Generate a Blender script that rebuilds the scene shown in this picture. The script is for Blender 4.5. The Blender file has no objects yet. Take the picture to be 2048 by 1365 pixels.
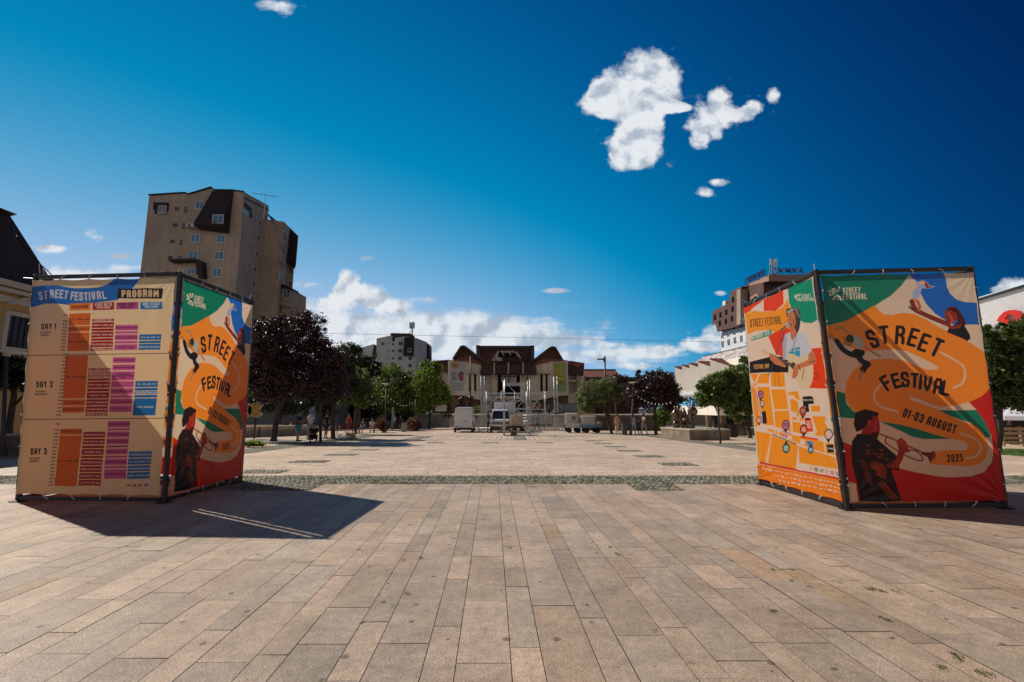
import bpy, bmesh, math, random
import numpy as np
from mathutils import Vector, Matrix
random.seed(7); NR = np.random.RandomState(11)
SC = bpy.context.scene; COL = SC.collection
R = math.radians
# ---------------------------------------------------------------- camera
FPX, HOR, CH = 910.0, 817.0, 1.6
TH = math.atan((HOR-682.5)/FPX)
cd = bpy.data.cameras.new("camera"); cam = bpy.data.objects.new("camera", cd); COL.objects.link(cam)
cd.sensor_width = 36; cd.lens = 36*FPX/2048; cd.clip_end = 6000; cd.clip_start = .05
cam.location = (0, 0, CH); cam.rotation_euler = (math.pi/2+TH, 0, 0); SC.camera = cam
SC.render.resolution_x, SC.render.resolution_y = 1024, 682
SC.view_settings.view_transform = 'Standard'; SC.view_settings.look = 'None'
SC.view_settings.exposure = 0.25; SC.view_settings.gamma = 1
SC.cycles.max_bounces = 6; SC.cycles.transparent_max_bounces = 6
# ---------------------------------------------------------------- sun
SUN_DIR = Vector((-math.sin(R(60.5))*math.cos(R(43)), math.cos(R(60.5))*math.cos(R(43)), math.sin(R(43))))
sl = bpy.data.lights.new("sun", 'SUN'); so = bpy.data.objects.new("sun", sl); COL.objects.link(so)
sl.energy = 4.2; sl.angle = R(.5); sl.color = (1, .9, .77)
so.rotation_euler = SUN_DIR.to_track_quat('Z', 'Y').to_euler(); so.location = (-30, 20, 40)
# ---------------------------------------------------------------- helpers: photo pixel -> point in the place
def ray(x, y):
    v = (x-1024, FPX, 682.5-y); c, s = math.cos(TH), math.sin(TH)
    return (v[0], v[1]*c-v[2]*s, v[1]*s+v[2]*c)
def at(x, y, Y):
    r = ray(x, y); t = Y/r[1]; return Vector((r[0]*t, Y, CH+r[2]*t))
SL, Y0, YE = .0209, 11.2, 70.0
def zg(Y): return -SL*(min(max(Y, Y0), YE)-Y0)
def gnd(x, y):
    Y = 3.0
    r = ray(x, y)
    while Y < 400:
        if CH+r[2]*Y/r[1] <= zg(Y): break
        Y += .05
    return Vector((r[0]*Y/r[1], Y, zg(Y)))
# ---------------------------------------------------------------- world
def build_world():
    w = bpy.data.worlds.new("World"); SC.world = w; w.use_nodes = True
    nt = w.node_tree; N = nt.nodes; L = nt.links; N.clear()
    def nd(t, **k):
        n = N.new(t)
        for a, b in k.items(): setattr(n, a, b)
        return n
    def mth(op, a, b=None, c=None, clamp=False):
        n = nd('ShaderNodeMath', operation=op, use_clamp=clamp)
        for i, q in enumerate((a, b, c)):
            if q is None: continue
            if isinstance(q, (int, float)): n.inputs[i].default_value = q
            else: L.new(q, n.inputs[i])
        return n.outputs[0]
    out = nd('ShaderNodeOutputWorld'); bg = nd('ShaderNodeBackground')
    L.new(bg.outputs[0], out.inputs[0])
    tc = nd('ShaderNodeTexCoord')
    nrm = nd('ShaderNodeVectorMath', operation='NORMALIZE'); L.new(tc.outputs['Generated'], nrm.inputs[0]); D = nrm.outputs[0]
    sky = nd('ShaderNodeTexSky', sky_type='NISHITA'); sky.sun_disc = False
    sky.sun_elevation = R(43); sky.sun_rotation = R(-60.5)
    sky.air_density = 1.0; sky.dust_density = .3; sky.ozone_density = 2.0
    hs = nd('ShaderNodeHueSaturation'); hs.inputs['Saturation'].default_value = 1.0
    L.new(sky.outputs[0], hs.inputs['Color'])
    # polarised sky: bright to the left near the horizon, navy away from it
    bd = Vector(ray(300, 840)).normalized()
    dp = nd('ShaderNodeVectorMath', operation='DOT_PRODUCT'); L.new(D, dp.inputs[0]); dp.inputs[1].default_value = bd
    spz = nd('ShaderNodeSeparateXYZ'); L.new(D, spz.inputs[0]); zc = mth('MAXIMUM', spz.outputs[2], 0.0)
    d1 = mth('MAXIMUM', dp.outputs['Value'], -.25); d2 = mth('MULTIPLY', d1, d1)
    def expo(c0, c1, c2, c3): return mth('EXPONENT', mth('ADD', mth('ADD', mth('MULTIPLY', d1, c1), c0), mth('ADD', mth('MULTIPLY', d2, c2), mth('MULTIPLY', zc, c3))))
    gg = expo(-2.627, 4.544, -2.040, -2.24); bb = expo(-1.488, 2.965, -1.416, -1.348); rr = mth('MULTIPLY', mth('POWER', mth('MAXIMUM', mth('SUBTRACT', gg, .24), 0.0), 1.6), 2.5)
    ramp = nd('ShaderNodeCombineColor'); L.new(rr, ramp.inputs[0]); L.new(gg, ramp.inputs[1]); L.new(bb, ramp.inputs[2])
    # blend the physical sky with the polarised tint
    m0 = nd('ShaderNodeMix', data_type='RGBA', blend_type='MULTIPLY'); m0.inputs[0].default_value = 1
    m0.inputs[7].default_value = (.0003, .0006, .0008, 1); L.new(hs.outputs[0], m0.inputs[6])
    m1 = nd('ShaderNodeMix', data_type='RGBA', blend_type='ADD'); m1.inputs[0].default_value = 1
    L.new(ramp.outputs[0], m1.inputs[6]); L.new(m0.outputs[2], m1.inputs[7])
    # ground-side of the dome
    sp = nd('ShaderNodeSeparateXYZ'); L.new(D, sp.inputs[0])
    yy = mth('MAXIMUM', sp.outputs[1], .02)
    u = mth('DIVIDE', sp.outputs[0], yy); v = mth('DIVIDE', sp.outputs[2], yy)
    cb = nd('ShaderNodeCombineXYZ'); L.new(u, cb.inputs[0]); L.new(v, cb.inputs[1]); UV = cb.outputs[0]
    # horizon brightening
    hz = mth('MULTIPLY', mth('POWER', mth('SUBTRACT', 1.0, mth('ABSOLUTE', sp.outputs[2]), clamp=True), 12.0), .03)
    m2 = nd('ShaderNodeMix', data_type='RGBA', blend_type='ADD'); L.new(hz, m2.inputs[0]); L.new(m1.outputs[2], m2.inputs[6])
    m2.inputs[7].default_value = (.10, .85, 1.0, 1)
    # unseen bright bank added low behind the camera to brighten the facing facades
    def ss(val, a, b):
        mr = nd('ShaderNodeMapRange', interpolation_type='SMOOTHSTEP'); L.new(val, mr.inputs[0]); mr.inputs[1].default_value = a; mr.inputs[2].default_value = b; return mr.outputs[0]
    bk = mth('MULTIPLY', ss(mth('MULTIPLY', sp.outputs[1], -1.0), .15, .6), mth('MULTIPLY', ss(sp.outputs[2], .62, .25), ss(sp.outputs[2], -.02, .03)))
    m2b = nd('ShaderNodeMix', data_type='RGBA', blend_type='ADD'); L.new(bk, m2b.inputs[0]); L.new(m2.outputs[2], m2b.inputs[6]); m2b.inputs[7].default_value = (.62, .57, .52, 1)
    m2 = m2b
    def noise(scale, detail, sx=1., sy=1., rough=.55, off=0):
        mp = nd('ShaderNodeMapping'); mp.inputs['Scale'].default_value = (sx, sy, 1); mp.inputs['Location'].default_value = (off, off*.7, off)
        L.new(UV, mp.inputs[0])
        n = nd('ShaderNodeTexNoise'); n.inputs['Scale'].default_value = scale; n.inputs['Detail'].default_value = detail
        n.inputs['Roughness'].default_value = rough; L.new(mp.outputs[0], n.inputs['Vector']); return n.outputs['Fac']
    def blobs(lst):
        acc = None
        for (x, y, rx, ry) in lst:
            r0 = ray(x, y); r1 = ray(x+rx, y); r2 = ray(x, y-ry)
            cu, cv = r0[0]/r0[1], r0[2]/r0[1]
            ru, rv = abs(r1[0]/r1[1]-cu), abs(r2[2]/r2[1]-cv)
            ma = nd('ShaderNodeVectorMath', operation='MULTIPLY_ADD'); L.new(UV, ma.inputs[0])
            ma.inputs[1].default_value = (1/ru, 1/rv, 0); ma.inputs[2].default_value = (-cu/ru, -cv/rv, 0)
            dd = nd('ShaderNodeVectorMath', operation='DOT_PRODUCT'); L.new(ma.outputs[0], dd.inputs[0]); L.new(ma.outputs[0], dd.inputs[1])
            q = mth('SUBTRACT', 1.0, dd.outputs['Value'], clamp=True)
            acc = q if acc is None else mth('ADD', acc, q)
        return acc
    CUM = [(1312,188,58,50),(1290,250,50,50),(1275,300,60,46),(1222,200,60,46),(1365,215,22,12),(1295,135,50,48),(1330,150,42,50),(1238,175,66,55),(1205,210,52,34),(1272,225,66,66),(1268,290,62,50),(1252,322,46,26),(1345,214,36,16),
           (1442,198,30,32),(1415,243,54,44),(1398,282,26,22),(1475,228,46,20),(1510,215,26,17),(1546,192,20,22),
           (1408,383,24,15),(1437,366,26,11),
           (698,556,26,28),(690,590,42,34),(735,590,50,30),(780,612,60,26),(650,612,70,26),
           (1410,690,60,22),(1440,660,40,28),(1330,703,46,16),(1225,690,40,10),(1275,733,34,14),(1490,650,60,20),
           (2030,572,40,22),(2000,582,26,12),(1440,587,16,7),(1110,582,34,7)]
    WSP = [(540,10,34,16),(572,20,26,22),(180,466,20,14),(198,478,18,12),(95,495,40,11),(245,510,50,10),(140,545,190,22),(60,560,200,24),(735,518,20,9),(740,665,230,50),(900,650,240,40),(1060,665,210,34),(660,630,120,40),(820,700,260,44),(100,500,60,12),(250,515,60,10),
           (1050,700,260,36),(1240,720,160,24),(620,690,160,60),(620,570,40,10),(840,600,60,12),(1300,700,120,18),(1160,610,50,8),(260,530,60,12)]
    nf = noise(17, 9, rough=.62); nf2 = noise(48, 3, rough=.5, off=3); nw = noise(9, 9, .42, 2.7, .62, off=5)
    dc = mth('ADD', mth('ADD', mth('MULTIPLY', blobs(CUM), 1.7), mth('MULTIPLY', mth('SUBTRACT', nf, .5), 3.6)), mth('MULTIPLY', mth('SUBTRACT', nf2, .5), 1.3))
    dw = mth('ADD', mth('ADD', mth('MULTIPLY', blobs(WSP), 1.15), mth('MULTIPLY', mth('SUBTRACT', nw, .52), 3.6)), mth('MULTIPLY', mth('SUBTRACT', nf, .5), 2.6))
    gate_c = blobs([(x, y, rx*1.4+5, ry*1.4+5) for x, y, rx, ry in CUM])
    gate_w = blobs([(x, y, rx*1.35+8, ry*1.6+6) for x, y, rx, ry in WSP])
    def sstep(val, a, b):
        mr = nd('ShaderNodeMapRange', interpolation_type='SMOOTHSTEP'); L.new(val, mr.inputs[0])
        mr.inputs[1].default_value = a; mr.inputs[2].default_value = b; return mr.outputs[0]
    ac = mth('MULTIPLY', sstep(dc, .32, 1.55), sstep(gate_c, 0.0, .6))
    aw = mth('MULTIPLY', mth('MULTIPLY', sstep(dw, .30, 1.7), sstep(gate_w, 0.0, .8)), .92)
    alpha = mth('MAXIMUM', ac, aw)
    fr = sstep(sp.outputs[1], .03, .15)
    alpha = mth('MULTIPLY', alpha, fr)
    def noise_at(scale, detail, dx, dy):
        va = nd('ShaderNodeVectorMath', operation='ADD'); L.new(UV, va.inputs[0]); va.inputs[1].default_value = (dx, dy, 0)
        n = nd('ShaderNodeTexNoise'); n.inputs['Scale'].default_value = scale; n.inputs['Detail'].default_value = detail; n.inputs['Roughness'].default_value = .55; L.new(va.outputs[0], n.inputs['Vector']); return n.outputs['Fac']
    rel = mth('SUBTRACT', noise_at(13, 6, 3.1, 0), noise_at(13, 6, 3.1-.016, .022))
    shade = sstep(mth('ADD', rel, mth('MULTIPLY', mth('SUBTRACT', noise_at(5, 3, 1, 7), .5), .25)), -.14, .08)
    cc = nd('ShaderNodeMix', data_type='RGBA'); L.new(shade, cc.inputs[0])
    cc.inputs[6].default_value = (.42, .50, .60, 1); cc.inputs[7].default_value = (.80, .84, .88, 1)
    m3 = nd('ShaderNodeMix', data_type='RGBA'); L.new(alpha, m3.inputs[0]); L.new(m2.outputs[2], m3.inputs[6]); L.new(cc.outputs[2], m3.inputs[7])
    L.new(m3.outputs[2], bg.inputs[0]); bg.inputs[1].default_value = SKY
SKY = .82
build_world()
# ---------------------------------------------------------------- materials
MATS = {}
def mat(name, col, rough=.7, metal=0., var=0., vs=3., bump=0., bs=20., attr=False, spec=.4, trans=0., stain=0., coat=0., emit=0., alpha=None):
    if name in MATS: return MATS[name]
    m = bpy.data.materials.new(name); m.use_nodes = True; nt = m.node_tree; L = nt.links
    b = nt.nodes['Principled BSDF']; b.inputs['Roughness'].default_value = rough; b.inputs['Metallic'].default_value = metal
    b.inputs['Specular IOR Level'].default_value = spec
    if coat: b.inputs['Coat Weight'].default_value = coat; b.inputs['Coat Roughness'].default_value = .08
    tc = nt.nodes.new('ShaderNodeTexCoord')
    src = None
    if attr:
        a = nt.nodes.new('ShaderNodeAttribute'); a.attribute_name = 'Col'; src = a.outputs['Color']
    def mixmul(src, fac_sock, c0, c1):
        mr = nt.nodes.new('ShaderNodeMapRange'); L.new(fac_sock, mr.inputs[0]); mr.inputs[1].default_value = .3; mr.inputs[2].default_value = .7
        mr.inputs[3].default_value = c0; mr.inputs[4].default_value = c1
        mx = nt.nodes.new('ShaderNodeMix'); mx.data_type = 'RGBA'; mx.blend_type = 'MULTIPLY'; mx.inputs[0].default_value = 1
        if src is None: mx.inputs[6].default_value = (*col, 1)
        else: L.new(src, mx.inputs[6])
        L.new(mr.outputs[0], mx.inputs[7]); return mx.outputs[2]
    if var or not attr:
        n = nt.nodes.new('ShaderNodeTexNoise'); n.inputs['Scale'].default_value = vs; n.inputs['Detail'].default_value = 5
        L.new(tc.outputs['Object'], n.inputs['Vector']); v = max(var, .04)
        src = mixmul(src, n.outputs['Fac'], 1-v, 1+v)
    if stain:
        mp = nt.nodes.new('ShaderNodeMapping'); mp.inputs['Scale'].default_value = (1.2, 1.2, .12); L.new(tc.outputs['Object'], mp.inputs[0])
        n = nt.nodes.new('ShaderNodeTexNoise'); n.inputs['Scale'].default_value = 1.3; n.inputs['Detail'].default_value = 4
        L.new(mp.outputs[0], n.inputs['Vector']); src = mixmul(src, n.outputs['Fac'], 1-stain, 1.05)
    if src: L.new(src, b.inputs['Base Color'])
    else: b.inputs['Base Color'].default_value = (*col, 1)
    if bump:
        n = nt.nodes.new('ShaderNodeTexNoise'); n.inputs['Scale'].default_value = bs; n.inputs['Detail'].default_value = 4
        L.new(tc.outputs['Object'], n.inputs['Vector']); bp = nt.nodes.new('ShaderNodeBump'); bp.inputs['Strength'].default_value = bump
        bp.inputs['Distance'].default_value = .02; L.new(n.outputs['Fac'], bp.inputs['Height']); L.new(bp.outputs[0], b.inputs['Normal'])
    if trans:
        t = nt.nodes.new('ShaderNodeBsdfTranslucent'); mx = nt.nodes.new('ShaderNodeMixShader'); mx.inputs[0].default_value = trans
        if src: L.new(src, t.inputs[0])
        else: t.inputs[0].default_value = (*col, 1)
        L.new(b.outputs[0], mx.inputs[1]); L.new(t.outputs[0], mx.inputs[2]); L.new(mx.outputs[0], nt.nodes['Material Output'].inputs[0])
    if emit: b.inputs['Emission Color'].default_value = (*col, 1); b.inputs['Emission Strength'].default_value = emit
    MATS[name] = m; return m
def tiles(name, c1, c2, scale=1., gap=(.02, .01, .01), rough=.7, w=.5, h=.28, metal=0.):
    """roof shingles / stone courses, laid with Brick Texture on (x+y, z)"""
    if name in MATS: return MATS[name]
    m = bpy.data.materials.new(name); m.use_nodes = True; nt = m.node_tree; L = nt.links; b = nt.nodes['Principled BSDF']
    b.inputs['Roughness'].default_value = rough; b.inputs['Metallic'].default_value = metal
    tc = nt.nodes.new('ShaderNodeTexCoord'); s = nt.nodes.new('ShaderNodeSeparateXYZ'); L.new(tc.outputs['Object'], s.inputs[0])
    ad = nt.nodes.new('ShaderNodeMath'); L.new(s.outputs[0], ad.inputs[0]); L.new(s.outputs[1], ad.inputs[1])
    cb = nt.nodes.new('ShaderNodeCombineXYZ'); L.new(ad.outputs[0], cb.inputs[0]); L.new(s.outputs[2], cb.inputs[1])
    br = nt.nodes.new('ShaderNodeTexBrick'); L.new(cb.outputs[0], br.inputs['Vector'])
    br.inputs['Color1'].default_value = (*c1, 1); br.inputs['Color2'].default_value = (*c2, 1); br.inputs['Mortar'].default_value = (*gap, 1)
    br.inputs['Scale'].default_value = scale; br.inputs['Brick Width'].default_value = w; br.inputs['Row Height'].default_value = h; br.inputs['Mortar Size'].default_value = .02
    n = nt.nodes.new('ShaderNodeTexNoise'); n.inputs['Scale'].default_value = 1.5; n.inputs['Detail'].default_value = 6; L.new(tc.outputs['Object'], n.inputs['Vector'])
    mr = nt.nodes.new('ShaderNodeMapRange'); L.new(n.outputs['Fac'], mr.inputs[0]); mr.inputs[1].default_value = .3; mr.inputs[2].default_value = .7; mr.inputs[3].default_value = .7; mr.inputs[4].default_value = 1.3
    mx = nt.nodes.new('ShaderNodeMix'); mx.data_type = 'RGBA'; mx.blend_type = 'MULTIPLY'; mx.inputs[0].default_value = 1
    L.new(br.outputs[0], mx.inputs[6]); L.new(mr.outputs[0], mx.inputs[7]); L.new(mx.outputs[2], b.inputs['Base Color'])
    bp = nt.nodes.new('ShaderNodeBump'); bp.inputs['Strength'].default_value = .5; bp.inputs['Distance'].default_value = .03; L.new(br.outputs['Fac'], bp.inputs['Height']); bp.invert = True
    L.new(bp.outputs[0], b.inputs['Normal'])
    MATS[name] = m; return m
# ---------------------------------------------------------------- objects
def tag(o, label=None, cat=None, group=None, kind=None):
    if label: o['label'] = label
    if cat: o['category'] = cat
    if group: o['group'] = group
    if kind: o['kind'] = kind
    return o
def link(name, me, parent=None, world=True):
    o = bpy.data.objects.new(name, me); COL.objects.link(o)
    if parent is not None:
        o.parent = parent
        if world: o.matrix_parent_inverse = base_inv(parent)
    return o
def base_inv(p):
    m = Matrix.Identity(4)
    q = p
    chain = []
    while q is not None:
        chain.append(q); q = q.parent
    M = Matrix.Identity(4)
    for q in reversed(chain): M = M @ (q.matrix_parent_inverse if q.parent else Matrix.Identity(4)) @ q.matrix_basis
    return M.inverted()
def thing(name, label, cat, loc=(0, 0, 0), group=None, kind=None, rz=0.):
    o = bpy.data.objects.new(name, None); COL.objects.link(o); o.location = loc; o.rotation_euler = (0, 0, rz); o.empty_display_size = .2
    return tag(o, label, cat, group, kind)
def copy_tree(o, parent=None):
    c = o.copy(); COL.objects.link(c)
    if parent is not None: c.parent = parent
    for ch in list(o.children): copy_tree(ch, c)
    return c
class MB:
    """collects shapes; build() links them as ONE mesh object. Coordinates are those of the world, or of the parent when local=True"""
    def __init__(s): s.v = []; s.f = []; s.m = []; s.c = None; s.sm = []
    def add(s, vs, fs, mi=0, smooth=False):
        o = len(s.v); s.v += [tuple(v) for v in vs]; s.f += [[i+o for i in f] for f in fs]; s.m += [mi]*len(fs); s.sm += [smooth]*len(fs); return s
    def box(s, x0, x1, y0, y1, z0, z1, mi=0, M=None):
        vs = [Vector((x, y, z)) for z in (z0, z1) for y in (y0, y1) for x in (x0, x1)]
        if M is not None: vs = [M @ v for v in vs]
        return s.add(vs, [[0,2,3,1],[4,5,7,6],[0,1,5,4],[2,6,7,3],[0,4,6,2],[1,3,7,5]], mi)
    def quad(s, a, b, c, d, mi=0): return s.add([a, b, c, d], [[0,1,2,3]], mi)
    def prism(s, pts, off, mi=0, mi2=None):
        """polygon (world points) extruded by vector off"""
        n = len(pts); off = Vector(off); p2 = [Vector(p)+off for p in pts]
        s.add(list(pts)+p2, [list(range(n)), list(range(2*n-1, n-1, -1))], mi)
        s.add(list(pts)+p2, [[i, i+n, (i+1) % n+n, (i+1) % n] for i in range(n)], mi if mi2 is None else mi2); return s
    def tube(s, pts, r, n=8, mi=0, cap=True):
        pts = [Vector(p) for p in pts]; k = len(pts); rs = r if isinstance(r, (list, tuple)) else [r]*k; vs = []; fs = []
        ref = None
        for i, p in enumerate(pts):
            t = (pts[min(i+1, k-1)]-pts[max(i-1, 0)]).normalized()
            if ref is None: ref = t.orthogonal().normalized()
            ref = (ref-t*ref.dot(t)).normalized(); b = t.cross(ref)
            for j in range(n):
                a = 2*math.pi*j/n; vs.append(p+(ref*math.cos(a)+b*math.sin(a))*rs[i])
        for i in range(k-1):
            for j in range(n): fs.append([i*n+j, i*n+(j+1) % n, (i+1)*n+(j+1) % n, (i+1)*n+j])
        if cap: fs += [list(range(n-1, -1, -1)), list(range((k-1)*n, k*n))]
        return s.add(vs, fs, mi, n > 5)
    def bar(s, a, b, w, h=None, mi=0, up=(0, 0, 1)):
        a, b = Vector(a), Vector(b); h = h or w; t = (b-a).normalized(); u = Vector(up)
        if abs(t.dot(u)) > .95: u = Vector((0, 1, 0))
        sx = t.cross(u).normalized(); sz = sx.cross(t).normalized(); vs = []
        for p in (a, b):
            for x, z in ((-1,-1),(1,-1),(1,1),(-1,1)): vs.append(p+sx*x*w/2+sz*z*h/2)
        return s.add(vs, [[3,2,1,0],[4,5,6,7],[0,1,5,4],[1,2,6,5],[2,3,7,6],[3,0,4,7]], mi)
    def lathe(s, prof, c=(0, 0, 0), n=16, mi=0, M=None, sx=1., sy=1.):
        vs = []; fs = []; c = Vector(c)
        for r, z in prof:
            for j in range(n):
                a = 2*math.pi*j/n; p = Vector((math.cos(a)*r*sx, math.sin(a)*r*sy, z))
                if M is not None: p = M @ p
                vs.append(p+c)
        for i in range(len(prof)-1):
            for j in range(n): fs.append([i*n+j, i*n+(j+1) % n, (i+1)*n+(j+1) % n, (i+1)*n+j])
        fs += [list(range(n-1, -1, -1)), list(range((len(prof)-1)*n, len(prof)*n))]
        return s.add(vs, fs, mi, True)
    def ball(s, c, rx, ry=None, rz=None, n=12, mi=0):
        ry = ry or rx; rz = rz or rx; k = n//2+1
        return s.lathe([(max(math.sin(math.pi*i/k), .02)*rx, -math.cos(math.pi*i/k)*rz) for i in range(k+1)], c, n, mi, None, 1, ry/rx)
    def build(s, name, mats, parent=None, local=False, bevel=0., auto=False):
        me = bpy.data.meshes.new(name)
        if not isinstance(mats, (list, tuple)): mats = [mats]
        me.from_pydata(s.v, [], s.f)
        for m in mats: me.materials.append(m)
        me.polygons.foreach_set('material_index', s.m); me.polygons.foreach_set('use_smooth', s.sm)
        bm = bmesh.new(); bm.from_mesh(me); bmesh.ops.recalc_face_normals(bm, faces=bm.faces); bm.to_mesh(me); bm.free()
        o = link(name, me, parent, not local)
        if bevel:
            md = o.modifiers.new('bevel', 'BEVEL'); md.width = bevel; md.segments = 2; md.limit_method = 'ANGLE'; md.angle_limit = R(40)
        return o
def npmesh(name, V, F, mats, parent=None, col=None, smooth=False, mi=None, k=4):
    """fast quads from arrays; col = per-corner-or-vertex colours on points"""
    me = bpy.data.meshes.new(name); nv, nf = len(V), len(F)
    me.vertices.add(nv); me.vertices.foreach_set('co', np.asarray(V, np.float32).ravel())
    me.loops.add(nf*k); me.loops.foreach_set('vertex_index', np.asarray(F, np.int32).ravel())
    me.polygons.add(nf); me.polygons.foreach_set('loop_start', np.arange(0, nf*k, k, dtype=np.int32))
    me.polygons.foreach_set('loop_total', np.full(nf, k, np.int32))
    if smooth: me.polygons.foreach_set('use_smooth', np.ones(nf, bool))
    for m in (mats if isinstance(mats, (list, tuple)) else [mats]): me.materials.append(m)
    if mi is not None: me.polygons.foreach_set('material_index', np.asarray(mi, np.int32))
    me.update(calc_edges=True)
    if col is not None:
        a = me.color_attributes.new('Col', 'FLOAT_COLOR', 'POINT')
        c = np.ones((nv, 4), np.float32); c[:, :3] = col; a.data.foreach_set('color', c.ravel())
    return link(name, me, parent)
def gravel_noise(x, y):
    return (np.sin(x*1.7+y*2.3)+np.sin(x*3.1-y*1.9+1)+np.sin(x*.7+y*.5+2))/3
# ================================================================ THE GROUND
M_base = mat('joint_dirt', (.05, .042, .03), .95)
M_stone = mat('granite_paving', (.4, .34, .28), .62, attr=True, var=.16, vs=3.0, bump=.25, bs=60)
def stone_detail(m):
    """speckled grain and small dark gum spots that belong to the stone"""
    nt = m.node_tree; L = nt.links; b = nt.nodes['Principled BSDF']; src = b.inputs['Base Color'].links[0].from_socket
    tc = nt.nodes.new('ShaderNodeTexCoord')
    def mr(sock, a, c, d, e):
        n = nt.nodes.new('ShaderNodeMapRange'); L.new(sock, n.inputs[0])
        for i, q in enumerate((a, c, d, e)): n.inputs[i+1].default_value = q
        return n.outputs[0]
    def mul(s1, s2):
        mx = nt.nodes.new('ShaderNodeMix'); mx.data_type = 'RGBA'; mx.blend_type = 'MULTIPLY'; mx.inputs[0].default_value = 1
        L.new(s1, mx.inputs[6]); L.new(s2, mx.inputs[7]); return mx.outputs[2]
    n = nt.nodes.new('ShaderNodeTexNoise'); n.inputs['Scale'].default_value = 110; n.inputs['Detail'].default_value = 3; L.new(tc.outputs['Object'], n.inputs['Vector'])
    src = mul(src, mr(n.outputs['Fac'], .35, .65, .74, 1.22))
    n = nt.nodes.new('ShaderNodeTexNoise'); n.inputs['Scale'].default_value = 14; n.inputs['Detail'].default_value = 5; L.new(tc.outputs['Object'], n.inputs['Vector'])
    src = mul(src, mr(n.outputs['Fac'], .3, .7, .84, 1.12))
    n = nt.nodes.new('ShaderNodeTexNoise'); n.inputs['Scale'].default_value = .45; n.inputs['Detail'].default_value = 3; L.new(tc.outputs['Object'], n.inputs['Vector'])
    src = mul(src, mr(n.outputs['Fac'], .3, .7, .86, 1.1))
    v = nt.nodes.new('ShaderNodeTexVoronoi'); v.voronoi_dimensions = '2D'; v.inputs['Scale'].default_value = 2.9
    dn = nt.nodes.new('ShaderNodeTexNoise'); dn.inputs['Scale'].default_value = 9; L.new(tc.outputs['Object'], dn.inputs['Vector'])
    ad = nt.nodes.new('ShaderNodeMix'); ad.data_type = 'RGBA'; ad.blend_type = 'ADD'; ad.inputs[0].default_value = .05; L.new(tc.outputs['Object'], ad.inputs[6]); L.new(dn.outputs['Color'], ad.inputs[7])
    L.new(ad.outputs[2], v.inputs['Vector']); sc = nt.nodes.new('ShaderNodeSeparateColor'); L.new(v.outputs['Color'], sc.inputs[0])
    thr = mr(sc.outputs[0], .35, 1., -.02, .085)
    df = nt.nodes.new('ShaderNodeMath'); df.operation = 'SUBTRACT'; L.new(v.outputs['Distance'], df.inputs[0]); L.new(thr, df.inputs[1])
    src = mul(src, mr(df.outputs[0], -.012, .008, .42, 1.))
    L.new(src, b.inputs['Base Color'])
stone_detail(M_stone)
PAL = np.array([(.47,.385,.315),(.46,.375,.30),(.44,.375,.315),(.49,.39,.31),(.43,.36,.30),(.47,.37,.285),(.42,.365,.31),(.45,.385,.33),(.50,.405,.325),(.40,.30,.205),(.37,.32,.27),(.45,.33,.235)])*np.array([1.04, .975, .90])
BX = (-11.9, -10.35, 10.15, 11.5)
def cobbled(x, y):
    if 10.09 < y < 11.22: return True
    return False
def slabs(name, x0, x1, y0, y1, along, narrow, wide, lmin, lmax, shear=0., anchor=0., gap=.0055, z=0., flat=1., tone=1.):
    V = []; F = []; C = []; lo, hi = (x0, x1) if along == 'y' else (y0, y1); s0, s1 = (y0, y1) if along == 'y' else (x0, x1)
    p = anchor; k = 0
    while p > lo: p -= narrow+wide
    while p < hi:
        w = wide if k % 2 == 0 else narrow; k += 1
        s = s0-random.random()*lmax if along == 'x' else s0-random.random()*.3
        while s < s1:
            l = random.uniform(lmin, lmax)*(1 if w == wide else .85)
            a0, a1 = max(s, s0), min(s+l, s1); b0, b1 = max(p, lo), min(p+w, hi)
            if a1-a0 > .04 and b1-b0 > .03:
                g = gap/2; dz = random.gauss(0, .0009)
                if along == 'y': q = [(b0+g, a0+g), (b1-g, a0+g), (b1-g, a1-g), (b0+g, a1-g)]
                else: q = [(a0+g, b0+g), (a1-g, b0+g), (a1-g, b1-g), (a0+g, b1-g)]
                i = len(V)
                for X, Y in q: V.append((X+shear*(Y-10.09), Y, zg(Y)+z+dz+random.gauss(0, .0004)))
                F.append((i, i+1, i+2, i+3))
                ci = int(abs(random.gauss(0, 3.6))) if random.random() < .85 else random.randrange(12)
                c = PAL[min(ci, 11)]*random.uniform(.84, 1.1)
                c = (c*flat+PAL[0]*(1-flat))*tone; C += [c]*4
            s += l
        p += w
    o = npmesh(name, V, F, M_stone, col=np.array(C)); tag(o, kind='structure'); return o
g = MB()
for a, b in ((-80, Y0), (Y0, YE), (YE, 3000)):
    g.quad((-3000, a, zg(a)-.012), (3000, a, zg(a)-.012), (3000, b, zg(b)-.012), (-3000, b, zg(b)-.012))
tag(g.build('ground', M_base), kind='structure')
slabs('near_paving', -16, 16, 1.2, 10.09, 'y', .205, .35, .55, 1.25, -.042, -.647, z=-.003, tone=.80)  # tone puts the fall of light into the slab colour: near darker, far lighter
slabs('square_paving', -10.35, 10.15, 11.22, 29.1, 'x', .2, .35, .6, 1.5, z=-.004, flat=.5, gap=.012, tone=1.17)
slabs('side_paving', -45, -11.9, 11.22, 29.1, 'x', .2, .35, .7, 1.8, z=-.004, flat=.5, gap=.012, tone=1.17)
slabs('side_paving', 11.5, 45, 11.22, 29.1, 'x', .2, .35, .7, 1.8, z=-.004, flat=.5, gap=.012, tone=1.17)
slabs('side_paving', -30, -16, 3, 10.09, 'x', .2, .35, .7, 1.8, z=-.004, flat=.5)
slabs('side_paving', 16, 30, 3, 10.09, 'x', .2, .35, .7, 1.8, z=-.004, flat=.5)
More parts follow.
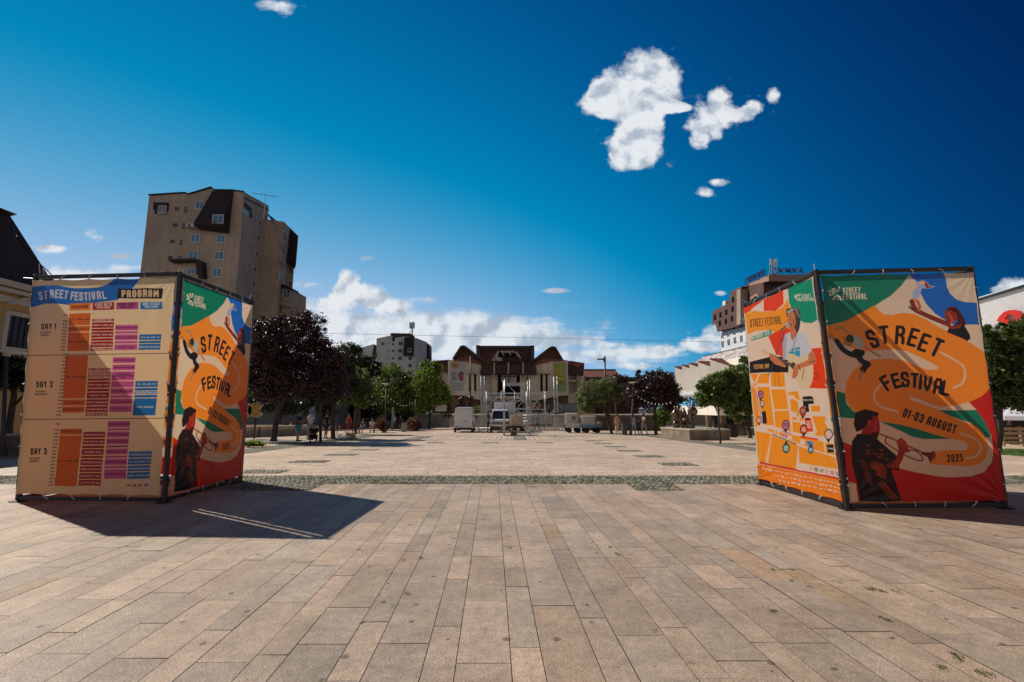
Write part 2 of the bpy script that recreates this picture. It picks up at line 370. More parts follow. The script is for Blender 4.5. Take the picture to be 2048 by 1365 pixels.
slabs('band_paving', -45, 45, 29.3, 35.6, 'y', .3, .45, 1.2, 2.5, z=-.004, flat=.7, gap=.035, tone=1.17)
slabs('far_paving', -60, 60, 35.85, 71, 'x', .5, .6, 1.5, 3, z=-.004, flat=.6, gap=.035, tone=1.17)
# cobbles: strips, bands and the small squares set in the paving
M_cob = mat('cobble_granite', (.2, .2, .2), .8, attr=True, var=.2, vs=30, bump=.3, bs=60)
M_soil = mat('mossy_soil', (.085, .082, .045), .95, var=.5, vs=9)
M_grass = mat('grass_blade', (.1, .16, .03), .6, attr=True, trans=.25)
rects = [(-26, 26, 10.09, 11.22, 1.15), (-5.75, -4.0, 9.3, 10.09, .9), (2.45, 3.42, 9.28, 10.09, 1.2), (-11.9, -10.35, 11.22, 38, .35), (10.15, 11.5, 11.22, 38, .35),
         (.1, .95, 29.3, 35.6, .5), (-7.1, -5.9, 29.3, 35.6, .5), (-45, 45, 29.1, 29.3, .3), (-45, 45, 35.6, 35.85, .3)]
for i in range(6): rects.append((4.45, 5.45, 13.6+2.83*i, 14.45+2.83*i, (.9, .35, .1, .1, .1, .1)[i]))
for i in range(6): rects.append((-7.0, -5.85, 11.75+2.75*i, 12.45+2.75*i, (.3, .8, .2, .15, .1, .4)[i]))
for i in range(3): rects.append((1.35-3.05*i, 2.3-3.05*i, 25.6, 26.4, (.1, .15, .6)[i]))
rects += [(11.6, 13.6, 24.2, 25.6, .8), (-16, -12.2, 17.2, 20.2, 1.6), (-16, -12.6, 26, 29, 1.), (18.5, 24, 15, 20.5, 1.4), (-14.5, -12, 31, 33, 1.2), (-15, -13, 40, 43, .8), (7, 10, 39.5, 43, .8)]
sb = MB(); V = []; F = []; C = []; GV = []; GC = []
for (x0, x1, y0, y1, gr) in rects:
    sb.quad((x0, y0, zg(y0)+.001), (x1, y0, zg(y0)+.001), (x1, y1, zg(y1)+.001), (x0, y1, zg(y1)+.001))
    far = (y0+y1)/2 > 27; st = .11 if not far else .2
    xx0, xx1 = max(x0, -14 if y1 < 12 else -99), min(x1, 14 if y1 < 12 else 99)
    ny = max(1, round((y1-y0)/st)); nx = max(1, round((xx1-xx0)/st))
    if gr < 1.3 and not (far and xx1-xx0 > 20):
        for j in range(ny):
            for i in range(nx):
                if random.random() < gr*.25: continue
                cx = xx0+(i+.5+(.5 if j % 2 else 0))*st+random.gauss(0, .008); cy = y0+(j+.5)*(y1-y0)/ny+random.gauss(0, .006)
                if cx+st/2 > xx1: continue
                h = random.uniform(.008, .016); w = st*random.uniform(.36, .45); d = (y1-y0)/ny*random.uniform(.36, .45); z = zg(cy)
                a = random.gauss(0, .08); ca, sa = math.cos(a), math.sin(a); k = len(V)
                for (ww, dd, zz) in ((w, d, z), (w*.8, d*.8, z+h)):
                    for sx, sy in ((-1,-1),(1,-1),(1,1),(-1,1)): V.append((cx+sx*ww*ca-sy*dd*sa, cy+sx*ww*sa+sy*dd*ca, zz))
                F += [(k+4,k+5,k+6,k+7),(k,k+1,k+5,k+4),(k+1,k+2,k+6,k+5),(k+2,k+3,k+7,k+6),(k+3,k,k+4,k+7)]
                c = random.uniform(.14, .26); C += [(c, c*.97, c*.84)]*8
    n = int((xx1-xx0)*(y1-y0)*gr*(420 if not far else 120))
    for _ in range(n):
        x, y = random.uniform(xx0, xx1), random.uniform(y0, y1)
        if gravel_noise(x*2, y*2)+random.random()*1.2 < .1: continue
        big = 1.0 if gr < 1.3 else 1.6
        h = random.uniform(.015, .05)*big; a = random.random()*6.28; w = random.uniform(.004, .012)*big; z = zg(y)
        dx, dy = math.cos(a)*w, math.sin(a)*w
        GV += [(x-dx, y-dy, z), (x+dx, y+dy, z), (x+random.gauss(0, .018), y+random.gauss(0, .018), z+h)]
        c = random.choice([(.16,.17,.03),(.11,.15,.03),(.22,.20,.05),(.08,.13,.025),(.27,.23,.08)]) if gr < 1.3 else random.choice([(.10,.19,.02),(.13,.22,.03),(.07,.14,.02)])
        GC += [c]*3
# weeds in the joints of the near paving
for (px, py, n) in [(690,1074,20),(842,1117,40),(806,1121,18),(813,1190,30),(1220,1097,50),(1233,1108,40),(1240,1113,26),(1545,1141,40),(1584,1140,26),(1545,1226,40),(1552,1228,26),(1738,1183,60),(1765,1187,60),(1792,1187,40),(1750,1183,40),(1760,1238,40),(1775,1243,40),(1912,1317,60),(1919,1322,40),(1960,1350,60),(1975,1355,30),(1883,1342,40),(1583,1162,24),(1620,1177,24),(940,1128,14),(785,1215,10),(1156,1143,12),(1310,1260,14),(930,1110,10),(1380,1330,12)]:
    q = gnd(px, py)
    for _ in range(n):
        x, y = q.x+random.gauss(0, .014), q.y+random.gauss(0, .022); a = random.random()*6.28; w = random.uniform(.002, .004); h = random.uniform(.005, .013)
        dx, dy = math.cos(a)*w, math.sin(a)*w
        GV += [(x-dx, y-dy, 0), (x+dx, y+dy, 0), (x+random.gauss(0, .01), y+random.gauss(0, .01), h)]
        GC += [random.choice([(.10,.13,.02),(.14,.13,.03),(.07,.10,.02)])]*3
tag(sb.build('verge_soil', M_soil), kind='structure')
tag(npmesh('cobble_paving', V, F, M_cob, col=np.array(C)), kind='structure')
o = npmesh('grass', GV, np.arange(len(GV)).reshape(-1, 3), M_grass, col=np.array(GC), k=3)
tag(o, 'short yellow green grass growing between the cobbles and paving', 'grass', kind='stuff')

# ================================================================ PRINTED BANNERS: a small rasteriser onto a fine mesh
class Art:
    def __init__(s, W, H, quad, bg):
        W, H = int(W*1.4)*2, int(H*1.4)*2; s.W, s.H = W, H; s.im = np.ones((H, W, 3), np.float32)*np.array(bg, np.float32)
        src = np.array(quad, float); dst = [(0, 0), (W, 0), (W, H), (0, H)]; A = []; b = []
        for (x, y), (u, v) in zip(src, dst):
            A.append([x, y, 1, 0, 0, 0, -u*x, -u*y]); b.append(u); A.append([0, 0, 0, x, y, 1, -v*x, -v*y]); b.append(v)
        s.h = np.append(np.linalg.solve(np.array(A), np.array(b)), 1).reshape(3, 3)
        s.o = (0, 0, 1)
    def done(s): return s.im.reshape(s.H//2, 2, s.W//2, 2, 3).mean((1, 3))
    def tr(s, pts):
        p = np.asarray(pts, float); x = s.o[0]+p[:, 0]/s.o[2]; y = s.o[1]+p[:, 1]/s.o[2]
        q = np.stack([x, y, np.ones(len(x))], 1) @ s.h.T; return q[:, :2]/q[:, 2:]
    def _fill(s, P, col):
        x0, x1 = int(max(0, np.floor(P[:, 0].min()))), int(min(s.W, np.ceil(P[:, 0].max())+1)); y0, y1 = int(max(0, np.floor(P[:, 1].min()))), int(min(s.H, np.ceil(P[:, 1].max())+1))
        if x1 <= x0 or y1 <= y0: return
        X, Y = np.meshgrid(np.arange(x0, x1)+.5, np.arange(y0, y1)+.5); ins = np.zeros(X.shape, bool)
        Q = np.roll(P, -1, 0)
        for (ax, ay), (bx, by) in zip(P, Q):
            if ay == by: continue
            ins ^= ((ay > Y) != (by > Y)) & (X < (bx-ax)*(Y-ay)/(by-ay)+ax)
        s.im[y0:y1, x0:x1][ins] = col
    def smooth(s, pts, n=6):
        p = np.asarray(pts, float); out = []
        for i in range(len(p)):
            a, b, c, d = p[i-1], p[i], p[(i+1) % len(p)], p[(i+2) % len(p)]
            for t in np.arange(n)/n: out.append(.5*((2*b)+(c-a)*t+(2*a-5*b+4*c-d)*t*t+(3*b-a-3*c+d)*t**3))
        return np.array(out)
    def poly(s, pts, col, sm=False): s._fill(s.tr(s.smooth(pts) if sm else pts), col)
    def line(s, pts, w, col, sm=False):
        """w in source units"""
        p = np.asarray(pts, float)
        if sm and len(p) > 2:
            q = [];
            for i in range(len(p)-1):
                a = p[max(i-1, 0)]; b = p[i]; c = p[i+1]; d = p[min(i+2, len(p)-1)]
                for t in np.arange(6)/6: q.append(.5*((2*b)+(c-a)*t+(2*a-5*b+4*c-d)*t*t+(3*b-a-3*c+d)*t**3))
            q.append(p[-1]); p = np.array(q)
        P = s.tr(p); e = s.tr(p+np.array([[.5, 0]]))-P; f = s.tr(p+np.array([[0, .5]]))-P
        rad = max(.45, w*.5*(np.linalg.norm(e, axis=1).mean()+np.linalg.norm(f, axis=1).mean()))
        for a, b in zip(P[:-1], P[1:]):
            x0, x1 = int(max(0, min(a[0], b[0])-rad-1)), int(min(s.W, max(a[0], b[0])+rad+2)); y0, y1 = int(max(0, min(a[1], b[1])-rad-1)), int(min(s.H, max(a[1], b[1])+rad+2))
            if x1 <= x0 or y1 <= y0: continue
            X, Y = np.meshgrid(np.arange(x0, x1)+.5, np.arange(y0, y1)+.5); d = b-a; L2 = max(d @ d, 1e-6)
            t = np.clip(((X-a[0])*d[0]+(Y-a[1])*d[1])/L2, 0, 1); dd = (X-a[0]-t*d[0])**2+(Y-a[1]-t*d[1])**2
            k = np.clip(rad+.5-np.sqrt(dd), 0, 1)[..., None]; s.im[y0:y1, x0:x1] = s.im[y0:y1, x0:x1]*(1-k)+np.array(col, np.float32)*k
    def disc(s, x, y, rx, ry, col, n=20): s.poly([(x+rx*math.cos(6.2832*i/n), y+ry*math.sin(6.2832*i/n)) for i in range(n)], col)
    def glyph(s, ch, cx, cy, w, h, rot, st, col, slant=0.):
        c, sn = math.cos(R(rot)), math.sin(R(rot))
        for pl in FONT.get(ch, []):
            pts = []
            for gx, gy in pl:
                x = (gx-.5)*(w-st)+slant*(.5-gy)*-h; y = (.5-gy)*(h-st); pts.append((cx+x*c-y*sn, cy+x*sn+y*c))
            s.line(pts, st, col)
    def text(s, t, x0, y0, x1, y1, h, col, st=None, fill=.78):
        """text whose middle line runs from (x0,y0) to (x1,y1)"""
        wd = [GW.get(ch, 1.) for ch in t]; tot = sum(wd); L = math.hypot(x1-x0, y1-y0); rot = math.degrees(math.atan2(y1-y0, x1-x0)); p = 0; st = st or h*.2
        for ch, w in zip(t, wd):
            st = min(st, L*w/tot*fill*.42) if w >= 1 else st; f = (p+w/2)/tot; s.glyph(ch, x0+(x1-x0)*f, y0+(y1-y0)*f, L*w/tot*fill, h, rot, st, col); p += w
GW = {' ': .5, 'I': .45, 'i': .45, '-': .6, ':': .4, '1': .6, '(': .4, ')': .4, '.': .4, 'M': 1.25, 'W': 1.3, '&': 1., '/': .5}
FONT = {
'A': [[(0,0),(0,.75),(.2,1),(.8,1),(1,.75),(1,0)],[(0,.42),(1,.42)]], 'B': [[(0,0),(0,1),(.7,1),(.95,.85),(.95,.65),(.7,.53),(0,.53)],[(.7,.53),(1,.4),(1,.12),(.75,0),(0,0)]],
'C': [[(1,.75),(.85,1),(.15,1),(0,.8),(0,.2),(.15,0),(.85,0),(1,.25)]], 'D': [[(0,0),(0,1),(.7,1),(1,.8),(1,.2),(.7,0),(0,0)]], 'E': [[(1,1),(0,1),(0,0),(1,0)],[(0,.52),(.85,.52)]],
'F': [[(1,1),(0,1),(0,0)],[(0,.52),(.85,.52)]], 'G': [[(1,.75),(.85,1),(.15,1),(0,.8),(0,.2),(.15,0),(.85,0),(1,.2),(1,.45),(.55,.45)]], 'H': [[(0,0),(0,1)],[(1,0),(1,1)],[(0,.5),(1,.5)]],
'I': [[(.5,0),(.5,1)]], 'J': [[(1,1),(1,.2),(.8,0),(.2,0),(0,.2)]], 'K': [[(0,0),(0,1)],[(1,1),(.1,.5),(1,0)]], 'L': [[(0,1),(0,0),(1,0)]], 'M': [[(0,0),(0,1),(.5,.35),(1,1),(1,0)]],
'N': [[(0,0),(0,1),(1,0),(1,1)]], 'O': [[(.15,0),(0,.2),(0,.8),(.15,1),(.85,1),(1,.8),(1,.2),(.85,0),(.15,0)]], 'P': [[(0,0),(0,1),(.75,1),(1,.85),(1,.6),(.75,.45),(0,.45)]],
'Q': [[(.15,0),(0,.2),(0,.8),(.15,1),(.85,1),(1,.8),(1,.2),(.85,0),(.15,0)],[(.6,.25),(1,-.05)]], 'R': [[(0,0),(0,1),(.75,1),(1,.85),(1,.65),(.75,.5),(0,.5)],[(.6,.5),(1,.3),(1,0)]],
'S': [[(1,.75),(.85,1),(.15,1),(0,.8),(0,.62),(1,.38),(1,.2),(.85,0),(.15,0),(0,.25)]], 'T': [[(0,1),(1,1)],[(.5,1),(.5,0)]], 'U': [[(0,1),(0,.2),(.2,0),(.8,0),(1,.2),(1,1)]],
'V': [[(0,1),(.15,.3),(.5,0),(.85,.3),(1,1)]], 'W': [[(0,1),(.1,0),(.5,.5),(.9,0),(1,1)]], 'X': [[(0,0),(1,1)],[(0,1),(1,0)]], 'Y': [[(0,1),(.5,.5),(1,1)],[(.5,.5),(.5,0)]], 'Z': [[(0,1),(1,1),(0,0),(1,0)]],
'i': [[(.5,0),(.5,.62)],[(.5,.95),(.5,1)]], '0': [[(.15,0),(0,.2),(0,.8),(.15,1),(.85,1),(1,.8),(1,.2),(.85,0),(.15,0)]], '1': [[(.1,.8),(.6,1),(.6,0)]], '2': [[(0,.78),(.2,1),(.8,1),(1,.8),(1,.6),(0,0),(1,0)]],
'3': [[(0,.8),(.2,1),(.8,1),(1,.8),(1,.62),(.75,.52),(.4,.52)],[(.75,.52),(1,.4),(1,.2),(.8,0),(.2,0),(0,.2)]], '4': [[(.7,0),(.7,1),(0,.3),(1,.3)]], '5': [[(1,1),(0,1),(0,.58),(.75,.58),(1,.42),(1,.18),(.8,0),(0,0)]],
'6': [[(1,.85),(.8,1),(.2,1),(0,.8),(0,.2),(.2,0),(.8,0),(1,.2),(1,.4),(.8,.55),(0,.5)]], '7': [[(0,1),(1,1),(.35,0)]], '8': [[(.2,.52),(0,.7),(0,.85),(.2,1),(.8,1),(1,.85),(1,.7),(.8,.52),(.2,.52),(0,.35),(0,.15),(.2,0),(.8,0),(1,.15),(1,.35),(.8,.52)]],
'9': [[(1,.5),(.2,.45),(0,.6),(0,.85),(.2,1),(.8,1),(1,.8),(1,.2),(.8,0),(.2,0)]], '-': [[(.1,.48),(.9,.48)]], ':': [[(.5,.2),(.5,.25)],[(.5,.7),(.5,.75)]], '(': [[(.9,1),(.3,.75),(.3,.25),(.9,0)]], ')': [[(.1,1),(.7,.75),(.7,.25),(.1,0)]],
'.': [[(.5,0),(.5,.04)]], '&': [[(1,0),(.1,.8),(.4,1),(.7,.8),(0,.3),(.3,0),(1,.4)]], '/': [[(0,0),(1,1)]]}
cream, orange, orange2, green, blue, red, black = (.72,.56,.40), (.86,.26,.022), (.93,.36,.035), (.008,.20,.115), (.012,.13,.50), (.56,.016,.010), (.012,.011,.013)
def logo(a, x, y, k, col):
    """three arc figures with dots, and the two words"""
    def T(p): return [(x+u*k, y+v*k) for u, v in p]
    a.line(T([(-50,-48),(-18,-25),(0,-30),(7,-66)]), 17*k, col, True); a.disc(x-27*k, y-52*k, 10*k, 10*k, col)
    a.line(T([(-92,-27),(-58,-16),(-48,8),(-80,20)]), 17*k, col, True); a.disc(x-80*k, y-5*k, 9*k, 9*k, col)
    a.line(T([(-42,62),(-25,30),(10,35),(24,70)]), 17*k, col, True); a.disc(x-6*k, y+62*k, 10*k, 10*k, col)
    a.text('STREET', x+38*k, y-28*k, x+208*k, y-34*k, 62*k, col, 14*k); a.text('FESTiVAL', x+38*k, y+38*k, x+268*k, y+32*k, 62*k, col, 14*k)
def festival_art():
    a = Art(330, 500, [(1640,543),(1940,537),(2003,1013),(1700,1018)], cream)
    c7 = lambda: setattr(a, 'o', (1620, 530, 4.785)); c8 = lambda: setattr(a, 'o', (1620, 770, 4.785))
    c7()
    D = 1148
    d8 = lambda L: [(x, y+D) for x, y in L]
    a.poly([(60,40),(940,30),(850,170),(740,290),(610,380),(480,460),(330,550),(150,596),(60,600)], green)
    a.poly([(935,20),(922,70),(990,130),(1022,250),(1080,370),(1165,470),(1250,530),(1330,580),(1590,584),(1560,357),(1450,350),(1370,325),(1305,262),(1276,190),(1266,100),(1232,20)], blue)
    a.poly(d8([(300,603),(400,640),(700,820),(840,860),(1000,900),(1150,930),(1320,945),(1500,930),(1620,890),(1690,800),(1716,700),(1700,560),(1660,470),(1610,370),(1540,290),(1470,215),(1600,150),(1700,60),(1900,1300),(480,1300),(430,1010),(350,985)]), red)
    a.poly(d8([(1180,296),(1550,293),(1610,370),(1665,470),(1692,556),(1620,560),(1500,420),(1300,350)]), green)
    a.poly(d8([(230,105),(340,130),(345,230),(400,300),(450,330),(430,380),(240,365)]), green)
    O = [(150,598),(330,550),(480,460),(605,380),(640,440),(690,480),(760,485),(860,460),(960,475),(1080,530),(1200,610),(1330,680),(1470,750),(1620,850),(1720,950),(1720,1130)]+d8([(1668,100),(1600,160),(1480,215),(1350,250),(1220,262),(1180,290),(1280,340),(1400,400),(1500,425),(1570,470),(1640,560),(1665,650),(1640,760),(1560,820),(1450,840),(1300,830),(1110,815),(1130,740),(1165,700),(1250,683),(1430,683),(1465,660),(1465,620),(1420,595),(1320,578),(1150,530),(1000,480),(850,440),(650,405),(440,325),(380,270),(340,180),(330,100)])+[(340,1180),(300,1100),(200,900),(140,720)]
    a.poly(O, orange)
    a.poly([(160,705),(260,760),(350,800),(430,840),(520,860),(640,845),(800,838),(900,855),(1000,905),(1100,955),(1180,1000),(1197,1025),(1175,1045),(1100,1042),(1020,1015),(950,980),(850,945),(700,930),(580,940),(480,985),(400,1060),(350,1150),(330,1275),(230,1250)], cream)
    a.poly(d8([(645,405),(720,440),(850,500),(950,555),(1060,577),(1310,574),(1150,530),(1000,480),(850,440)]), green)
    a.poly(d8([(918,180),(940,165),(985,175),(1140,243),(1220,262),(1350,250),(1480,217),(1555,293),(1200,297),(1100,255),(960,205)]), cream)
    a.line(d8([(660,45),(612,110),(600,185),(635,245),(710,280),(820,312)]), 19, cream, True)
    a.line([(1215,865),(1350,945),(1428,1010),(1446,1090),(1415,1180),(1335,1220)], 19, cream, True)
    a.line(d8([(1400,520),(1500,555),(1570,605),(1592,655),(1565,715),(1515,748),(1450,757)]), 18, cream, True)
    logo(a, 265, 255, 1.0, (.72,.60,.46))
    for ch, x, y, h, r in [('S',582,730,195,-24),('T',692,688,190,-7),('R',838,690,195,3),('E',962,715,190,15),('E',1065,768,190,20),('T',1182,818,195,24)]: a.glyph(ch, x, y, 92, h, r, 32, black)
    for ch, x, y, h, r in [('F',712,1175,160,-32),('E',803,1152,155,-18),('S',886,1140,155,-6),('T',975,1150,155,2),('I',1030,1165,155,5),('V',1095,1180,155,7),('A',1192,1205,160,8),('L',1268,1225,155,10)]: a.glyph(ch, x, y, 82, h, r, 29, black)
    a.text('01-03 AUGUST', 865, 315+D, 1365, 487+D, 88, black, 17); a.text('2025', 1265, 762+D, 1420, 752+D, 74, black, 14)
    # leaping dancer
    sk, dk = (.42,.24,.13), (.30,.15,.07)
    a.line([(250,625),(300,615),(345,650),(385,700)], 26, sk, True); a.line([(500,800),(570,855),(650,908)], 22, sk, True); a.line([(205,700),(250,745)], 34, sk)
    a.line([(255,750),(310,835),(390,890),(450,890)], 52, black, True); a.poly([(360,880),(430,830),(510,850),(515,880),(480,930),(430,930)], black)
    a.line([(450,890),(480,950),(540,985),(525,1000),(495,1050)], 56, black, True); a.line([(490,1060),(468,1110),(468,1150)], 24, sk)
    a.poly([(410,690),(470,710),(510,780),(490,825),(440,830),(400,760)], (.40,.44,.40)); a.disc(375, 735, 40, 48, (.05,.035,.02)); a.poly([(300,690),(340,720),(350,790),(310,800),(320,750)], (.42,.22,.05)); a.poly([(350,760),(400,770),(380,810),(345,800)], (.35,.19,.05))
    # woman reaching up to a plume of smoke
    fs = (.30,.030,.012); dk = (.05,.006,.005)
    a.poly([(945,320),(955,230),(1000,190),(990,140),(1040,115),(1090,130),(1110,170),(1170,182),(1110,205),(1040,205),(1020,270),(995,330)], (.40,.42,.62)); a.poly([(1050,125),(1085,130),(1100,175),(1145,190),(1080,200)], (.25,.05,.06)); a.poly([(1005,145),(1060,118),(1075,150),(1030,170)], (.85,.45,.15)); a.poly([(940,320),(995,318),(985,345),(945,345)], (.8,.25,.06))
    a.line([(945,345),(975,420),(1010,450),(1130,510),(1290,580)], 48, (.22,.03,.015), True); a.line([(920,400),(970,440)], 18, dk); a.line([(1000,345),(1020,400),(1010,430)], 30, (.55,.12,.05))
    a.poly([(1275,660),(1300,610),(1380,560),(1430,570),(1490,680),(1500,730),(1470,750),(1400,715)], black); a.disc(1320, 480, 66, 85, fs); a.poly([(1262,440),(1290,405),(1350,398),(1385,425),(1440,520),(1460,580),(1440,600),(1380,560),(1370,470),(1300,430)], (.07,.008,.006)); a.poly([(1350,590),(1420,580),(1400,620),(1320,630),(1270,600)], (.25,.03,.015)); a.line([(1275,500),(1300,502)], 6, dk); a.line([(1268,545),(1300,548)], 8, dk)
    a.line([(1290,470),(1330,540),(1310,560)], 22, (.52,.09,.03), True)
    # trumpeter
    a.poly(d8([(388,700),(400,600),(450,530),(560,520),(700,640),(830,760),(835,885),(760,870),(800,1000),(850,1150),(840,1195),(480,1198),(440,1000),(400,800)]), (.018,.008,.008))
    for i in range(26):
        x = 520+random.random()*290; y = 560+random.random()*290
        if y > 560+(x-520)*.7 and y < 690+(x-500)*.75: a.line(d8([(x,y),(x+22,y+16),(x+34,y+6)]), 7, (.42,.055,.012))
    for i in range(13):
        t = i/12*2.3-.5; a.line(d8([(590+40*math.cos(t-1.3),900+40*math.sin(t-1.3)),(600+120*math.cos(t-1.3),905+110*math.sin(t-1.3))]), 8, (.40,.05,.012))
    for i in range(9): a.line(d8([(640+i*14,1010+i*18),(690+i*16,990+i*20),(700+i*15,1040+i*14)]), 8, (.36,.045,.012), True)
    for i in range(6): a.line(d8([(480+i*10,780+i*40),(540+i*10,830+i*38)]), 7, (.34,.045,.012))
    a.poly(d8([(540,380),(630,345),(652,430),(655,490),(635,560),(610,578),(560,530),(480,530),(500,470),(540,420)]), (.36,.022,.010)); a.poly(d8([(575,500),(600,520),(635,500),(638,570),(612,580),(575,545)]), (.05,.008,.006))
    a.poly(d8([(412,430),(430,320),(520,285),(640,320),(640,350),(590,360),(575,400),(545,380),(535,450),(470,500),(440,510)]), (.018,.008,.008)); a.line(d8([(598,430),(640,432)]), 8, (.04,.01,.008)); a.line(d8([(560,400),(556,440)]), 16, (.5,.05,.02)); a.line(d8([(608,400),(615,470),(600,500)]), 16, (.52,.05,.018), True)
    br = (.20,.035,.018); b2 = (.42,.10,.04)
    a.line(d8([(640,525),(760,570),(900,640),(1100,730)]), 15, br); a.line(d8([(640,525),(760,570),(900,640),(1060,712)]), 5, b2); a.line(d8([(715,560),(705,600),(740,640),(900,740),(1020,785),(1045,765),(1000,700),(930,680)]), 13, br, True); a.poly(d8([(1040,700),(1110,705),(1160,690),(1165,740),(1115,810),(1090,750),(1030,720)]), (.15,.022,.014)); a.line(d8([(1155,700),(1120,800)]), 9, b2)
    a.poly(d8([(800,590),(850,565),(890,600),(930,700),(880,712),(830,690)]), (.36,.03,.014)); a.line(d8([(860,670),(835,760),(800,830)]), 60, (.34,.03,.014)); a.line(d8([(815,600),(880,620)]), 16, (.5,.06,.02)); a.line(d8([(820,640),(900,660)]), 12, (.12,.012,.008))
    for i in range(4): a.line(d8([(822+i*24,585+i*12),(832+i*24,640+i*12)]), 13, (.45,.05,.02))
    return a.done()
def program_art():
    a = Art(380, 560, [(74,556),(358,550),(324,1001),(38,1001)], (.84,.635,.365))
    a.o = (20, 530, 5.461)
    a.poly([(280,225),(400,205),(520,202),(640,222),(760,235),(900,240),(1010,225),(1100,195),(1180,130),(1460,122),(1380,240),(1220,385),(1000,410),(860,430),(700,442),(560,425),(430,425),(270,475)], (.012,.14,.47))
    for ch, x, y, r in [('S',382,328,-10),('T',440,318,-4),('R',505,308,2),('E',563,308,4),('E',613,312,5),('T',662,320,8),('F',735,328,6),('E',778,335,4),('S',826,340,2),('T',878,342,-3),('I',917,340,-4),('V',960,332,-6),('A',1018,322,-8),('L',1078,318,-10)]: a.glyph(ch, x, y, 44, 104, r, 17, (.62,.60,.60))
    a.poly([(1230,245),(1712,237),(1700,362),(1560,365),(1213,362)], black); a.text('PROGRAM', 1258, 306, 1672, 300, 90, (.72,.50,.28), 20)
    cols = [('REGULAR SHOW', None, 697, 930, 415, 508, (.80,.20,.012), black), ('STREET ART SQ.', '(THEATRE SQUARE)', 950, 1188, 408, 502, (.42,.012,.012), (.75,.6,.5)), ('GROOVE STREET', '(ENESCU STREET)', 1205, 1448, 404, 495, (.50,.075,.26), black), ('WINE STREET', '(ROSES SQUARE)', 1465, 1700, 400, 493, (.012,.17,.47), (.6,.65,.7))]
    for t, t2, x0, x1, y0, y1, c, tc in cols:
        a.poly([(x0+4,y0+8),(x1,y0),(x1-3,y1-4),(x0,y1)], c)
        if t2: a.text(t, x0+25, y0+32, x1-20, y0+26, 34, tc, 8); a.text(t2, x0+48, y0+64, x1-45, y0+60, 24, tc, 5)
        else: a.text(t, x0+22, y0+52, x1-22, y0+45, 34, tc, 8)
    OR, RD, PK, BL = (.66,.13,.008), (.36,.006,.006), (.56,.085,.30), (.012,.16,.45)
    # (column, x left top, x right top, y0, y1, text lines)
    def cells(rows, xa, xb, sh, c, tc):
        for y0, y1, t in rows:
            k = sh
            xl = lambda y, x: x+(y-540)*k
            a.poly([(xl(y0,xa),y0+3),(xl(y0,xb),y0-2),(xl(y1,xb),y1-4),(xl(y1,xa),y1)], c)
            lines = t.split('|') if t else []
            for i, q in enumerate(lines):
                yc = (y0+y1)/2+(i-(len(lines)-1)/2)*22; xm = (xl(yc,xa)+xl(yc,xb))/2; hw = min(len(q)*9, (xb-xa)*.47)
                a.text(q, xm-hw, yc+1, xm+hw, yc-1, 19, tc, 4.5)
    W = (.72,.55,.5); WB = (.6,.65,.7); sh = -.062
    cells([(540,683,'JUL. PARK (30)'),(690,757,'IZA CLAUDIA (7)'),(765,980,'JUL. PARK (30)')], 697, 930, sh, OR, black)
    cells([(606,637,'PARADE (30)'),(645,713,'MAGIC PLACE (30)'),(719,750,''),(756,824,'SWING TRIO (30)'),(831,862,''),(868,936,'FOLKS DANCE (30)'),(943,975,'FIREWORKS (30)')], 950, 1188, sh, RD, W)
    cells([(675,740,'GUITAR NIGHT (30)'),(748,778,''),(786,853,'STREET JAZZ BAND (30)'),(862,892,''),(900,968,'PIANO (30)')], 1205, 1448, sh, PK, black)
    cells([(783,850,'DJ CLUB (7)'),(858,888,''),(893,963,'GRAND STREET GIPSY BAND (30)')], 1465, 1700, sh, BL, WB)
    a.text('DAY 1', 385, 698, 558, 692, 68, black, 13); a.text('01 AUGUST', 378, 767, 500, 763, 20, black, 5); a.text('(FRIDAY)', 378, 798, 480, 795, 20, black, 5)
    for i, t in enumerate(['12:30','18:00','18:30','19:00','19:30','20:00','20:30','21:00','21:30','22:00','22:30']):
        y = 562 if i == 0 else 634+(i-1)*37; x = 632-(y-562)*.085; a.text(t, x, y, x+50, y, 20, black, 5.5)
    # day 2, in the coordinates of the lower crop
    a.o = (20, 760, 5.25)
    up = lambda y: (y*5.25/5.461)  # helper
    def cells2(rows, xa, xb, c, tc, y00, sl):
        for y0, y1, t in rows:
            xl = lambda y, x: x+(y-y00)*sl
            a.poly([(xl(y0,xa),y0+2),(xl(y0,xb),y0-2),(xl(y1,xb),y1-4),(xl(y1,xa),y1)], c)
            lines = t.split('|') if t else []
            for i, q in enumerate(lines):
                yc = (y0+y1)/2+(i-(len(lines)-1)/2)*20; xm = (xl(yc,xa)+xl(yc,xb))/2; hw = min(len(q)*9, (xb-xa)*.46)
                a.text(q, xm-hw, yc+1, xm+hw, yc-1, 18, tc, 4.5)
    o1, r1, p1, b1 = (612,845), (858,1092), (1106,1338), (1350,1585)
    cells2([(-218,253,'JUL. PARK (30)'),(262,329,'IZA CLAUDIA (7)'),(337,406,'MODERN DANCE STUDIO (30)')], *o1, OR, black, 0, -.075)
    cells2([(-80,-48,"KID'S DANCE LAB (15)"),(-40,-10,'MAGIC FACTORY DANCE (30)'),(-6,24,'TOGETHER DANCE STUDIO (15)'),(32,60,''),(68,136,'POPA BAND (30)'),(144,176,''),(184,250,'DRAMA (30)'),(258,325,'DUETTS & CHANSONS (30)'),(333,398,'THE LOBBY PROJECT (30)'),(405,438,'FIREWORKS - ALL IN FLAMES')], *r1, RD, W, 0, -.075)
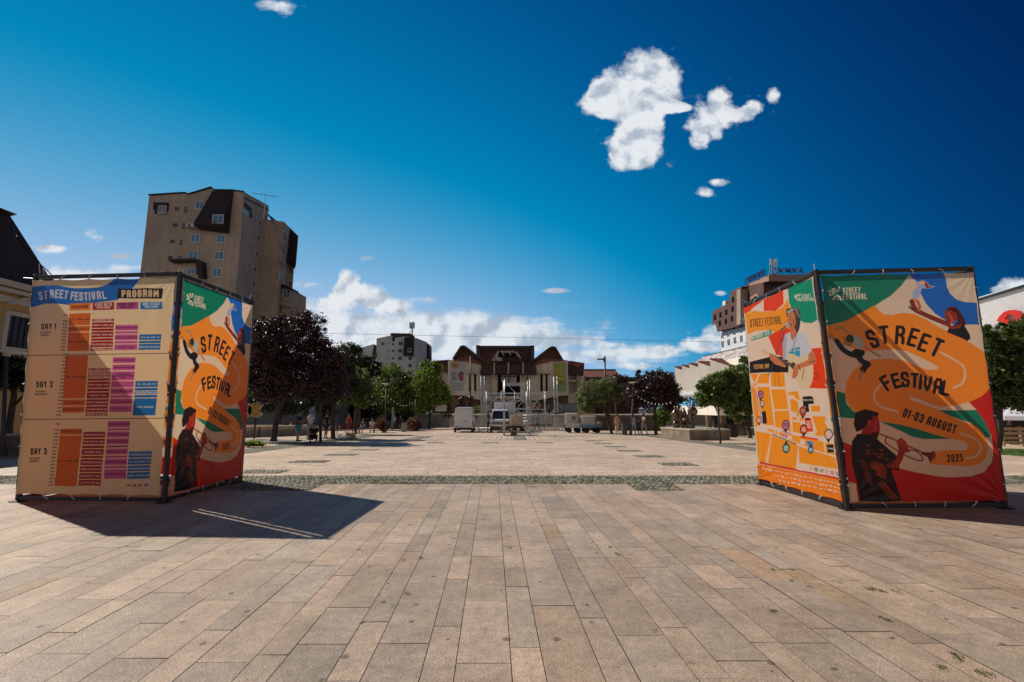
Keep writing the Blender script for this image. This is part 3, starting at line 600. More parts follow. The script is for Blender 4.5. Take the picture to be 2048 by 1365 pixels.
    cells2([(-200,-135,'MODERN GUITAR KIDS WORKSHOP'),(-120,-56,'TEATRU DE PAPUSI MINI (30)'),(-45,54,'WORKSHOP|TEATRU DE PAPUSI|MINI'),(62,130,''),(138,205,'STREET VAN JAZZ (30)'),(213,243,''),(250,316,'ROCK TREND (30)'),(324,396,'MAYA (30)')], *p1, PK, black, 0, -.075)
    cells2([(58,126,'DJ CLUB (7)'),(133,164,''),(170,201,'FIREWORKS SHOW (15)'),(209,240,''),(246,430,'FOLK DANCE')], *b1, BL, WB, 60, -.075)
    a.text('DAY 2', 312, 104, 495, 98, 68, black, 13); a.text('02 AUGUST', 308, 180, 425, 177, 19, black, 5); a.text('(SATURDAY)', 303, 210, 435, 206, 19, black, 5)
    for i in range(18):
        y = -228+i*38.6; x = 590-(y+60)*.13; a.text(['13:30','14:00','15:30','16:30','17:00','17:30','17:45','18:00','18:30','19:00','19:30','20:00','20:30','21:00','21:30','22:00','22:30','23:00'][i], x-6, y, x+42, y, 18, black, 5)
    a.line([(175,479),(1660,456)], 7, black); a.line([(-60+290-5,-216+2),(1700+25,-246)], 7, black)
    cells2([(573,638,'STREET VAN JAZZ (30)'),(645,1180,'JUL. PARK (30)')], 566, 797, OR, black, 573, -.105)
    cells2([(604,668,'MUREȘ FOLK DANCE GROUP (30)'.replace('Ș','S')),(678,740,'ARTISTA (15)'),(750,780,''),(787,850,'DANCE (30)'),(858,884,''),(893,958,'JAMES COHEN & BAND (30)'),(966,1030,'PIANO & DRUMS (30)'),(1038,1102,'GEOSPOT (30)'),(1110,1173,'LIFE OF ICE (30)')], 808, 1040, RD, W, 604, -.10)
    cells2([(490,557,'MODERN GUITAR KIDS WORKSHOP'),(565,592,''),(600,663,'IZZY HORSTONES (30)'),(672,736,'WORKSHOP KIDS HORSTONES'),(745,770,'DJ CLAUDIA (7)'),(779,843,'MAGNETICA (30)'),(852,878,''),(886,952,'TANGO STUDIO (30)'),(960,988,''),(996,1097,'JP. STREET (30)')], 1068, 1300, PK, black, 490, -.085)
    cells2([(806,874,'FIREWORKS SHOW (15)'),(882,946,'DJ CLOUD (7)'),(954,1016,'FIREWORKS SHOW (15)'),(1024,1094,'STREET JAZZ NIGHT (30)')], 1288, 1520, BL, WB, 806, -.10)
    a.text('DAY 3', 250, 818, 430, 812, 68, black, 13); a.text('03 AUGUST', 243, 890, 360, 887, 19, black, 5); a.text('(SUNDAY)', 240, 920, 345, 917, 19, black, 5)
    for i in range(18):
        y = 524 if i == 0 else 590+(i-1)*36.2; x = 512-(y-524)*.11; a.text(['12:00','15:30','16:00','16:30','17:00','17:30','18:00','18:30','19:00','19:30','20:00','20:30','21:00','21:30','22:00','22:30','23:00','23:30'][i], x, y, x+46, y, 18, black, 5)
    for i, c in enumerate([(.55,.2,.05),(.5,.03,.03),(.5,.15,.15),(.05,.2,.5)]):
        x = 1255+i*60; a.poly([(x,1148),(x+42,1146),(x+44,1172),(x,1174)], c); a.line([(x+6,1160),(x+38,1159)], 5, (.6,.42,.26))
    return a.done()
def map_art():
    cr, og, rd, gn = (.82,.66,.52), (.95,.33,.012), (.86,.055,.006), (.004,.30,.17)
    a = Art(330, 500, [(1491,612),(1630,548),(1690,1012),(1527,968)], cr)
    a.o = (1480, 530, 5.25)
    a.poly([(40,430),(270,335),(270,340),(200,400),(120,470),(60,500)], rd); a.poly([(272,340),(475,235),(485,390),(400,465),(275,465)], rd)
    a.poly([(75,490),(170,465),(290,470),(400,465),(480,420),(525,330),(550,420),(560,560),(560,690),(400,690),(300,670),(200,680),(115,720)], og)
    a.poly([(525,200),(775,110),(840,560),(780,595),(700,590),(640,555),(580,470),(540,360)], gn)
    a.poly([(330,740),(400,690),(520,650),(620,690),(560,800),(480,960),(410,930),(370,840)], rd); a.poly([(770,870),(880,855),(940,1300),(750,1295),(790,1180),(800,960)], rd)
    logo(a, 652, 318, .58, (.8,.72,.6))
    a.text('STREET FESTIVAL', 132, 600, 468, 560, 84, black, 17)
    a.poly([(142,745),(362,660),(365,725),(150,790)], (.03,.30,.17)); a.text('1-3 AUGUST 2025', 150, 758, 348, 692, 44, (.85,.8,.7), 11)
    a.poly([(132,1020),(350,960),(540,960),(540,1128),(300,1130),(135,1142)], black); a.text('FESTIVAL MAP', 178, 1072, 343, 1058, 48, (.85,.42,.12), 11)
    # the map's blocks
    for p in [[(140,1150),(235,1145),(190,1240)],[(210,1250),(245,1150),(335,1135),(340,1250)],[(355,1135),(495,1125),(510,1285),(368,1282)],[(150,1280),(170,1275),(210,1330),(160,1345)],[(215,1290),(345,1290),(400,1710),(300,1700),(250,1500)]]: a.poly(p, og)
    a.disc(192, 1265, 16, 18, og)
    a.o = (1480, 770, 5.25)
    for p in [[(160,70),(195,50),(260,430),(205,470)],[(215,30),(345,28),(398,445),(300,430)],[(362,55),(512,52),(545,265),(400,275)],[(400,290),(550,280),(580,510),(412,460)],[(540,85),(645,68),(650,120),(670,165),(630,160),(600,115),(545,115)],[(560,160),(600,155),(645,185),(660,345),(640,350),(625,295),(575,290)],[(775,228),(868,225),(870,290),(785,290)],[(585,350),(635,355),(635,390),(588,385)],[(660,355),(695,360),(697,398),(665,395)],[(790,340),(925,340),(935,385),(915,400),(940,440),(955,500),(960,560),(825,550),(820,520),(845,515),(815,420)],
              [(588,405),(670,410),(690,535),(595,510)],[(205,510),(370,540),(320,860),(245,850)],[(375,555),(650,660),(625,920),(345,860)],[(655,668),(1030,790),(1050,915),(660,850)],[(410,500),(440,510),(435,545),(412,540)],[(450,515),(905,615),(918,740),(780,690),(450,550)],[(920,625),(1010,640),(1025,760),(930,740)],[(330,480),(400,500),(400,530),(345,510)]]: a.poly(p, og)
    a.poly([(196,55),(205,53),(285,430),(275,433)], (.55,.2,.42)); a.poly([(690,130),(770,120),(800,135),(808,205),(752,210),(762,295),(735,295),(725,240),(700,230)], black); a.text('NATIONAL THEATRE', 698, 166, 795, 164, 17, (.8,.7,.6), 4)
    a.poly([(268,300),(310,288),(328,425),(285,430)], black)
    a.poly([(708,360),(780,358),(805,505),(745,512)], rd); a.poly([(728,360),(762,358),(764,382),(730,384)], black)
    for i, t in enumerate(('STREET','ART','SQUARE')): a.text(t, 728+i*4, 405+i*28, 778+i*4, 403+i*28, 19, (.85,.75,.65), 5)
    a.poly([(672,555),(850,582),(852,603),(675,575)], rd); a.poly([(475,490),(580,530),(582,545),(478,508)], (.6,.25,.45)); a.poly([(378,535),(632,642),(634,655),(380,548)], (.05,.14,.07)); a.poly([(733,610),(795,615),(803,650),(800,680),(740,652)], (.03,.25,.6)); a.poly([(484,535),(532,542),(536,580),(488,572)], (.6,.25,.45)); a.poly([(542,550),(590,562),(592,600),(545,590)], cr); a.poly([(668,590),(718,600),(720,650),(672,640)], cr)
    a.poly([(940,650),(1010,640),(1022,730),(950,735)], black); a.text('CATHEDRAL', 948, 688, 1014, 692, 16, (.8,.7,.6), 4)
    def pin(x, y, r, c, t, tc, tip=(0, 1)):
        a.poly([(x-r*.35*abs(tip[1])-r*.0, y+tip[1]*r*.8),(x+r*.35, y+tip[1]*r*.8),(x+tip[0]*r, y+tip[1]*r*1.6)], black)
        a.disc(x, y, r*.68, r, black); a.disc(x, y, r*.52, r*.76, c)
        for i, q in enumerate(t): a.text(q, x-r*.4, y+(i-(len(t)-1)/2)*r*.42, x+r*.4, y+(i-(len(t)-1)/2)*r*.42, r*.32, tc, r*.08)
    pin(257, 112, 46, (.62,.22,.45), ('GROOVE','STREET'), black); pin(275, 210, 36, cr, ('PARK',), black); pin(240, 390, 42, (.85,.8,.75), (), black); pin(521, 440, 56, (.62,.22,.45), ('MAIN','STREET'), black); pin(706, 485, 58, rd, ('STREET','FOOD'), (.85,.8,.7)); pin(697, 288, 56, black, ('MAIN','STAGE'), (.85,.8,.7)); pin(526, 695, 56, (.1,.35,.28), ('KIDS','STREET'), (.8,.8,.7), (0,-1)); pin(777, 706, 42, (.03,.3,.65), ('WINE','STREET'), (.85,.85,.8), (0,-1)); pin(958, 535, 62, (.85,.8,.75), (), black)
    a.line([(248,345),(231,430)], 5, rd)
    for x, y, r in ((240,390,20),(958,535,28)):
        pts = [(x+r*.75*math.cos(t/16*6.2832), y+r*1.1*math.sin(t/16*6.2832)) for t in range(17)]; a.line(pts, 6, rd); a.line([(x-r*.4,y+r*.8),(x+r*.4,y-r*.8)], 6, rd)
    a.disc(697, 288, 31, 45, rd); a.disc(697, 288, 22, 30, black); a.text('MAIN', 680, 275, 714, 275, 15, cr, 4); a.text('STAGE', 680, 297, 714, 297, 15, cr, 4)
    a.poly([(250,845),(1130,1018),(1135,1045),(245,870)], (.72,.05,.012))
    a.poly([(200,868),(1140,1045),(1180,1330),(200,1100)], (.94,.24,.008))
    a.poly([(655,850),(1050,915),(1120,1015),(625,925)], cr)
    for i, c in enumerate([(.85,.45,.2),(.15,.10,.07),(.15,.35,.22),(.75,.35,.45),(.8,.1,.04),(.05,.3,.6)]):
        x = 762+i*55; y = 895+i*11
        for j in range(3): a.line([(x,y+j*14),(x+34,y+4+j*14)], 7, c)
    rs = random.Random(5)
    for r_ in range(3):
        x = 290 if r_ == 0 else 340+60*r_; 
        while x < 1110:
            y = 925+(x-290)*.19+r_*48; w = rs.choice((14,22,34)); a.line([(x,y),(x+w,y+w*.15)], rs.choice((8,14)), (.80,.62,.45)); x += w+26
    # singer with guitar
    a.o = (1480, 530, 5.25)
    sk, sd = (.62,.20,.085), (.33,.085,.035)
    a.line([(395,1120),(408,1285)], 4, black); a.line([(428,1110),(450,1285)], 5, black)
    a.poly([(500,720),(560,690),(650,690),(720,730),(782,890),(735,950),(740,1000),(480,990),(480,850)], (.60,.63,.70)); a.poly([(480,990),(478,800),(505,715),(520,760),(510,980)], (.42,.45,.55))
    a.poly([(560,880),(655,850),(660,955),(600,960),(540,920)], (.03,.35,.55)); a.line([(560,900),(655,885)], 6, (.6,.63,.7)); a.line([(600,860),(606,950)], 6, (.6,.63,.7))
    a.poly([(555,640),(640,640),(635,700),(580,790),(560,740)], sk); a.line([(630,680),(580,900)], 6, black)
    a.poly([(515,455),(560,432),(640,440),(665,520),(650,660),(618,690),(608,600),(590,500),(540,480),(525,540)], (.055,.04,.035), True); rs = random.Random(8)
    for _ in range(60):
        t = rs.uniform(0, 6.28); x, y = 590+rs.uniform(45, 78)*math.cos(t), 540+rs.uniform(85, 115)*math.sin(t)
        if x > 575 or y < 470: g_ = rs.choice((.04, .07, .16, .3)); a.disc(x, y, 10, 12, (g_, g_*.92, g_*.88), 8)
    a.poly([(520,470),(570,435),(600,450),(570,480),(530,500)], (.38,.36,.36)); a.poly([(600,450),(640,440),(655,520),(630,520)], (.22,.19,.18))
    a.poly([(540,490),(580,470),(608,510),(612,620),(570,668),(545,650),(545,610),(524,590),(532,540)], sk, True); a.line([(545,520),(570,528)], 6, (.1,.04,.02)); a.line([(548,560),(565,555)], 5, sd); a.line([(553,605),(572,615)], 10, (.15,.02,.01)); a.line([(590,560),(600,640)], 14, sd)
    a.line([(330,1175),(405,960),(500,665)], 9, (.02,.06,.16)); a.line([(460,670),(512,632)], 12, (.02,.05,.12)); a.disc(530, 615, 21, 24, (.35,.42,.5)); a.line([(455,675),(445,740),(470,790),(490,770),(470,755)], 4, black, True)
    a.poly([(530,960),(560,925),(620,945),(650,965),(720,945),(770,1000),(800,1130),(780,1250),(730,1310),(660,1290),(620,1200),(545,1170),(540,1060)], (.76,.60,.38), True)
    a.disc(590, 1055, 26, 38, (.20,.08,.03)); a.disc(590, 1055, 18, 28, (.03,.015,.01)); a.line([(340,935),(590,1060)], 26, (.09,.06,.045)); a.poly([(262,890),(290,875),(350,930),(340,960),(270,925)], (.75,.55,.36)); a.line([(700,1090),(683,1205)], 8, (.05,.02,.01))
    for i in range(9): a.line([(385+i*22,948+i*11),(378+i*22,968+i*11)], 3, (.5,.4,.3))
    a.poly([(345,935),(372,925),(400,950),(520,1060),(500,1075),(400,1040),(350,990)], sk); a.poly([(745,940),(790,890),(825,975),(815,1030),(660,1090),(640,1150),(600,1195),(582,1170),(600,1060),(640,1040),(740,990)], sk, True); a.line([(640,1045),(665,1100)], 9, black); a.line([(600,1100),(590,1180)], 5, sd); a.line([(622,1110),(610,1190)], 5, sd); a.line([(760,1020),(820,1000)], 12, sd)
    a.line([(795,1125),(840,1150),(845,1190),(795,1185)], 5, black, True)
    return a.done()
# ---------------------------------------------------------------- the two banner cubes
M_ban = mat('vinyl_banner', (.6, .5, .4), .38, attr=True, trans=.5, spec=.45, bump=.05, bs=6)
M_black = mat('black_painted_steel', (.012, .012, .014), .45, var=.1)
M_tie = mat('cable_tie_nylon', (.55, .58, .6), .35)
def banner(name, c4, im, parent, nrm, seed, u0=.05, u1=.955, v0=.03, v1=.977, res=1.):
    """c4: bottom-left, bottom-right, top-right, top-left of the face, seen from outside"""
    H, W = im.shape[:2]; nx, ny = int((W-1)*res)+1, int((H-1)*res)+1
    uu, vv = np.meshgrid(np.linspace(0, 1, nx), np.linspace(0, 1, ny)); rs = np.random.RandomState(seed)
    bl, br, tr_, tl = [np.array(c) for c in c4]
    sx = .006*np.abs(np.sin(vv*math.pi*7))*(1-2*uu)*np.abs(1-2*uu)**5; sy = .005*np.abs(np.sin(uu*math.pi*5))*(1-2*vv)*np.abs(1-2*vv)**5
    U = u0+(u1-u0)*uu+sx; Vv = v0+(v1-v0)*vv+sy
    P = (bl[None, None]*(1-U[..., None])*(1-Vv[..., None])+br*(U[..., None])*(1-Vv[..., None])+tr_*U[..., None]*Vv[..., None]+tl*(1-U[..., None])*Vv[..., None])
    edge = np.minimum(np.minimum(uu, 1-uu)*6, np.minimum(vv, 1-vv)*8).clip(0, 1)
    w = np.zeros_like(uu)
    for _ in range(7):
        a = rs.uniform(-1.2, 1.2); f = rs.uniform(3, 9); ph = rs.uniform(0, 6.3); w += rs.uniform(.15, .45)*np.sin((uu*math.cos(a)+vv*1.5*math.sin(a))*f+ph)
    fold = np.zeros_like(uu)   # tension folds fanning out of the lower corners
    for (cx, cy, amp) in ((0, 0, 1), (1, 0, .8), (1, 1, .35), (0, 1, .35)):
        dx, dy = uu-cx, (vv-cy)*1.5; an = np.arctan2(dy, dx); r = np.hypot(dx, dy); fold += amp*np.sin(an*17+rs.uniform(0, 6))*np.exp(-r*3.2)*np.clip(r*8, 0, 1)
    for k in range(4):
        x = rs.uniform(.1, .9); fold += .35*np.exp(-((uu-x-(vv*.25))/.016)**2)*np.exp(-vv*4)*np.clip(vv*20, 0, 1)
    off = .014+edge*(w*.008+.006)+fold*.009
    P = P+np.array(nrm)[None, None]*off[..., None]
    ri = (H-1-(np.linspace(0, H-1, ny))).round().astype(int); ci = np.linspace(0, W-1, nx).round().astype(int); C = im[ri][:, ci].reshape(-1, 3)
    i = np.arange(ny-1)[:, None]*nx+np.arange(nx-1)[None]; F = np.stack([i, i+1, i+nx+1, i+nx], -1).reshape(-1, 4)
    return npmesh(name, P.reshape(-1, 3), F, M_ban, parent, col=C, smooth=True), P
def cube(label, base, top, arts, gapsides, seed):
    """base/top: four corners in order round the footprint, starting so that faces 0 and 1 are the ones seen; outward normals computed"""
    c = sum(base, Vector())/4; root = thing('banner_cube', label, 'banner cube', (c.x, c.y, 0), 'festival banner cubes on the paving')
    T = .045
    for i in range(4):
        m = MB(); m.bar(base[i]+Vector((0, 0, .02)), top[i]+Vector((0, 0, .02)), .066, .066, 0); m.box(base[i].x-.09, base[i].x+.09, base[i].y-.09, base[i].y+.09, 0, .02)
        m.build('post', M_black, root, bevel=.008)
        j = (i+1) % 4; d = (base[j]-base[i]).normalized()*.05
        m = MB(); m.bar(base[i]+d+Vector((0, 0, .055)), base[j]-d+Vector((0, 0, .055)), .07, .07); m.build('beam', M_black, root, bevel=.006)
        m = MB(); m.bar(top[i]+d-Vector((0, 0, .03)), top[j]-d-Vector((0, 0, .015)), .065, .065); m.build('beam', M_black, root, bevel=.006)
    for i in range(4):
        j = (i+1) % 4; bl, br, tr_, tl = base[i], base[j], top[j], top[i]
        n = ((br-bl).cross(tl-bl)).normalized()
        if n.dot((bl+br)/2-c) < 0: n = -n
        seen = i < 2; im = arts[i]; n2 = n*.035
        o, P = banner('banner', [p+n2 for p in (bl, br, tr_, tl)], im, root, n, seed+i, res=1. if seen else .2, u0=gapsides[i][0], u1=gapsides[i][1], v1=.977 if seen else 1.01)
        if not seen: continue
        ny, nx = P.shape[:2]
        def tie(p, q):
            m = MB(); m.tube([p+Vector(n)*.012, (p+q)/2+Vector(n)*.03, q+Vector(n)*.012], .006, 5); m.ball(p+Vector(n)*.008, .014, .014, .014, 6); m.build('cable_tie', M_tie, root)
        for k in range(7):
            r_ = int((k+.5)/7*(ny-1))
            for cc, post0, post1 in ((0, bl, tl), (nx-1, br, tr_)):
                p = Vector(P[r_, cc]); f = (k+.5)/7*.94+.03; q = post0.lerp(post1, f)+n*.05; tie(p, q)
        for k in range(1, 5):
            c_ = int(k/5*(nx-1))
            for rr, e0, e1 in ((0, bl, br), (ny-1, tl, tr_)):
                p = Vector(P[rr, c_]); q = e0.lerp(e1, .05+.9*k/5)+n*.045+Vector((0, 0, .05 if rr == 0 else -.02)); tie(p, q)
    return root
IM_F, IM_P, IM_M = festival_art(), program_art(), map_art()
gl = lambda x, y: gnd(x, y)
A, B, C_ = Vector((-8.583, 8.235, 0)), Vector((-5.956, 8.108, 0)), Vector((-5.985, 10.358, 0)); D_ = A+C_-B
A1, B1, C1 = at(72, 553, A.y), at(361, 546, B.y), at(505, 603, C_.y); D1 = A1+C1-B1
zt = (A1.z+B1.z+C1.z)/3
for q in (A1, B1, C1, D1): q.z = zt*.5+q.z*.5
LC = cube('large festival banner cube with the three day program on its front', [A, B, C_, D_], [A1, B1, C1, D1], [IM_P, IM_F, IM_F, IM_F], [(-.004, .984), (.015, .985), (0., 1.), (0., 1.)], 3)
P_, Q_, R_ = Vector((5.275, 9.961, 0)), Vector((5.346, 7.566, 0)), Vector((7.974, 7.676, 0)); S_ = P_+R_-Q_
P1, Q1, R1 = at(1490, 608, P_.y), at(1632, 542, Q_.y), at(1941, 536, R_.y); S1 = P1+R1-Q1
RC = cube('large festival banner cube with the orange map and singer on its side', [P_, Q_, R_, S_], [P1, Q1, R1, S1], [IM_M, IM_F, IM_F, IM_F], [(.0, .99), (.008, .997), (0., 1.), (0., 1.)], 13)
# loose cable tie ends standing off the frames
for root, lst in ((LC, [(80,548,8.23,-2,-20),(88,550,8.23,-2,-14),(71,558,8.23,-24,-2),(290,547,8.12,12,-10),(356,545,8.1,4,-11),(362,548,8.1,7,-12),(388,562,8.6,8,-11),(497,604,10.3,5,-14)]),
                  (RC, [(1629,540,7.57,-1,-12),(1495,606,9.9,-12,-6)])):
    for x, y, Y, dx, dy in lst: m = MB(); m.tube([at(x, y, Y), at(x+dx, y+dy, Y)], .008, 5); m.build('cable_tie', M_tie, root)
# thin seam straps across the program banner
# ================================================================ BUILDINGS
M_glass = mat('window_glass', (.025, .04, .06), .06, spec=1., var=.3, vs=.6)
M_glassb = mat('sky_tinted_glass', (.05, .19, .31), .08, spec=.35, var=.4, vs=.7)  # blue of the reflected sky is put into the base colour
M_wframe = mat('white_window_frame', (.62, .62, .6), .5)
M_dframe = mat('dark_window_frame', (.03, .02, .018), .5)
M_tow = mat('beige_render', (.44, .345, .25), .85, var=.10, vs=.25, bump=.25, bs=5, stain=.16)
M_roofdk = mat('dark_brown_cladding', (.030, .018, .015), .7, var=.25, vs=2, bump=.4, bs=4)
M_white = mat('white_render', (.60, .585, .55), .8, var=.07, vs=.3, bump=.2, bs=4, stain=.12)
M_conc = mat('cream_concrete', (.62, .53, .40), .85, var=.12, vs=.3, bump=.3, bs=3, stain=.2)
M_concd = mat('dark_concrete_trim', (.33, .27, .2), .85, var=.15, vs=.5, stain=.15)  # darker brown concrete for ribs, columns, hoods and vents
M_maroon = tiles('maroon_shingles', (.055, .017, .012), (.035, .011, .009), 1., w=.45, h=.4)
M_redtile = tiles('red_brown_tiles', (.20, .062, .032), (.14, .042, .022), 1., w=.5, h=.5)
M_brick = tiles('dark_clinker_tiles', (.115, .045, .030), (.075, .030, .022), 1., (.03,.02,.015), w=.7, h=.35)
M_silver = tiles('weathered_silver_shingles', (.80, .76, .73), (.26, .16, .12), 1., (.10,.05,.04), .5, w=.28, h=.24, metal=.1)
M_yel = mat('yellow_render', (.46, .30, .12), .85, var=.08, vs=.4, bump=.2, bs=5, stain=.12)
M_stuc = mat('white_stucco_moulding', (.48, .44, .38), .75, var=.08)
M_metal = mat('galvanised_steel', (.42, .44, .46), .38, metal=.8, var=.15, vs=6)
M_dkmetal = mat('dark_grey_metal', (.035, .04, .045), .45, metal=.3)
M_void = mat('unlit_interior', (.010, .008, .008), 1., spec=.03)
M_wood = mat('brown_timber', (.10, .040, .018), .7, var=.25, vs=4)
class Face:
    """vertical plane through two plan points; pt() finds where a line of sight meets it"""
    def __init__(s, a, b):
        s.a = Vector((a[0], a[1], 0)); s.b = Vector((b[0], b[1], 0)); s.d = (s.b-s.a).normalized(); s.n = Vector((s.d.y, -s.d.x, 0))
        if s.n.dot(-s.a) < 0: s.n = -s.n
    def pt(s, x, y, off=0.):
        r = Vector(ray(x, y)); o = Vector((0, 0, CH)); t = (s.a-o).dot(s.n)/r.dot(s.n); return o+r*t+s.n*off
    def rect(s, x0, y0, x1, y1, off=0.):
        """an upright rectangle whose corners (x0,y0) upper-left and (x1,y1) lower-right were sighted"""
        p = s.pt((x0+x1)/2, y0); q = s.pt((x0+x1)/2, y1); l = s.pt(x0, (y0+y1)/2); r = s.pt(x1, (y0+y1)/2); n = s.n*off
        return [Vector((l.x, l.y, q.z))+n, Vector((r.x, r.y, q.z))+n, Vector((r.x, r.y, p.z))+n, Vector((l.x, l.y, p.z))+n]
def window(face, x0, y0, x1, y1, parent, frame=M_wframe, glass=M_glass, mull=1, depth=.10, sur=None, cross=0):
    bl, br, tr_, tl = face.rect(x0, y0, x1, y1); n = face.n; d = (br-bl).normalized(); up = Vector((0, 0, 1)); w = (br-bl).length; h = (tl-bl).length; t = max(.06, min(w, h)*.07)
    m = MB()
    for a, b in ((bl+up*t/2, br+up*t/2), (tl-up*t/2, tr_-up*t/2)): m.bar(a+n*.03, b+n*.03, t, t)
    for a, b in ((bl+d*t/2+up*t, tl+d*t/2-up*t), (br-d*t/2+up*t, tr_-d*t/2-up*t)): m.bar(a+n*.031, b+n*.031, t, t)
    for i in range(mull):
        p = d*(w*(i+1)/(mull+1)); m.bar(bl+p+n*.028+up*t, tl+p+n*.028-up*t, t*.8, t*.8)
    for i in range(cross):
        p = up*(h*(i+1)/(cross+1)); m.bar(bl+p+n*.026+d*t, br+p+n*.026-d*t, t*.5, t*.5)
    m.bar(bl-d*.08-up*.04+n*.07, br+d*.08-up*.04+n*.07, .16, .06)
    o = m.build('window', frame, parent)
    g = MB(); g.prism([bl+n*.012, br+n*.012, tr_+n*.012, tl+n*.012], n*-.05); g.build('pane', glass, o)
    return o
# ---------------- tower block
F1 = Face((at(285, 700, 82).x, 82), (at(468, 700, 82).x+.01, 82)); tb = thing('tower_block', 'tall beige tower block with dark mansard dormers behind the program cube', 'apartment block', (-55, 90, zg(90)))
def c1(x, y): return (260+x/4.55, 360+y/4.55)
def down(p, z=-1.3): return Vector((p.x, p.y, z))
def prism_px(m, face, pts, depth, mi=0, mi2=None, off=0.): return m.prism([face.pt(x, y, off) for x, y in pts], -face.n*depth, mi, mi2)
m = MB()
p1 = [c1(175,143), c1(510,122), c1(540,135), c1(745,73), c1(778,97), c1(945,100), c1(1005,115)]
PR = F1.pt(*c1(1000, 600)); rightx = PR.x
top = [F1.pt(*p) for p in p1]; lx = F1.pt(*c1(128, 560)).x
poly = [Vector((lx, 82, -1.3)), Vector((lx, 82, F1.pt(*c1(128,560)).z)), Vector((top[0].x, 82, top[0].z))]+[Vector((q.x, 82, q.z)) for q in top[1:-1]]+[Vector((rightx, 82, top[-1].z)), Vector((rightx, 82, -1.3))]
F2x = at(*c1(1225, 700), 99).x; dz2 = Face((rightx, 82), (F2x, 99)).pt(*c1(1240, 245)).z-Face((rightx, 82), (F2x, 99)).pt(*c1(1005, 115)).z
m.prism(poly, (F2x-rightx, 17, dz2)); m.build('wall', M_tow, tb)
F2 = Face((rightx, 82), (at(*c1(1225, 700), 99).x, 99))
q1, q2 = F2.pt(*c1(1005, 115)), F2.pt(*c1(1240, 245)); e2 = F2.b
F3 = Face((e2.x-3, 99), (at(*c1(1375, 700), 99).x, 99)); F3r = Face((F3.b.x, 99), (at(*c1(1445, 700), 112).x, 112)); m = MB()
a, b = F3.pt(*c1(1262, 382)), F3.pt(*c1(1370, 380)); c = F3r.pt(*c1(1452, 404))
m.prism([Vector((a.x-4, 99, -1.3)), Vector((F3.b.x, 99, -1.3)), Vector((F3.b.x, 99, b.z)), Vector((a.x-4, 99, b.z))], (F3.b.x*12/99, 12, 0))
m.prism([down(F3r.a), down(F3r.b), Vector((F3r.b.x, F3r.b.y, c.z)), Vector((F3r.a.x, F3r.a.y+.02, b.z))], -F3r.n*5); m.build('wall', M_tow, tb)
F4 = Face((F3r.b.x-.5, 111), (at(*c1(1500, 700), 111).x, 111)); m = MB()
m.prism([Vector((F4.a.x, 111, -1.3)), Vector((F4.b.x, 111, -1.3)), Vector((F4.b.x, 111, F4.pt(*c1(1530, 515)).z)), Vector((F4.a.x, 111, F4.pt(*c1(1460, 440)).z))], (F4.b.x*8/111, 8, 0)); m.build('wall', M_tow, tb)
# coping and mansards
m = MB()
for a, b in zip(poly[2:-2], poly[3:-1]): m.bar(a+Vector((0, -.1, .06)), b+Vector((0, -.1, .06)), .5, .14)
m.bar(Vector((rightx, 82, q1.z+.06)), Vector((e2.x, e2.y, q2.z+.06)), .5, .14); m.build('coping', M_roofdk, tb)
m = MB(); T = lambda x, y, o=0.: F1.pt(*c1(x, y), o)
m.add([T(752,103,.1),T(945,103,.1),T(905,470,2.4),T(655,450,2.4),T(640,460,.1),T(905,492,.1)], [[0,1,2,3],[0,3,4],[1,5,2],[3,2,5,4]]); m.build('mansard', M_roofdk, tb)
Fm = Face((F1.a.x, 79.9), (F1.b.x, 79.9)); window(Fm, *c1(752,318), *c1(852,396), tb, glass=M_glassb)
m = MB(); m.add([T(175,200,.02),T(160,330,.02),Vector((T(85,520).x, 84, T(85,520).z)),Vector((T(85,520).x, 90, T(85,520).z)),Vector((T(128,550).x, 84, T(128,550).z)),Vector((T(175,200).x, 90, T(175,200).z))], [[0,1,4,2],[0,2,3,5],[2,4,3]]); m.build('mansard', M_roofdk, tb)
m = MB(); U = lambda x, y, o=0., Y=111: Face((0, Y), (10, Y)).pt(*c1(x, y), o)
m.add([U(1450,430,.2),U(1535,515,.2),U(1562,805,3.),U(1425,740,3.),U(1425,745,0),U(1500,812,0)], [[0,1,2,3],[0,3,4],[1,5,2],[3,2,5,4]]); m.build('mansard', M_roofdk, tb)
m = MB(); m.add([Vector((e2.x-.3, 98, q2.z-.6)), Vector((e2.x+2.2, 98, a.z)), Vector((e2.x+2.2, 103, a.z)), Vector((e2.x-.3, 103, q2.z-.6))], [[0,1,2,3]]); 
m.prism([F3.pt(*c1(1232,350),.1), F3.pt(*c1(1272,385),.1), F3.pt(*c1(1272,420),.1), F3.pt(*c1(1232,400),.1)], (0, 4, 0)); m.build('mansard', M_roofdk, tb)
for (x0, y0, x1, y1) in [(597,195,678,268),(580,345,660,415),(552,495,638,572),(535,648,620,722),(525,808,598,860),(788,503,870,575),(768,652,855,728),(752,806,836,884),(738,960,822,1040),(720,1110,806,1190)]:
    window(F1, *c1(x0,y0), *c1(x1,y1), tb, glass=M_glassb)
m = MB(); m.prism([T(222,210,.25),T(357,212,.25),T(352,280,.25),T(335,280,.25),T(335,312,.25),T(232,312,.25),T(235,278,.25),T(220,275,.25)], (0, .2, 0)); m.build('dormer_surround', M_roofdk, tb); window(Face((F1.a.x, 81.7), (F1.b.x, 81.7)), *c1(258,236), *c1(330,306), tb)
for (x, y) in [(427,266),(411,413),(388,562),(368,709),(350,850)]:
    for dx in (-14, 0, 14): m = MB(); m.prism(F1.rect(*c1(x+dx-4,y-16), *c1(x+dx+4,y+16), .03), (0, .06, 0)); m.build('vent', M_void, tb)
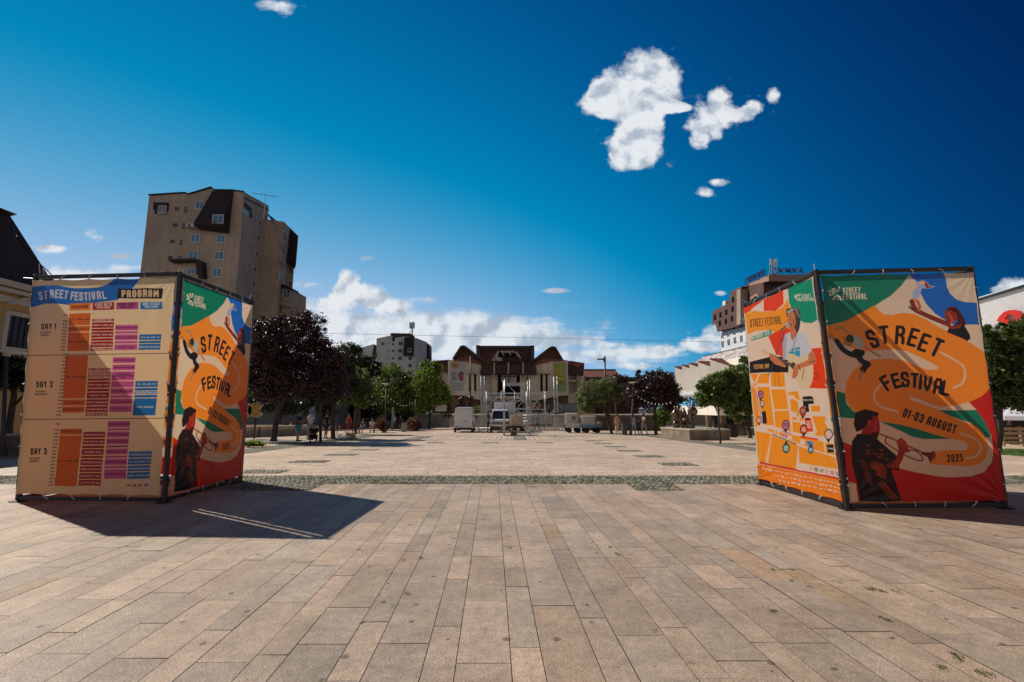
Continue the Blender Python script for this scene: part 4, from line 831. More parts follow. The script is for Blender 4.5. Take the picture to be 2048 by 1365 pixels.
for (x, y) in [(507,270),(488,420),(467,568),(450,716)]: window(F1, *c1(x-9,y-22), *c1(x+9,y+22), tb, mull=0, frame=M_dframe)
m = MB(); m.prism([T(390,742,1.2),T(635,732,1.2),T(695,760,1.2),T(705,905,1.2),T(650,905,1.2),T(635,755,1.2),T(400,762,1.2)], (0, 1.25, 0)); m.build('porch_roof', M_roofdk, tb)
for x in (560, 612):
    m = MB(); q = F1.pt(*c1(x, 426)); m.box(q.x-.5, q.x+.5, 81.35, 81.95, q.z-.35, q.z+.35); m.lathe([(.24, 0), (.24, .02), (.2, .03)], (q.x, 81.34, q.z), 14, 1, Matrix.Rotation(R(90), 3, 'X')); m.build('air_conditioner', [M_wframe, M_dkmetal], tb)
m = MB(); q = T(540, 440, .5); m.box(T(537,440).x, T(655,440).x, 81.2, 81.99, q.z-.12, q.z); m.build('balcony_slab', M_tow, tb)
for (x0, y0, x1, y1) in [(1037,225,1083,330),(1168,368,1192,420),(1150,505,1180,550),(1137,650,1165,695),(1122,790,1152,835),(1108,930,1138,978),(1095,1075,1125,1120)]: window(F2, *c1(x0,y0), *c1(x1,y1), tb, mull=1 if y0 < 300 else 0, frame=M_wframe)
m = MB(); m.prism([F2.pt(*c1(x,y),.25) for x, y in ((1035,205),(1100,260),(1098,345),(1085,340),(1085,285),(1037,245))], -F2.n*.2); m.build('dormer_surround', M_roofdk, tb)
for (x, y) in [(1130,343),(1115,486),(1100,628),(1085,770),(1070,915),(1056,1065)]: m = MB(); m.prism(F2.rect(*c1(x-9,y-17), *c1(x+9,y+17), .04), -F2.n*.1); m.build('vent', M_concd, tb)
F2b = Face((F3.a.x-.2, 98.9), (F3.a.x+5, 98.9))
for (x0, y0, x1, y1) in [(1224,415,1254,485),(1212,545,1243,625),(1198,680,1230,755),(1185,815,1218,892),(1172,952,1203,1030),(1160,1095,1190,1170)]: window(F2, *c1(x0,y0), *c1(x1-6,y1-8), tb, mull=1)
for (x0, y0, x1, y1) in [(1390,478,1424,545),(1376,605,1410,675),(1367,738,1400,805),(1355,872,1388,935)]: window(F3r, *c1(x0,y0), *c1(x1,y1), tb, mull=1)
for (x0, y0, x1, y1) in [(1452,795,1480,860),(1440,925,1470,975)]: window(F4, *c1(x0,y0), *c1(x1,y1), tb, mull=1)
Fb = Face((F4.a.x-3, 103), (F4.b.x, 103)); window(Fb, *c1(1396,1000), *c1(1458,1078), tb, mull=1, glass=M_glassb)
m = MB(); q = [Fb.pt(*c1(x,y)) for x, y in ((1385,975),(1480,1000),(1472,1280),(1375,1270))]; m.prism(q, (0, 7, 0)); m.build('bay', M_tow, tb)
for y in (1105, 1215):
    m = MB(); q = [Fb.pt(*c1(x,yy),.8) for x, yy in ((1382,y),(1475,y+22),(1474,y+60),(1380,y+38))]; m.prism(q, (0, .8, 0)); m.build('balcony', M_tow, tb)
m = MB(); q = [Fb.pt(*c1(x,y),1.) for x, y in ((1320,950),(1395,955),(1482,990),(1482,1010),(1390,975),(1320,965))]; m.prism(q, (0, 4, 0)); m.build('porch_roof', M_roofdk, tb)
m = MB(); b0 = T(1120,180); b0.y = 86; hgt = 3.2; m.tube([b0-Vector((0,0,2)), b0+Vector((0,0,hgt))], .06, 5)
m.bar(b0+Vector((-2.6,0,hgt)), b0+Vector((2.4,0,hgt*.75)), .05)
for k in range(6): q = b0+Vector((-2.4+k*.9, 0, hgt*(1-.045*k))); m.bar(q+Vector((-.2,-.7,-.1)), q+Vector((.2,.7,.35)), .04)
m.build('aerial', M_metal, tb)
# ---------------- baroque building at the far left
bb = thing('baroque_house', 'yellow baroque house with steep brown roof at the left edge', 'house', (-27, 18, 0)); K = -24.
FW = Face((K, 8), (K, 23.3)); zc = FW.pt(0, 556).z
m = MB(); m.box(K-9, K, 4, 23.3, -.3, zc); m.build('wall', M_yel, bb)
m = MB(); m.prism([Vector((K, 4, zc)), Vector((K, 23.5, zc)), Vector((K-.8, 21.3, zc+3.4)), Vector((K-.8, 4, zc+3.4))], (-.05, 0, 0)); m.add([(K,23.5,zc),(K-9,23.5,zc),(K-8,21.3,zc+3.4),(K-.8,21.3,zc+3.4),(K-9,4,zc),(K-8,4,zc+3.4),(K-.8,4,zc+3.4)], [[0,1,2,3],[1,4,5,2],[2,5,6,3]])
m.build('roof', tiles('old_brown_tiles', (.040, .022, .017), (.022, .012, .010), 1., w=.2, h=.16), bb)
m = MB(); m.prism([Vector((K-.9, 21.4, zc+3.35)), Vector((K-.5, 21.4, zc+3.45)), Vector((K-3.5, 20.5, zc+4.3)), Vector((K-3.5, 20, zc+3.4))], (0, -16, 0)); m.build('upper_roof', MATS['old_brown_tiles'], bb)
for y0, y1, o in ((560,572,.42),(575,583,.3),(590,603,.16),(700,708,.10)):
    m = MB(); a = FW.pt(0, y0); b = FW.pt(0, y1); m.box(K, K+o, 4, 23.3+o, b.z, a.z); m.build('cornice', M_stuc, bb)
for i, (xc) in enumerate((37, -95)):
    Fw = Face((K+.0, 8), (K+.0, 24.6)); x0, x1 = xc-26, xc+24; r = Fw.rect(x0, 634, x1, 697)
    if i: 
        for q in r: q.z = q.z; 
    z0, z1 = (FW.rect(11, 634, 61, 697)[0].z, FW.rect(11, 634, 61, 697)[2].z); ya, yb = (17.55+.85, 18.9+1.05) if 0 else (r[0].y, r[1].y)
    m = MB(); n = Vector((1, 0, 0)); ya, yb = min(ya, yb), max(ya, yb)
    for b0, b1 in (((ya-.18, z0-.18), (yb+.18, z0)), ((ya-.18, z1), (yb+.18, z1+.2)), ((ya-.2, z0), (ya, z1)), ((yb, z0), (yb+.2, z1))): m.box(K-.02, K+.12, b0[0], b1[0], b0[1], b1[1])
    fr = m.build('window_surround', M_stuc, bb)
    m = MB(); m.box(K-.01, K+.02, ya, yb, z0, z1); m.build('pane', M_glass, fr)
    m = MB()
    for k in range(5): yy = ya+(yb-ya)*k/4; m.box(K+.02, K+.07, yy-.03, yy+.03, z0, z1)
    for k in range(6): zz = z0+(z1-z0)*k/5; m.box(K+.018, K+.068, ya, yb, zz-.025, zz+.025)
    m.build('glazing_bar', M_dframe, fr)
    m = MB(); yc = (ya+yb)/2; w = (yb-ya)*.75; pts = [Vector((K+.12, yc+w*t, z1+.55+.38*max(0, math.cos(t*2.2))**1.2*(1 if abs(t) < .7 else .4))) for t in [i/10-1 for i in range(21)]]
    for p, q in zip(pts[:-1], pts[1:]): m.bar(p, q, .18, .1)
    m.build('pediment', M_stuc, bb)
# ---------------- white block of flats far off
wb = thing('white_flats', 'white concrete block of flats with a dark roof and mast, rising behind the green trees', 'apartment block', (-50, 172, -1.3))
c2 = lambda x, y: (480+x/4.267, 600+y/4.267); YW = 170
FA = Face((-80, YW), (-30, YW)); V_ = lambda x, y, o=0.: FA.pt(*c2(x, y), o)
m = MB(); prism_px(m, FA, [c2(1165,330),c2(1285,305),c2(1300,330),c2(1405,312),c2(1485,328),c2(1500,335),c2(1500,800),c2(1165,800)], 3)
m.prism([V_(1500,325)+Vector((0,.05,0)), Vector((V_(1545,322).x, 182, V_(1545,322).z)), Vector((V_(1545,322).x, 182, -1.3)), down(V_(1500,325))+Vector((0,.05,0))], (-5, 2, 0))
FB = Face((-60, 183), (-20, 183)); prism_px(m, FB, [c2(1540,362),c2(1590,362),c2(1600,375),c2(1600,800),c2(1540,800)], 10); m.build('wall', M_white, wb)
m = MB(); prism_px(m, Face((-80, 174), (-30, 174)), [c2(1285,283),c2(1460,288),c2(1475,325),c2(1285,315)], 6); m.build('roof', M_roofdk, wb); m = MB(); prism_px(m, FA, [c2(1412,322),c2(1488,330),c2(1482,482),c2(1398,478)], 2.5, off=1.4); m.build('mansard', M_roofdk, wb); m = MB(); prism_px(m, FB, [c2(1598,375),c2(1612,385),c2(1627,515),c2(1598,510)], 4, off=1); m.build('mansard', M_roofdk, wb); m = MB(); prism_px(m, FA, [c2(1300,322),c2(1320,325),c2(1320,355),c2(1300,355)], .5, off=.2); m.build('roof_notch', M_roofdk, wb)
for p in [(1205,362,1235,392),(1354,357,1388,390),(1350,420,1384,452),(1350,484,1384,515),(1437,486,1468,516),(1437,546,1468,576),(1437,608,1468,636),(1262,370,1276,382),(1296,370,1318,386),(1262,430,1276,444),(1296,428,1318,446),(1262,493,1276,507),(1296,490,1314,508)]: window(FA, *c2(*p[:2]), *c2(*p[2:]), wb, glass=M_glass, mull=1 if p[2]-p[0] > 25 else 0)
window(Face((-80, YW-1.6), (-30, YW-1.6)), *c2(1430,415), *c2(1466,446), wb)
for p in [(1520,375),(1520,440),(1520,505),(1520,570)]: window(Face(( -60, 176), (-20, 176)), *c2(p[0],p[1]), *c2(p[0]+14,p[1]+26), wb, mull=0)
m = MB(); FL = Face((-90, 176), (-30, 176)); prism_px(m, FL, [c2(985,422),c2(1142,378),c2(1155,400),c2(1155,800),c2(985,800)], 10); m.build('wall', M_white, wb)
m = MB(); prism_px(m, FL, [c2(1148,385),c2(1163,392),c2(1163,495),c2(1132,488)], 1, off=.6); m.build('mansard', M_roofdk, wb)
m = MB(); q = V_(1470, 300); m.tube([q, V_(1470, 180)], .25, 6)
for dx in (-11, 13): a = V_(1470+dx, 222); m.box(a.x-.42, a.x+.42, 169, 170, a.z-1.1, a.z+1.2)
m.bar(V_(1440, 290), V_(1468, 250), .2); m.build('aerial', M_metal, wb)
# ---------------- theatre
th = thing('theatre', 'concrete theatre with maroon shingled roofs and tall posters at the end of the square', 'theatre', (0, 105, .45))
TF = Face((-20, 98), (20, 98)); TX = lambda x, y: (860+x/5.688, 660+y/5.688)
def tpr(m, pts, Yn, depth, mi=0): return m.prism([at(*TX(x, y), Yn) for x, y in pts], (0, depth, 0), mi)
m = MB()
tpr(m, [(205,342),(395,352),(582,398),(590,512),(583,800),(520,790),(380,745),(205,745)], 98, 16)
tpr(m, [(1205,398),(1385,352),(1568,350),(1572,745),(1420,760),(1250,800),(1115,805),(1112,512),(1200,512)], 98.02, 16)
tpr(m, [(583,505),(700,505),(700,930),(583,930)], 99.5, 12); tpr(m, [(1095,505),(1200,505),(1200,930),(1095,930)], 99.5, 12)
tpr(m, [(1568,375),(1755,378),(1758,640),(1760,930),(1568,930)], 101, 14)
tpr(m, [(60,395),(205,395),(205,930),(60,930)], 101, 14)
m.build('wall', M_conc, th)
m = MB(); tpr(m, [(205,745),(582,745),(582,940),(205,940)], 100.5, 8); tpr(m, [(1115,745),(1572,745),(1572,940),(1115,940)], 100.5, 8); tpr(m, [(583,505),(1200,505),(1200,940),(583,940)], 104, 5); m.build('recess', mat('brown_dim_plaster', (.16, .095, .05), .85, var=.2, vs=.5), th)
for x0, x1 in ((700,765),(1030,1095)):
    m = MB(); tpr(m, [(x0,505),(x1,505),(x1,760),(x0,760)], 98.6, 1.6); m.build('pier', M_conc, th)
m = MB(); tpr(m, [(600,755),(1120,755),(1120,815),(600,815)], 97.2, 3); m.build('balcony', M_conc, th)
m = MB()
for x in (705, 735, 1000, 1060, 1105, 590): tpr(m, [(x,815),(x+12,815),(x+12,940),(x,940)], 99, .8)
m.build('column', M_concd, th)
m = MB(); tpr(m, [(592,395),(1200,395),(1216,505),(565,500)], 95.5, 4); m.build('mansard', M_maroon, th)
m = MB()
for x in (732, 893, 1060): m.bar(at(*TX(x, 375), 95.2), at(*TX(x-2, 505), 95.1), .35, .5)
for x in (700, 1085): m.prism([at(*TX(x+a, b), 96.4) for a, b in ((-4,500),(18,500),(14,540),(6,560),(0,940),(-6,940))], (0, 1., 0))
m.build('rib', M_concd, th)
m = MB(); tpr(m, [(548,192),(1165,190),(1165,450),(548,450)], 112, 8); m.build('roof', M_maroon, th)
m = MB(); m.bar(at(*TX(548,345),112), at(*TX(546,178),112), .9); m.bar(at(*TX(1165,345),112), at(*TX(1166,180),112), .9); m.bar(at(*TX(546,194),111.8), at(*TX(1166,194),111.8), .5); m.build('parapet', M_dkmetal, th)
m = MB(); tpr(m, [(638,352),(768,236),(985,236),(1052,340),(1052,360)], 104, 6); m.build('dormer', M_redtile, th)
m = MB(); 
for P4 in ([(700,352),(780,240),(800,240),(830,352)],[(780,238),(980,238),(972,262),(790,258)],[(955,240),(985,238),(1038,322),(1025,326),(970,270)],[(790,255),(850,300),(840,270)],[(890,262),(915,290),(925,262)]): tpr(m, P4, 103.6, .35)
m.build('shingle_facing', M_silver, th)
m = MB(); tpr(m, [(830,300),(990,285),(1025,345),(830,352)], 103.7, .2); m.build('dormer_cheek', M_maroon, th)
for x in (778, 852, 928): m = MB(); tpr(m, [(x,260),(x+42,260),(x+42,312),(x,312)], 103.4, .2); m.build('dormer_window', M_void, th)
for s, pts, tri, eave in ((0, [(250,330),(343,184),(375,174),(402,180),(684,398),(664,398),(388,194),(356,190),(264,330)], [(262,330),(356,190),(388,194),(668,398)], [(255,345),(400,308),(640,385),(600,398),(395,352)]),
                         (1, [(1096,398),(1350,203),(1392,184),(1432,194),(1518,338),(1506,338),(1422,200),(1370,202),(1114,398)], [(1110,398),(1370,202),(1422,200),(1508,338)], [(1150,398),(1290,325),(1420,330),(1568,350),(1385,355),(1205,398)])):
    m = MB(); tpr(m, pts, 96.8, 9); m.build('gable_roof', mat('dark_verge', (.10,.07,.055), .7, var=.5, vs=2.5), th)
    m = MB(); tpr(m, tri, 98.4, 5); m.build('gable_timber', M_wood, th)
    m = MB(); m.prism([at(*TX(x, y), 97.4) for x, y in eave], (0, .8, 0)); m.build('eaves', M_redtile, th)
m = MB(); tpr(m, [(1568,375),(1600,352),(1755,378),(1752,400),(1745,520),(1575,510)], 99.2, 3); m.build('mansard', M_maroon, th); m = MB(); tpr(m, [(60,352),(215,340),(215,400),(60,400)], 100, 6); m.build('mansard', M_maroon, th)
m = MB(); tpr(m, [(1570,352),(1752,378),(1690,425),(1575,395)], 98.9, .3); m.build('roof', M_redtile, th); m = MB(); tpr(m, [(110,408),(212,395),(212,492),(120,470)], 100.4, .5); m.build('roof', M_redtile, th)
m = MB(); tpr(m, [(1568,572),(1662,576),(1662,590),(1568,588)], 99, 2); tpr(m, [(1705,582),(1758,584),(1758,600),(1705,598)], 99, 2); m.build('balcony_slab', M_stuc, th)
m = MB(); tpr(m, [(1600,515),(1660,515),(1660,712),(1600,712)], 100.7, .3); tpr(m, [(1668,480),(1700,500),(1700,690),(1672,690)], 99.6, .6); m.build('recess', M_concd, th)
for x0, x1 in ((442,468),(503,524),(1258,1282),(1316,1337)): m = MB(); tpr(m, [(x0,505),(x1,505),(x1,700),(x0,700)], 97.9, .15); m.build('slot_window', M_void, th)
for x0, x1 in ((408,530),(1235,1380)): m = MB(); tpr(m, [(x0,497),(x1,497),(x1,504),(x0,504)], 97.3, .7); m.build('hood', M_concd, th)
m = MB(); tpr(m, [(765,505),(1030,505),(1030,755),(765,755)], 101, .5); m.build('entrance_glazing', M_void, th)
for x0, x1 in ((810,890),(905,982)): window(Face((-20, 100.9), (20, 100.9)), *TX(x0,518), *TX(x1,592), th, mull=2, cross=2)
for x in (770, 1015): m = MB(); tpr(m, [(x,520),(x+14,520),(x+14,740),(x,740)], 100.6, .2); m.build('brick_lattice', M_redtile, th)
def words(name, s, face, x0, y0, x1, y1, m_, parent, off=.05, depth=.08, stw=.16, fill=.7):
    """raised letters on a wall face"""
    a, b = face.pt(x0, (y0+y1)/2, off), face.pt(x1, (y0+y1)/2, off); z0, z1 = face.pt((x0+x1)/2, y1).z, face.pt((x0+x1)/2, y0).z; h = z1-z0; L = (b-a).length; d = (b-a)/L; t = h*stw
    wd = [GW.get(c, 1.) for c in s]; tot = sum(wd); p = 0; m = MB(); zc = (a.z+b.z)/2; sl_ = (b.z-a.z)/L
    for c, w in zip(s, wd):
        for pl in FONT.get(c, []):
            q = [a+d*(L*(p+w*(.5+(gx-.5)*fill))/tot)+Vector((0, 0, (gy-.5)*(h-t))) for gx, gy in pl]
            for u, v in zip(q[:-1], q[1:]): m.bar(u, v, t, depth, up=(0, 0, 1) if abs((v-u).normalized().z) < .9 else face.n)
        p += w
    return m.build(name, m_, parent)
words('lettering', 'TEATRUL NATIONAL', Face((-20, 97.15), (20, 97.15)), *TX(755, 788), *TX(1038, 806), M_void, th, off=.03)
# posters on the theatre
FP = Face((-20, 97.9), (20, 97.9)); M_pw = mat('poster_pale_print', (.42, .42, .40), .6); M_po = mat('poster_orange_ink', (.50, .23, .09), .6); M_pt = mat('poster_teal_ink', (.03, .12, .14), .6); M_pd = mat('poster_dark_ink', (.07, .06, .07), .6); M_pg = mat('poster_green_print', (.20, .26, .045), .6, var=.35, vs=.35); M_py = mat('poster_ochre_ink', (.38, .28, .03), .6, var=.3, vs=.5); M_pr = mat('poster_red_ink', (.5, .03, .02), .6); M_sk = mat('poster_skin_ink', (.35, .10, .06), .6)
po = thing('wall_poster', 'tall pale poster with an orange blob on the left wing of the theatre', 'poster', (at(*TX(310, 500), 97.9).x, 97.85, 5))
def tp(m, pts, Y, mi): return m.prism([at(*TX(x, y), Y) for x, y in pts], (0, .02, 0), mi)
m = MB(); tp(m, [(235,366),(388,366),(380,610),(238,608)], 97.8, 0); tp(m, [(238,614),(378,616),(376,696),(236,694)], 97.8, 0)
bl_ = [(283+46*math.cos(i/20*6.283), 405+45*math.sin(i/20*6.283)) for i in range(20)]; tp(m, bl_, 97.77, 1)
tp(m, [(325,428),(388,428),(386,368),(325,368)], 97.785, 5); tp(m, [(343,392),(355,392),(355,404),(343,404)], 97.76, 4)
for i in range(9): tp(m, [(245,500+i*9),(300+(i*7) % 14,500+i*9),(300+(i*7) % 14,503+i*9),(245,503+i*9)], 97.77, 3)
for j in range(4):
    for i in range(5): tp(m, [(250+i*24+j*3,626+j*17),(262+i*24+j*3,626+j*17),(262+i*24+j*3,632+j*17),(250+i*24+j*3,632+j*17)], 97.77, 3)
tp(m, [(340,480),(378,478),(376,580),(345,582),(325,560),(322,510)], 97.77, 3); tp(m, [(335,505),(372,500),(370,540),(338,540)], 97.74, 6); tp(m, [(328,545),(370,548),(362,575),(336,570)], 97.74, 4)
m.build('print', [M_pw, M_po, M_pt, M_pd, M_pr, M_pw, M_sk], po)
words('lettering', '20', Face((-20, 97.76), (20, 97.76)), *TX(250, 395), *TX(303, 418), M_pt, po, depth=.03, stw=.3); words('lettering', 'BRANCO', Face((-20, 97.76), (20, 97.76)), *TX(246, 484), *TX(300, 495), M_pd, po, depth=.03)
po = thing('wall_poster', 'tall green poster with ochre blocks on the right wing of the theatre', 'poster', (at(*TX(1475, 500), 97.9).x, 97.85, 5))
m = MB(); tp(m, [(1408,380),(1545,378),(1545,698),(1408,698)], 97.8, 0); tp(m, [(1412,462),(1455,430),(1500,462),(1530,500),(1530,600),(1480,570),(1420,560)], 97.77, 1); tp(m, [(1453,408),(1468,408),(1468,425),(1453,425)], 97.76, 2); tp(m, [(1470,560),(1535,560),(1535,690),(1470,690)], 97.775, 4)
for y, w in ((490,58),(503,30),(516,26),(592,60),(602,56),(632,44),(645,50),(658,40)): tp(m, [(1472,y),(1472+w,y),(1472+w,y+(6 if y < 600 else 3)),(1472,y+(6 if y < 600 else 3))], 97.75, 3 if y < 560 or y > 620 else 5)
for a, b in (((1405,379),(1548,377)),((1405,699),(1548,699)),((1406,379),(1406,699)),((1547,378),(1547,699))): m.bar(at(*TX(*a), 97.75), at(*TX(*b), 97.75), .16, .1, 3)
m.build('print', [M_pg, M_py, M_pr, M_pw, M_pg, M_pd], po)
# ---------------- long low building right of the theatre
lb = thing('low_building', 'long low building with a red tiled roof to the right of the theatre', 'building', (22, 112, 0)); cR = lambda x, y: (1120+x/4.876, 680+y/4.876)
m = MB(); m.prism([at(*cR(x, y), 112) for x, y in ((235,372),(765,372),(765,740),(235,740))], (0, 10, 0)); m.build('wall', mat('dark_brown_fascia', (.055, .022, .015), .8, var=.2), lb)
m = MB(); a, b, c, d = [at(*cR(x, y), Y) for x, y, Y in ((230,372,111),(618,374,111),(540,296,118),(230,294,118))]; m.prism([a, b, c, d], (0, 1., -.2)); m.build('roof', M_redtile, lb)
m = MB(); m.bar(at(*cR(228,296),117.8), at(*cR(542,297),117.8), .5); m.bar(at(*cR(228,373),110.8), at(*cR(768,374),110.8), .5); m.build('ridge', M_dkmetal, lb)
m = MB(); m.prism([at(*cR(x, y), 111.7) for x, y in ((235,440),(600,440),(600,475),(235,475))], (0, .2, 0)); m.build('lower_wall', M_conc, lb)
M_cuw = mat('pale_cream_panels', (.76, .71, .63), .75, var=.06, vs=.5, stain=.1)
# ---------------- cultural building on the right
cu = thing('culture_house', 'white culture house with slanted fins and silver shingled roof behind the right hand trees', 'building', (26, 50, 0))
FC = Face((at(1370, 700, 62).x, 62), (25.2, 30)); CU = lambda x, y, o=0.: FC.pt(*cR(x, y), o)
zr = CU(1830, 10).z; zr2 = CU(1255, 182).z; ze = CU(1250, 285).z; ze = (ze+CU(1820, 140).z)/2; zt_ = (zr+zr2)/2
xa, xb = FC.a, FC.b; nn = FC.n; zb = CU(1330, 540).z
m = MB(); m.prism([xa+Vector((0,0,zb)), xb+Vector((0,0,zb)), xb+Vector((0,0,ze)), xa+Vector((0,0,ze))], -nn*14); m.build('wall', M_cuw, cu)
m = MB(); ins = -nn*1.6; o1 = xa+Vector((0,0,ze)); o2 = xb+Vector((0,0,ze)); m.add([o1, o2, Vector((o2.x,o2.y,zt_))+ins, Vector((o1.x,o1.y,zt_))+ins+FC.d*2, o1-nn*14, Vector((o1.x,o1.y,zt_))-nn*14+FC.d*2], [[0,1,2,3],[0,3,5,4]]); m.build('roof', M_silver, cu)
m = MB(); m.bar(Vector((o1.x,o1.y,zt_))+ins+FC.d*2, Vector((o2.x,o2.y,zt_))+ins, .12); m.build('ridge', M_dkmetal, cu)
for i in range(5):
    xl = (1235,1310,1386,1475,1600)[i]; s0 = CU(xl, 400); s0 = Vector((s0.x, s0.y, 0)); w = 2.35; d = FC.d; out = 1.75
    zt1 = ze+.25; q0, q1 = s0, s0+d*w
    base = [q0, q0+nn*out+d*.5, q1]
    m = MB(); B_ = [p+Vector((0,0,zb-.35*(k == 1))) for k, p in enumerate(base)]; T_ = [base[0]+Vector((0,0,zt1)), base[1]+Vector((0,0,zt1-.05)), base[2]+Vector((0,0,zt1-1.15))]
    m.add(B_+T_, [[0,1,2],[0,1,4,3],[1,2,5,4],[2,0,3,5]]); m.build('fin', M_cuw, cu)
    m = MB(); m.add([p+Vector((0,0,.02))+nn*.05 for p in T_]+[p+Vector((0,0,-.12)) for p in T_], [[0,1,2],[3,5,4],[0,1,4,3],[1,2,5,4]]); m.build('fin_cap', M_redtile, cu)
m = MB(); ea = xa+nn*.9; m.prism([ea+Vector((0,0,zb+.1)), ea+FC.d*3.2+Vector((0,0,zb)), ea+FC.d*3.2+Vector((0,0,ze+.05)), ea+Vector((0,0,ze))], -nn*.8); m.add([xa+nn*.1+Vector((0,0,zb)), xb+nn*.1+Vector((0,0,zb)), xb-nn*3+Vector((0,0,zb-1.0)), xa-nn*3+Vector((0,0,zb-1.0))], [[0,1,2,3]]); m.build('soffit', M_cuw, cu)
m = MB(); m.prism([xa-nn*3+Vector((0,0,-1.1)), xb-nn*3+Vector((0,0,-1.1)), xb-nn*3+Vector((0,0,zb-.9)), xa-nn*3+Vector((0,0,zb-.9))], -nn*.3); m.build('ground_floor_glazing', M_glass, cu)
m = MB()
for k in range(9): q = xa-nn*2+FC.d*(1.5+k*3.6); m = MB(); m.box(q.x-.3, q.x+.3, q.y-.3, q.y+.3, -1.1, zb-.5); m.build('column', M_conc, cu)
pz1, pz0 = CU(1300, 648).z, CU(1400, 727).z; m = MB(); q0 = xa+nn*2.5+FC.d*.2; m.prism([q0+Vector((0,0,pz0)), q0+FC.d*13+Vector((0,0,pz0)), q0+FC.d*13+Vector((0,0,pz1)), q0+Vector((0,0,pz1))], -nn*5.2); m.build('terrace_parapet', M_cuw, cu)
m = MB(); m.prism([xa-nn*2.4-FC.d*1.5+Vector((0,0,pz1-1)), xa-nn*2.4+FC.d*14+Vector((0,0,pz1-1)), xa-nn*2.4+FC.d*14+Vector((0,0,zb+.3)), xa-nn*2.4-FC.d*1.5+Vector((0,0,zb+.3))], -nn*.3); m.build('brick_wall', M_redtile, cu)
# ---------------- hotel
ho = thing('hotel', 'tall hotel with white lower storeys and brown tiled upper blocks behind the map banner', 'hotel', (75, 135, 0)); c5 = lambda x, y: (1340+x/3.59, 500+y/3.59)
HA, HB = at(*c5(345, 600), 152), at(*c5(552, 600), 128); FH = Face((HA.x, HA.y), (HB.x, HB.y)); HP = lambda x, y, o=0.: FH.pt(*c5(x, y), o)
m = MB(); m.prism([down(HP(352,560)), down(HP(620,560)), HP(620,520)+Vector((0,0,4)), HP(352,500)], -FH.n*18); m.build('wall', mat('hotel_white_cladding', (.58, .60, .63), .7, var=.05, vs=.3), ho)
m = MB(); m.prism([HP(338,440,1.6),HP(460,382,1.6),HP(472,300,1.6),HP(555,262,1.6),HP(555,540,1.6),HP(375,587,1.6),HP(362,534,1.6),HP(336,536,1.6)], -FH.n*17); m.build('upper_block', M_brick, ho)
m = MB(); m.prism([HP(528,285,1.9),HP(556,282,1.9),HP(556,535,1.9),HP(528,540,1.9)], -FH.n*3); m.build('concrete_strip', M_concd, ho)
m = MB(); FH2 = Face((HP(556,400).x, HP(556,400).y), (at(*c5(672,400), 118).x, 118)); m.prism([FH2.pt(*c5(x, y)) for x, y in ((556,256),(672,222),(672,560),(556,560))], -FH2.n*14); m.build('upper_block', M_brick, ho)
e = FH2.b; m = MB(); m.prism([FH2.pt(*c5(556,255),.1), FH2.pt(*c5(712,180),.1), FH2.pt(*c5(712,225),.1), FH2.pt(*c5(560,262),.1)], -FH2.n*12); m.build('pinkish_parapet', mat('pink_concrete', (.34, .20, .15), .8, var=.1), ho)
FH3 = Face((e.x, e.y), (e.x+24, e.y+3)); m = MB(); m.prism([FH3.pt(*c5(x, y)) for x, y in ((672,222),(720,180),(1000,180),(1000,560),(672,560))], -FH3.n*.5); m.prism([FH3.pt(*c5(x, y)) for x, y in ((712,178),(1000,178),(1000,200),(712,200))], -FH3.n*10); m.build('upper_block', M_brick, ho)
for x, y in [(359,485),(400,465),(443,447),(395,527),(440,512),(485,493),(490,425),(493,357)]:
    m = MB(); r = FH.rect(*c5(x-9,y-19), *c5(x+9,y+21), 1.63); m.prism(r, -FH.n*.1); m.build('window', M_void, ho)
for x, y in [(376,612),(418,600),(463,586),(512,571),(379,677),(422,662),(467,648),(513,635),(560,620)]: window(FH, *c5(x-8,y-20), *c5(x+8,y+20), ho, mull=0, frame=M_glass)
m = MB(); m.add([FH2.pt(*c5(x,y),.3) for x,y in ((580,345),(625,312),(645,330),(645,350),(625,330),(590,360))], [[0,1,2,3,4,5]]); m.build('light_shelf', MATS['pink_concrete'], ho)
M_sign = mat('sign_navy', (.005, .012, .085), .4)
f6 = Face((HP(545,240).x, HP(545,240).y), (e.x+1, e.y)); 
words('lettering', 'CONTINENTAL', FH2, *c5(550, 200), *c5(706, 200), M_sign, ho, off=.5, depth=.3, stw=.2) if 0 else None
def sign(face, P0, P1, hh0, hh1):
    a, b = face.pt(*P0, .4), face.pt(*P1, .4); s = 'CONTINENTAL'; wd = [1.5]+[GW.get(c, 1.) for c in s[1:]]; tot = sum(wd); p = 0; m = MB()
    for i, (c, w) in enumerate(zip(s, wd)):
        h = (hh0+(hh1-hh0)*i/10)*(1.35 if i == 0 else 1.)
        for pl in FONT[c]:
            q = [a+(b-a)*((p+w*(.5+(gx-.5)*.72))/tot)+Vector((0, 0, gy*h-(.25*h if i == 0 else 0))) for gx, gy in pl]
            for u, v in zip(q[:-1], q[1:]): m.bar(u, v, .15, .2, up=face.n)
        p += w
    m.build('lettering', M_sign, ho)
sign(FH2, c5(549, 246), c5(704, 178), 1.5, 1.7); sign(FH3, c5(728, 168), c5(957, 168), 1.25, 1.25)
m = MB()
for x in (745, 762, 778, 795): q = FH3.pt(*c5(x, 178)); q.y += 2; t = FH3.pt(*c5(x, 52+(x % 3)*18)); t.y += 2; m.tube([q, t], .12, 5)
for x, y0 in ((748,48),(786,48),(770,62)): a = FH3.pt(*c5(x, y0)); m.box(a.x-.24, a.x+.24, a.y+1.6, a.y+1.9, a.z-1.9, a.z)
m.build('antenna', M_metal, ho)
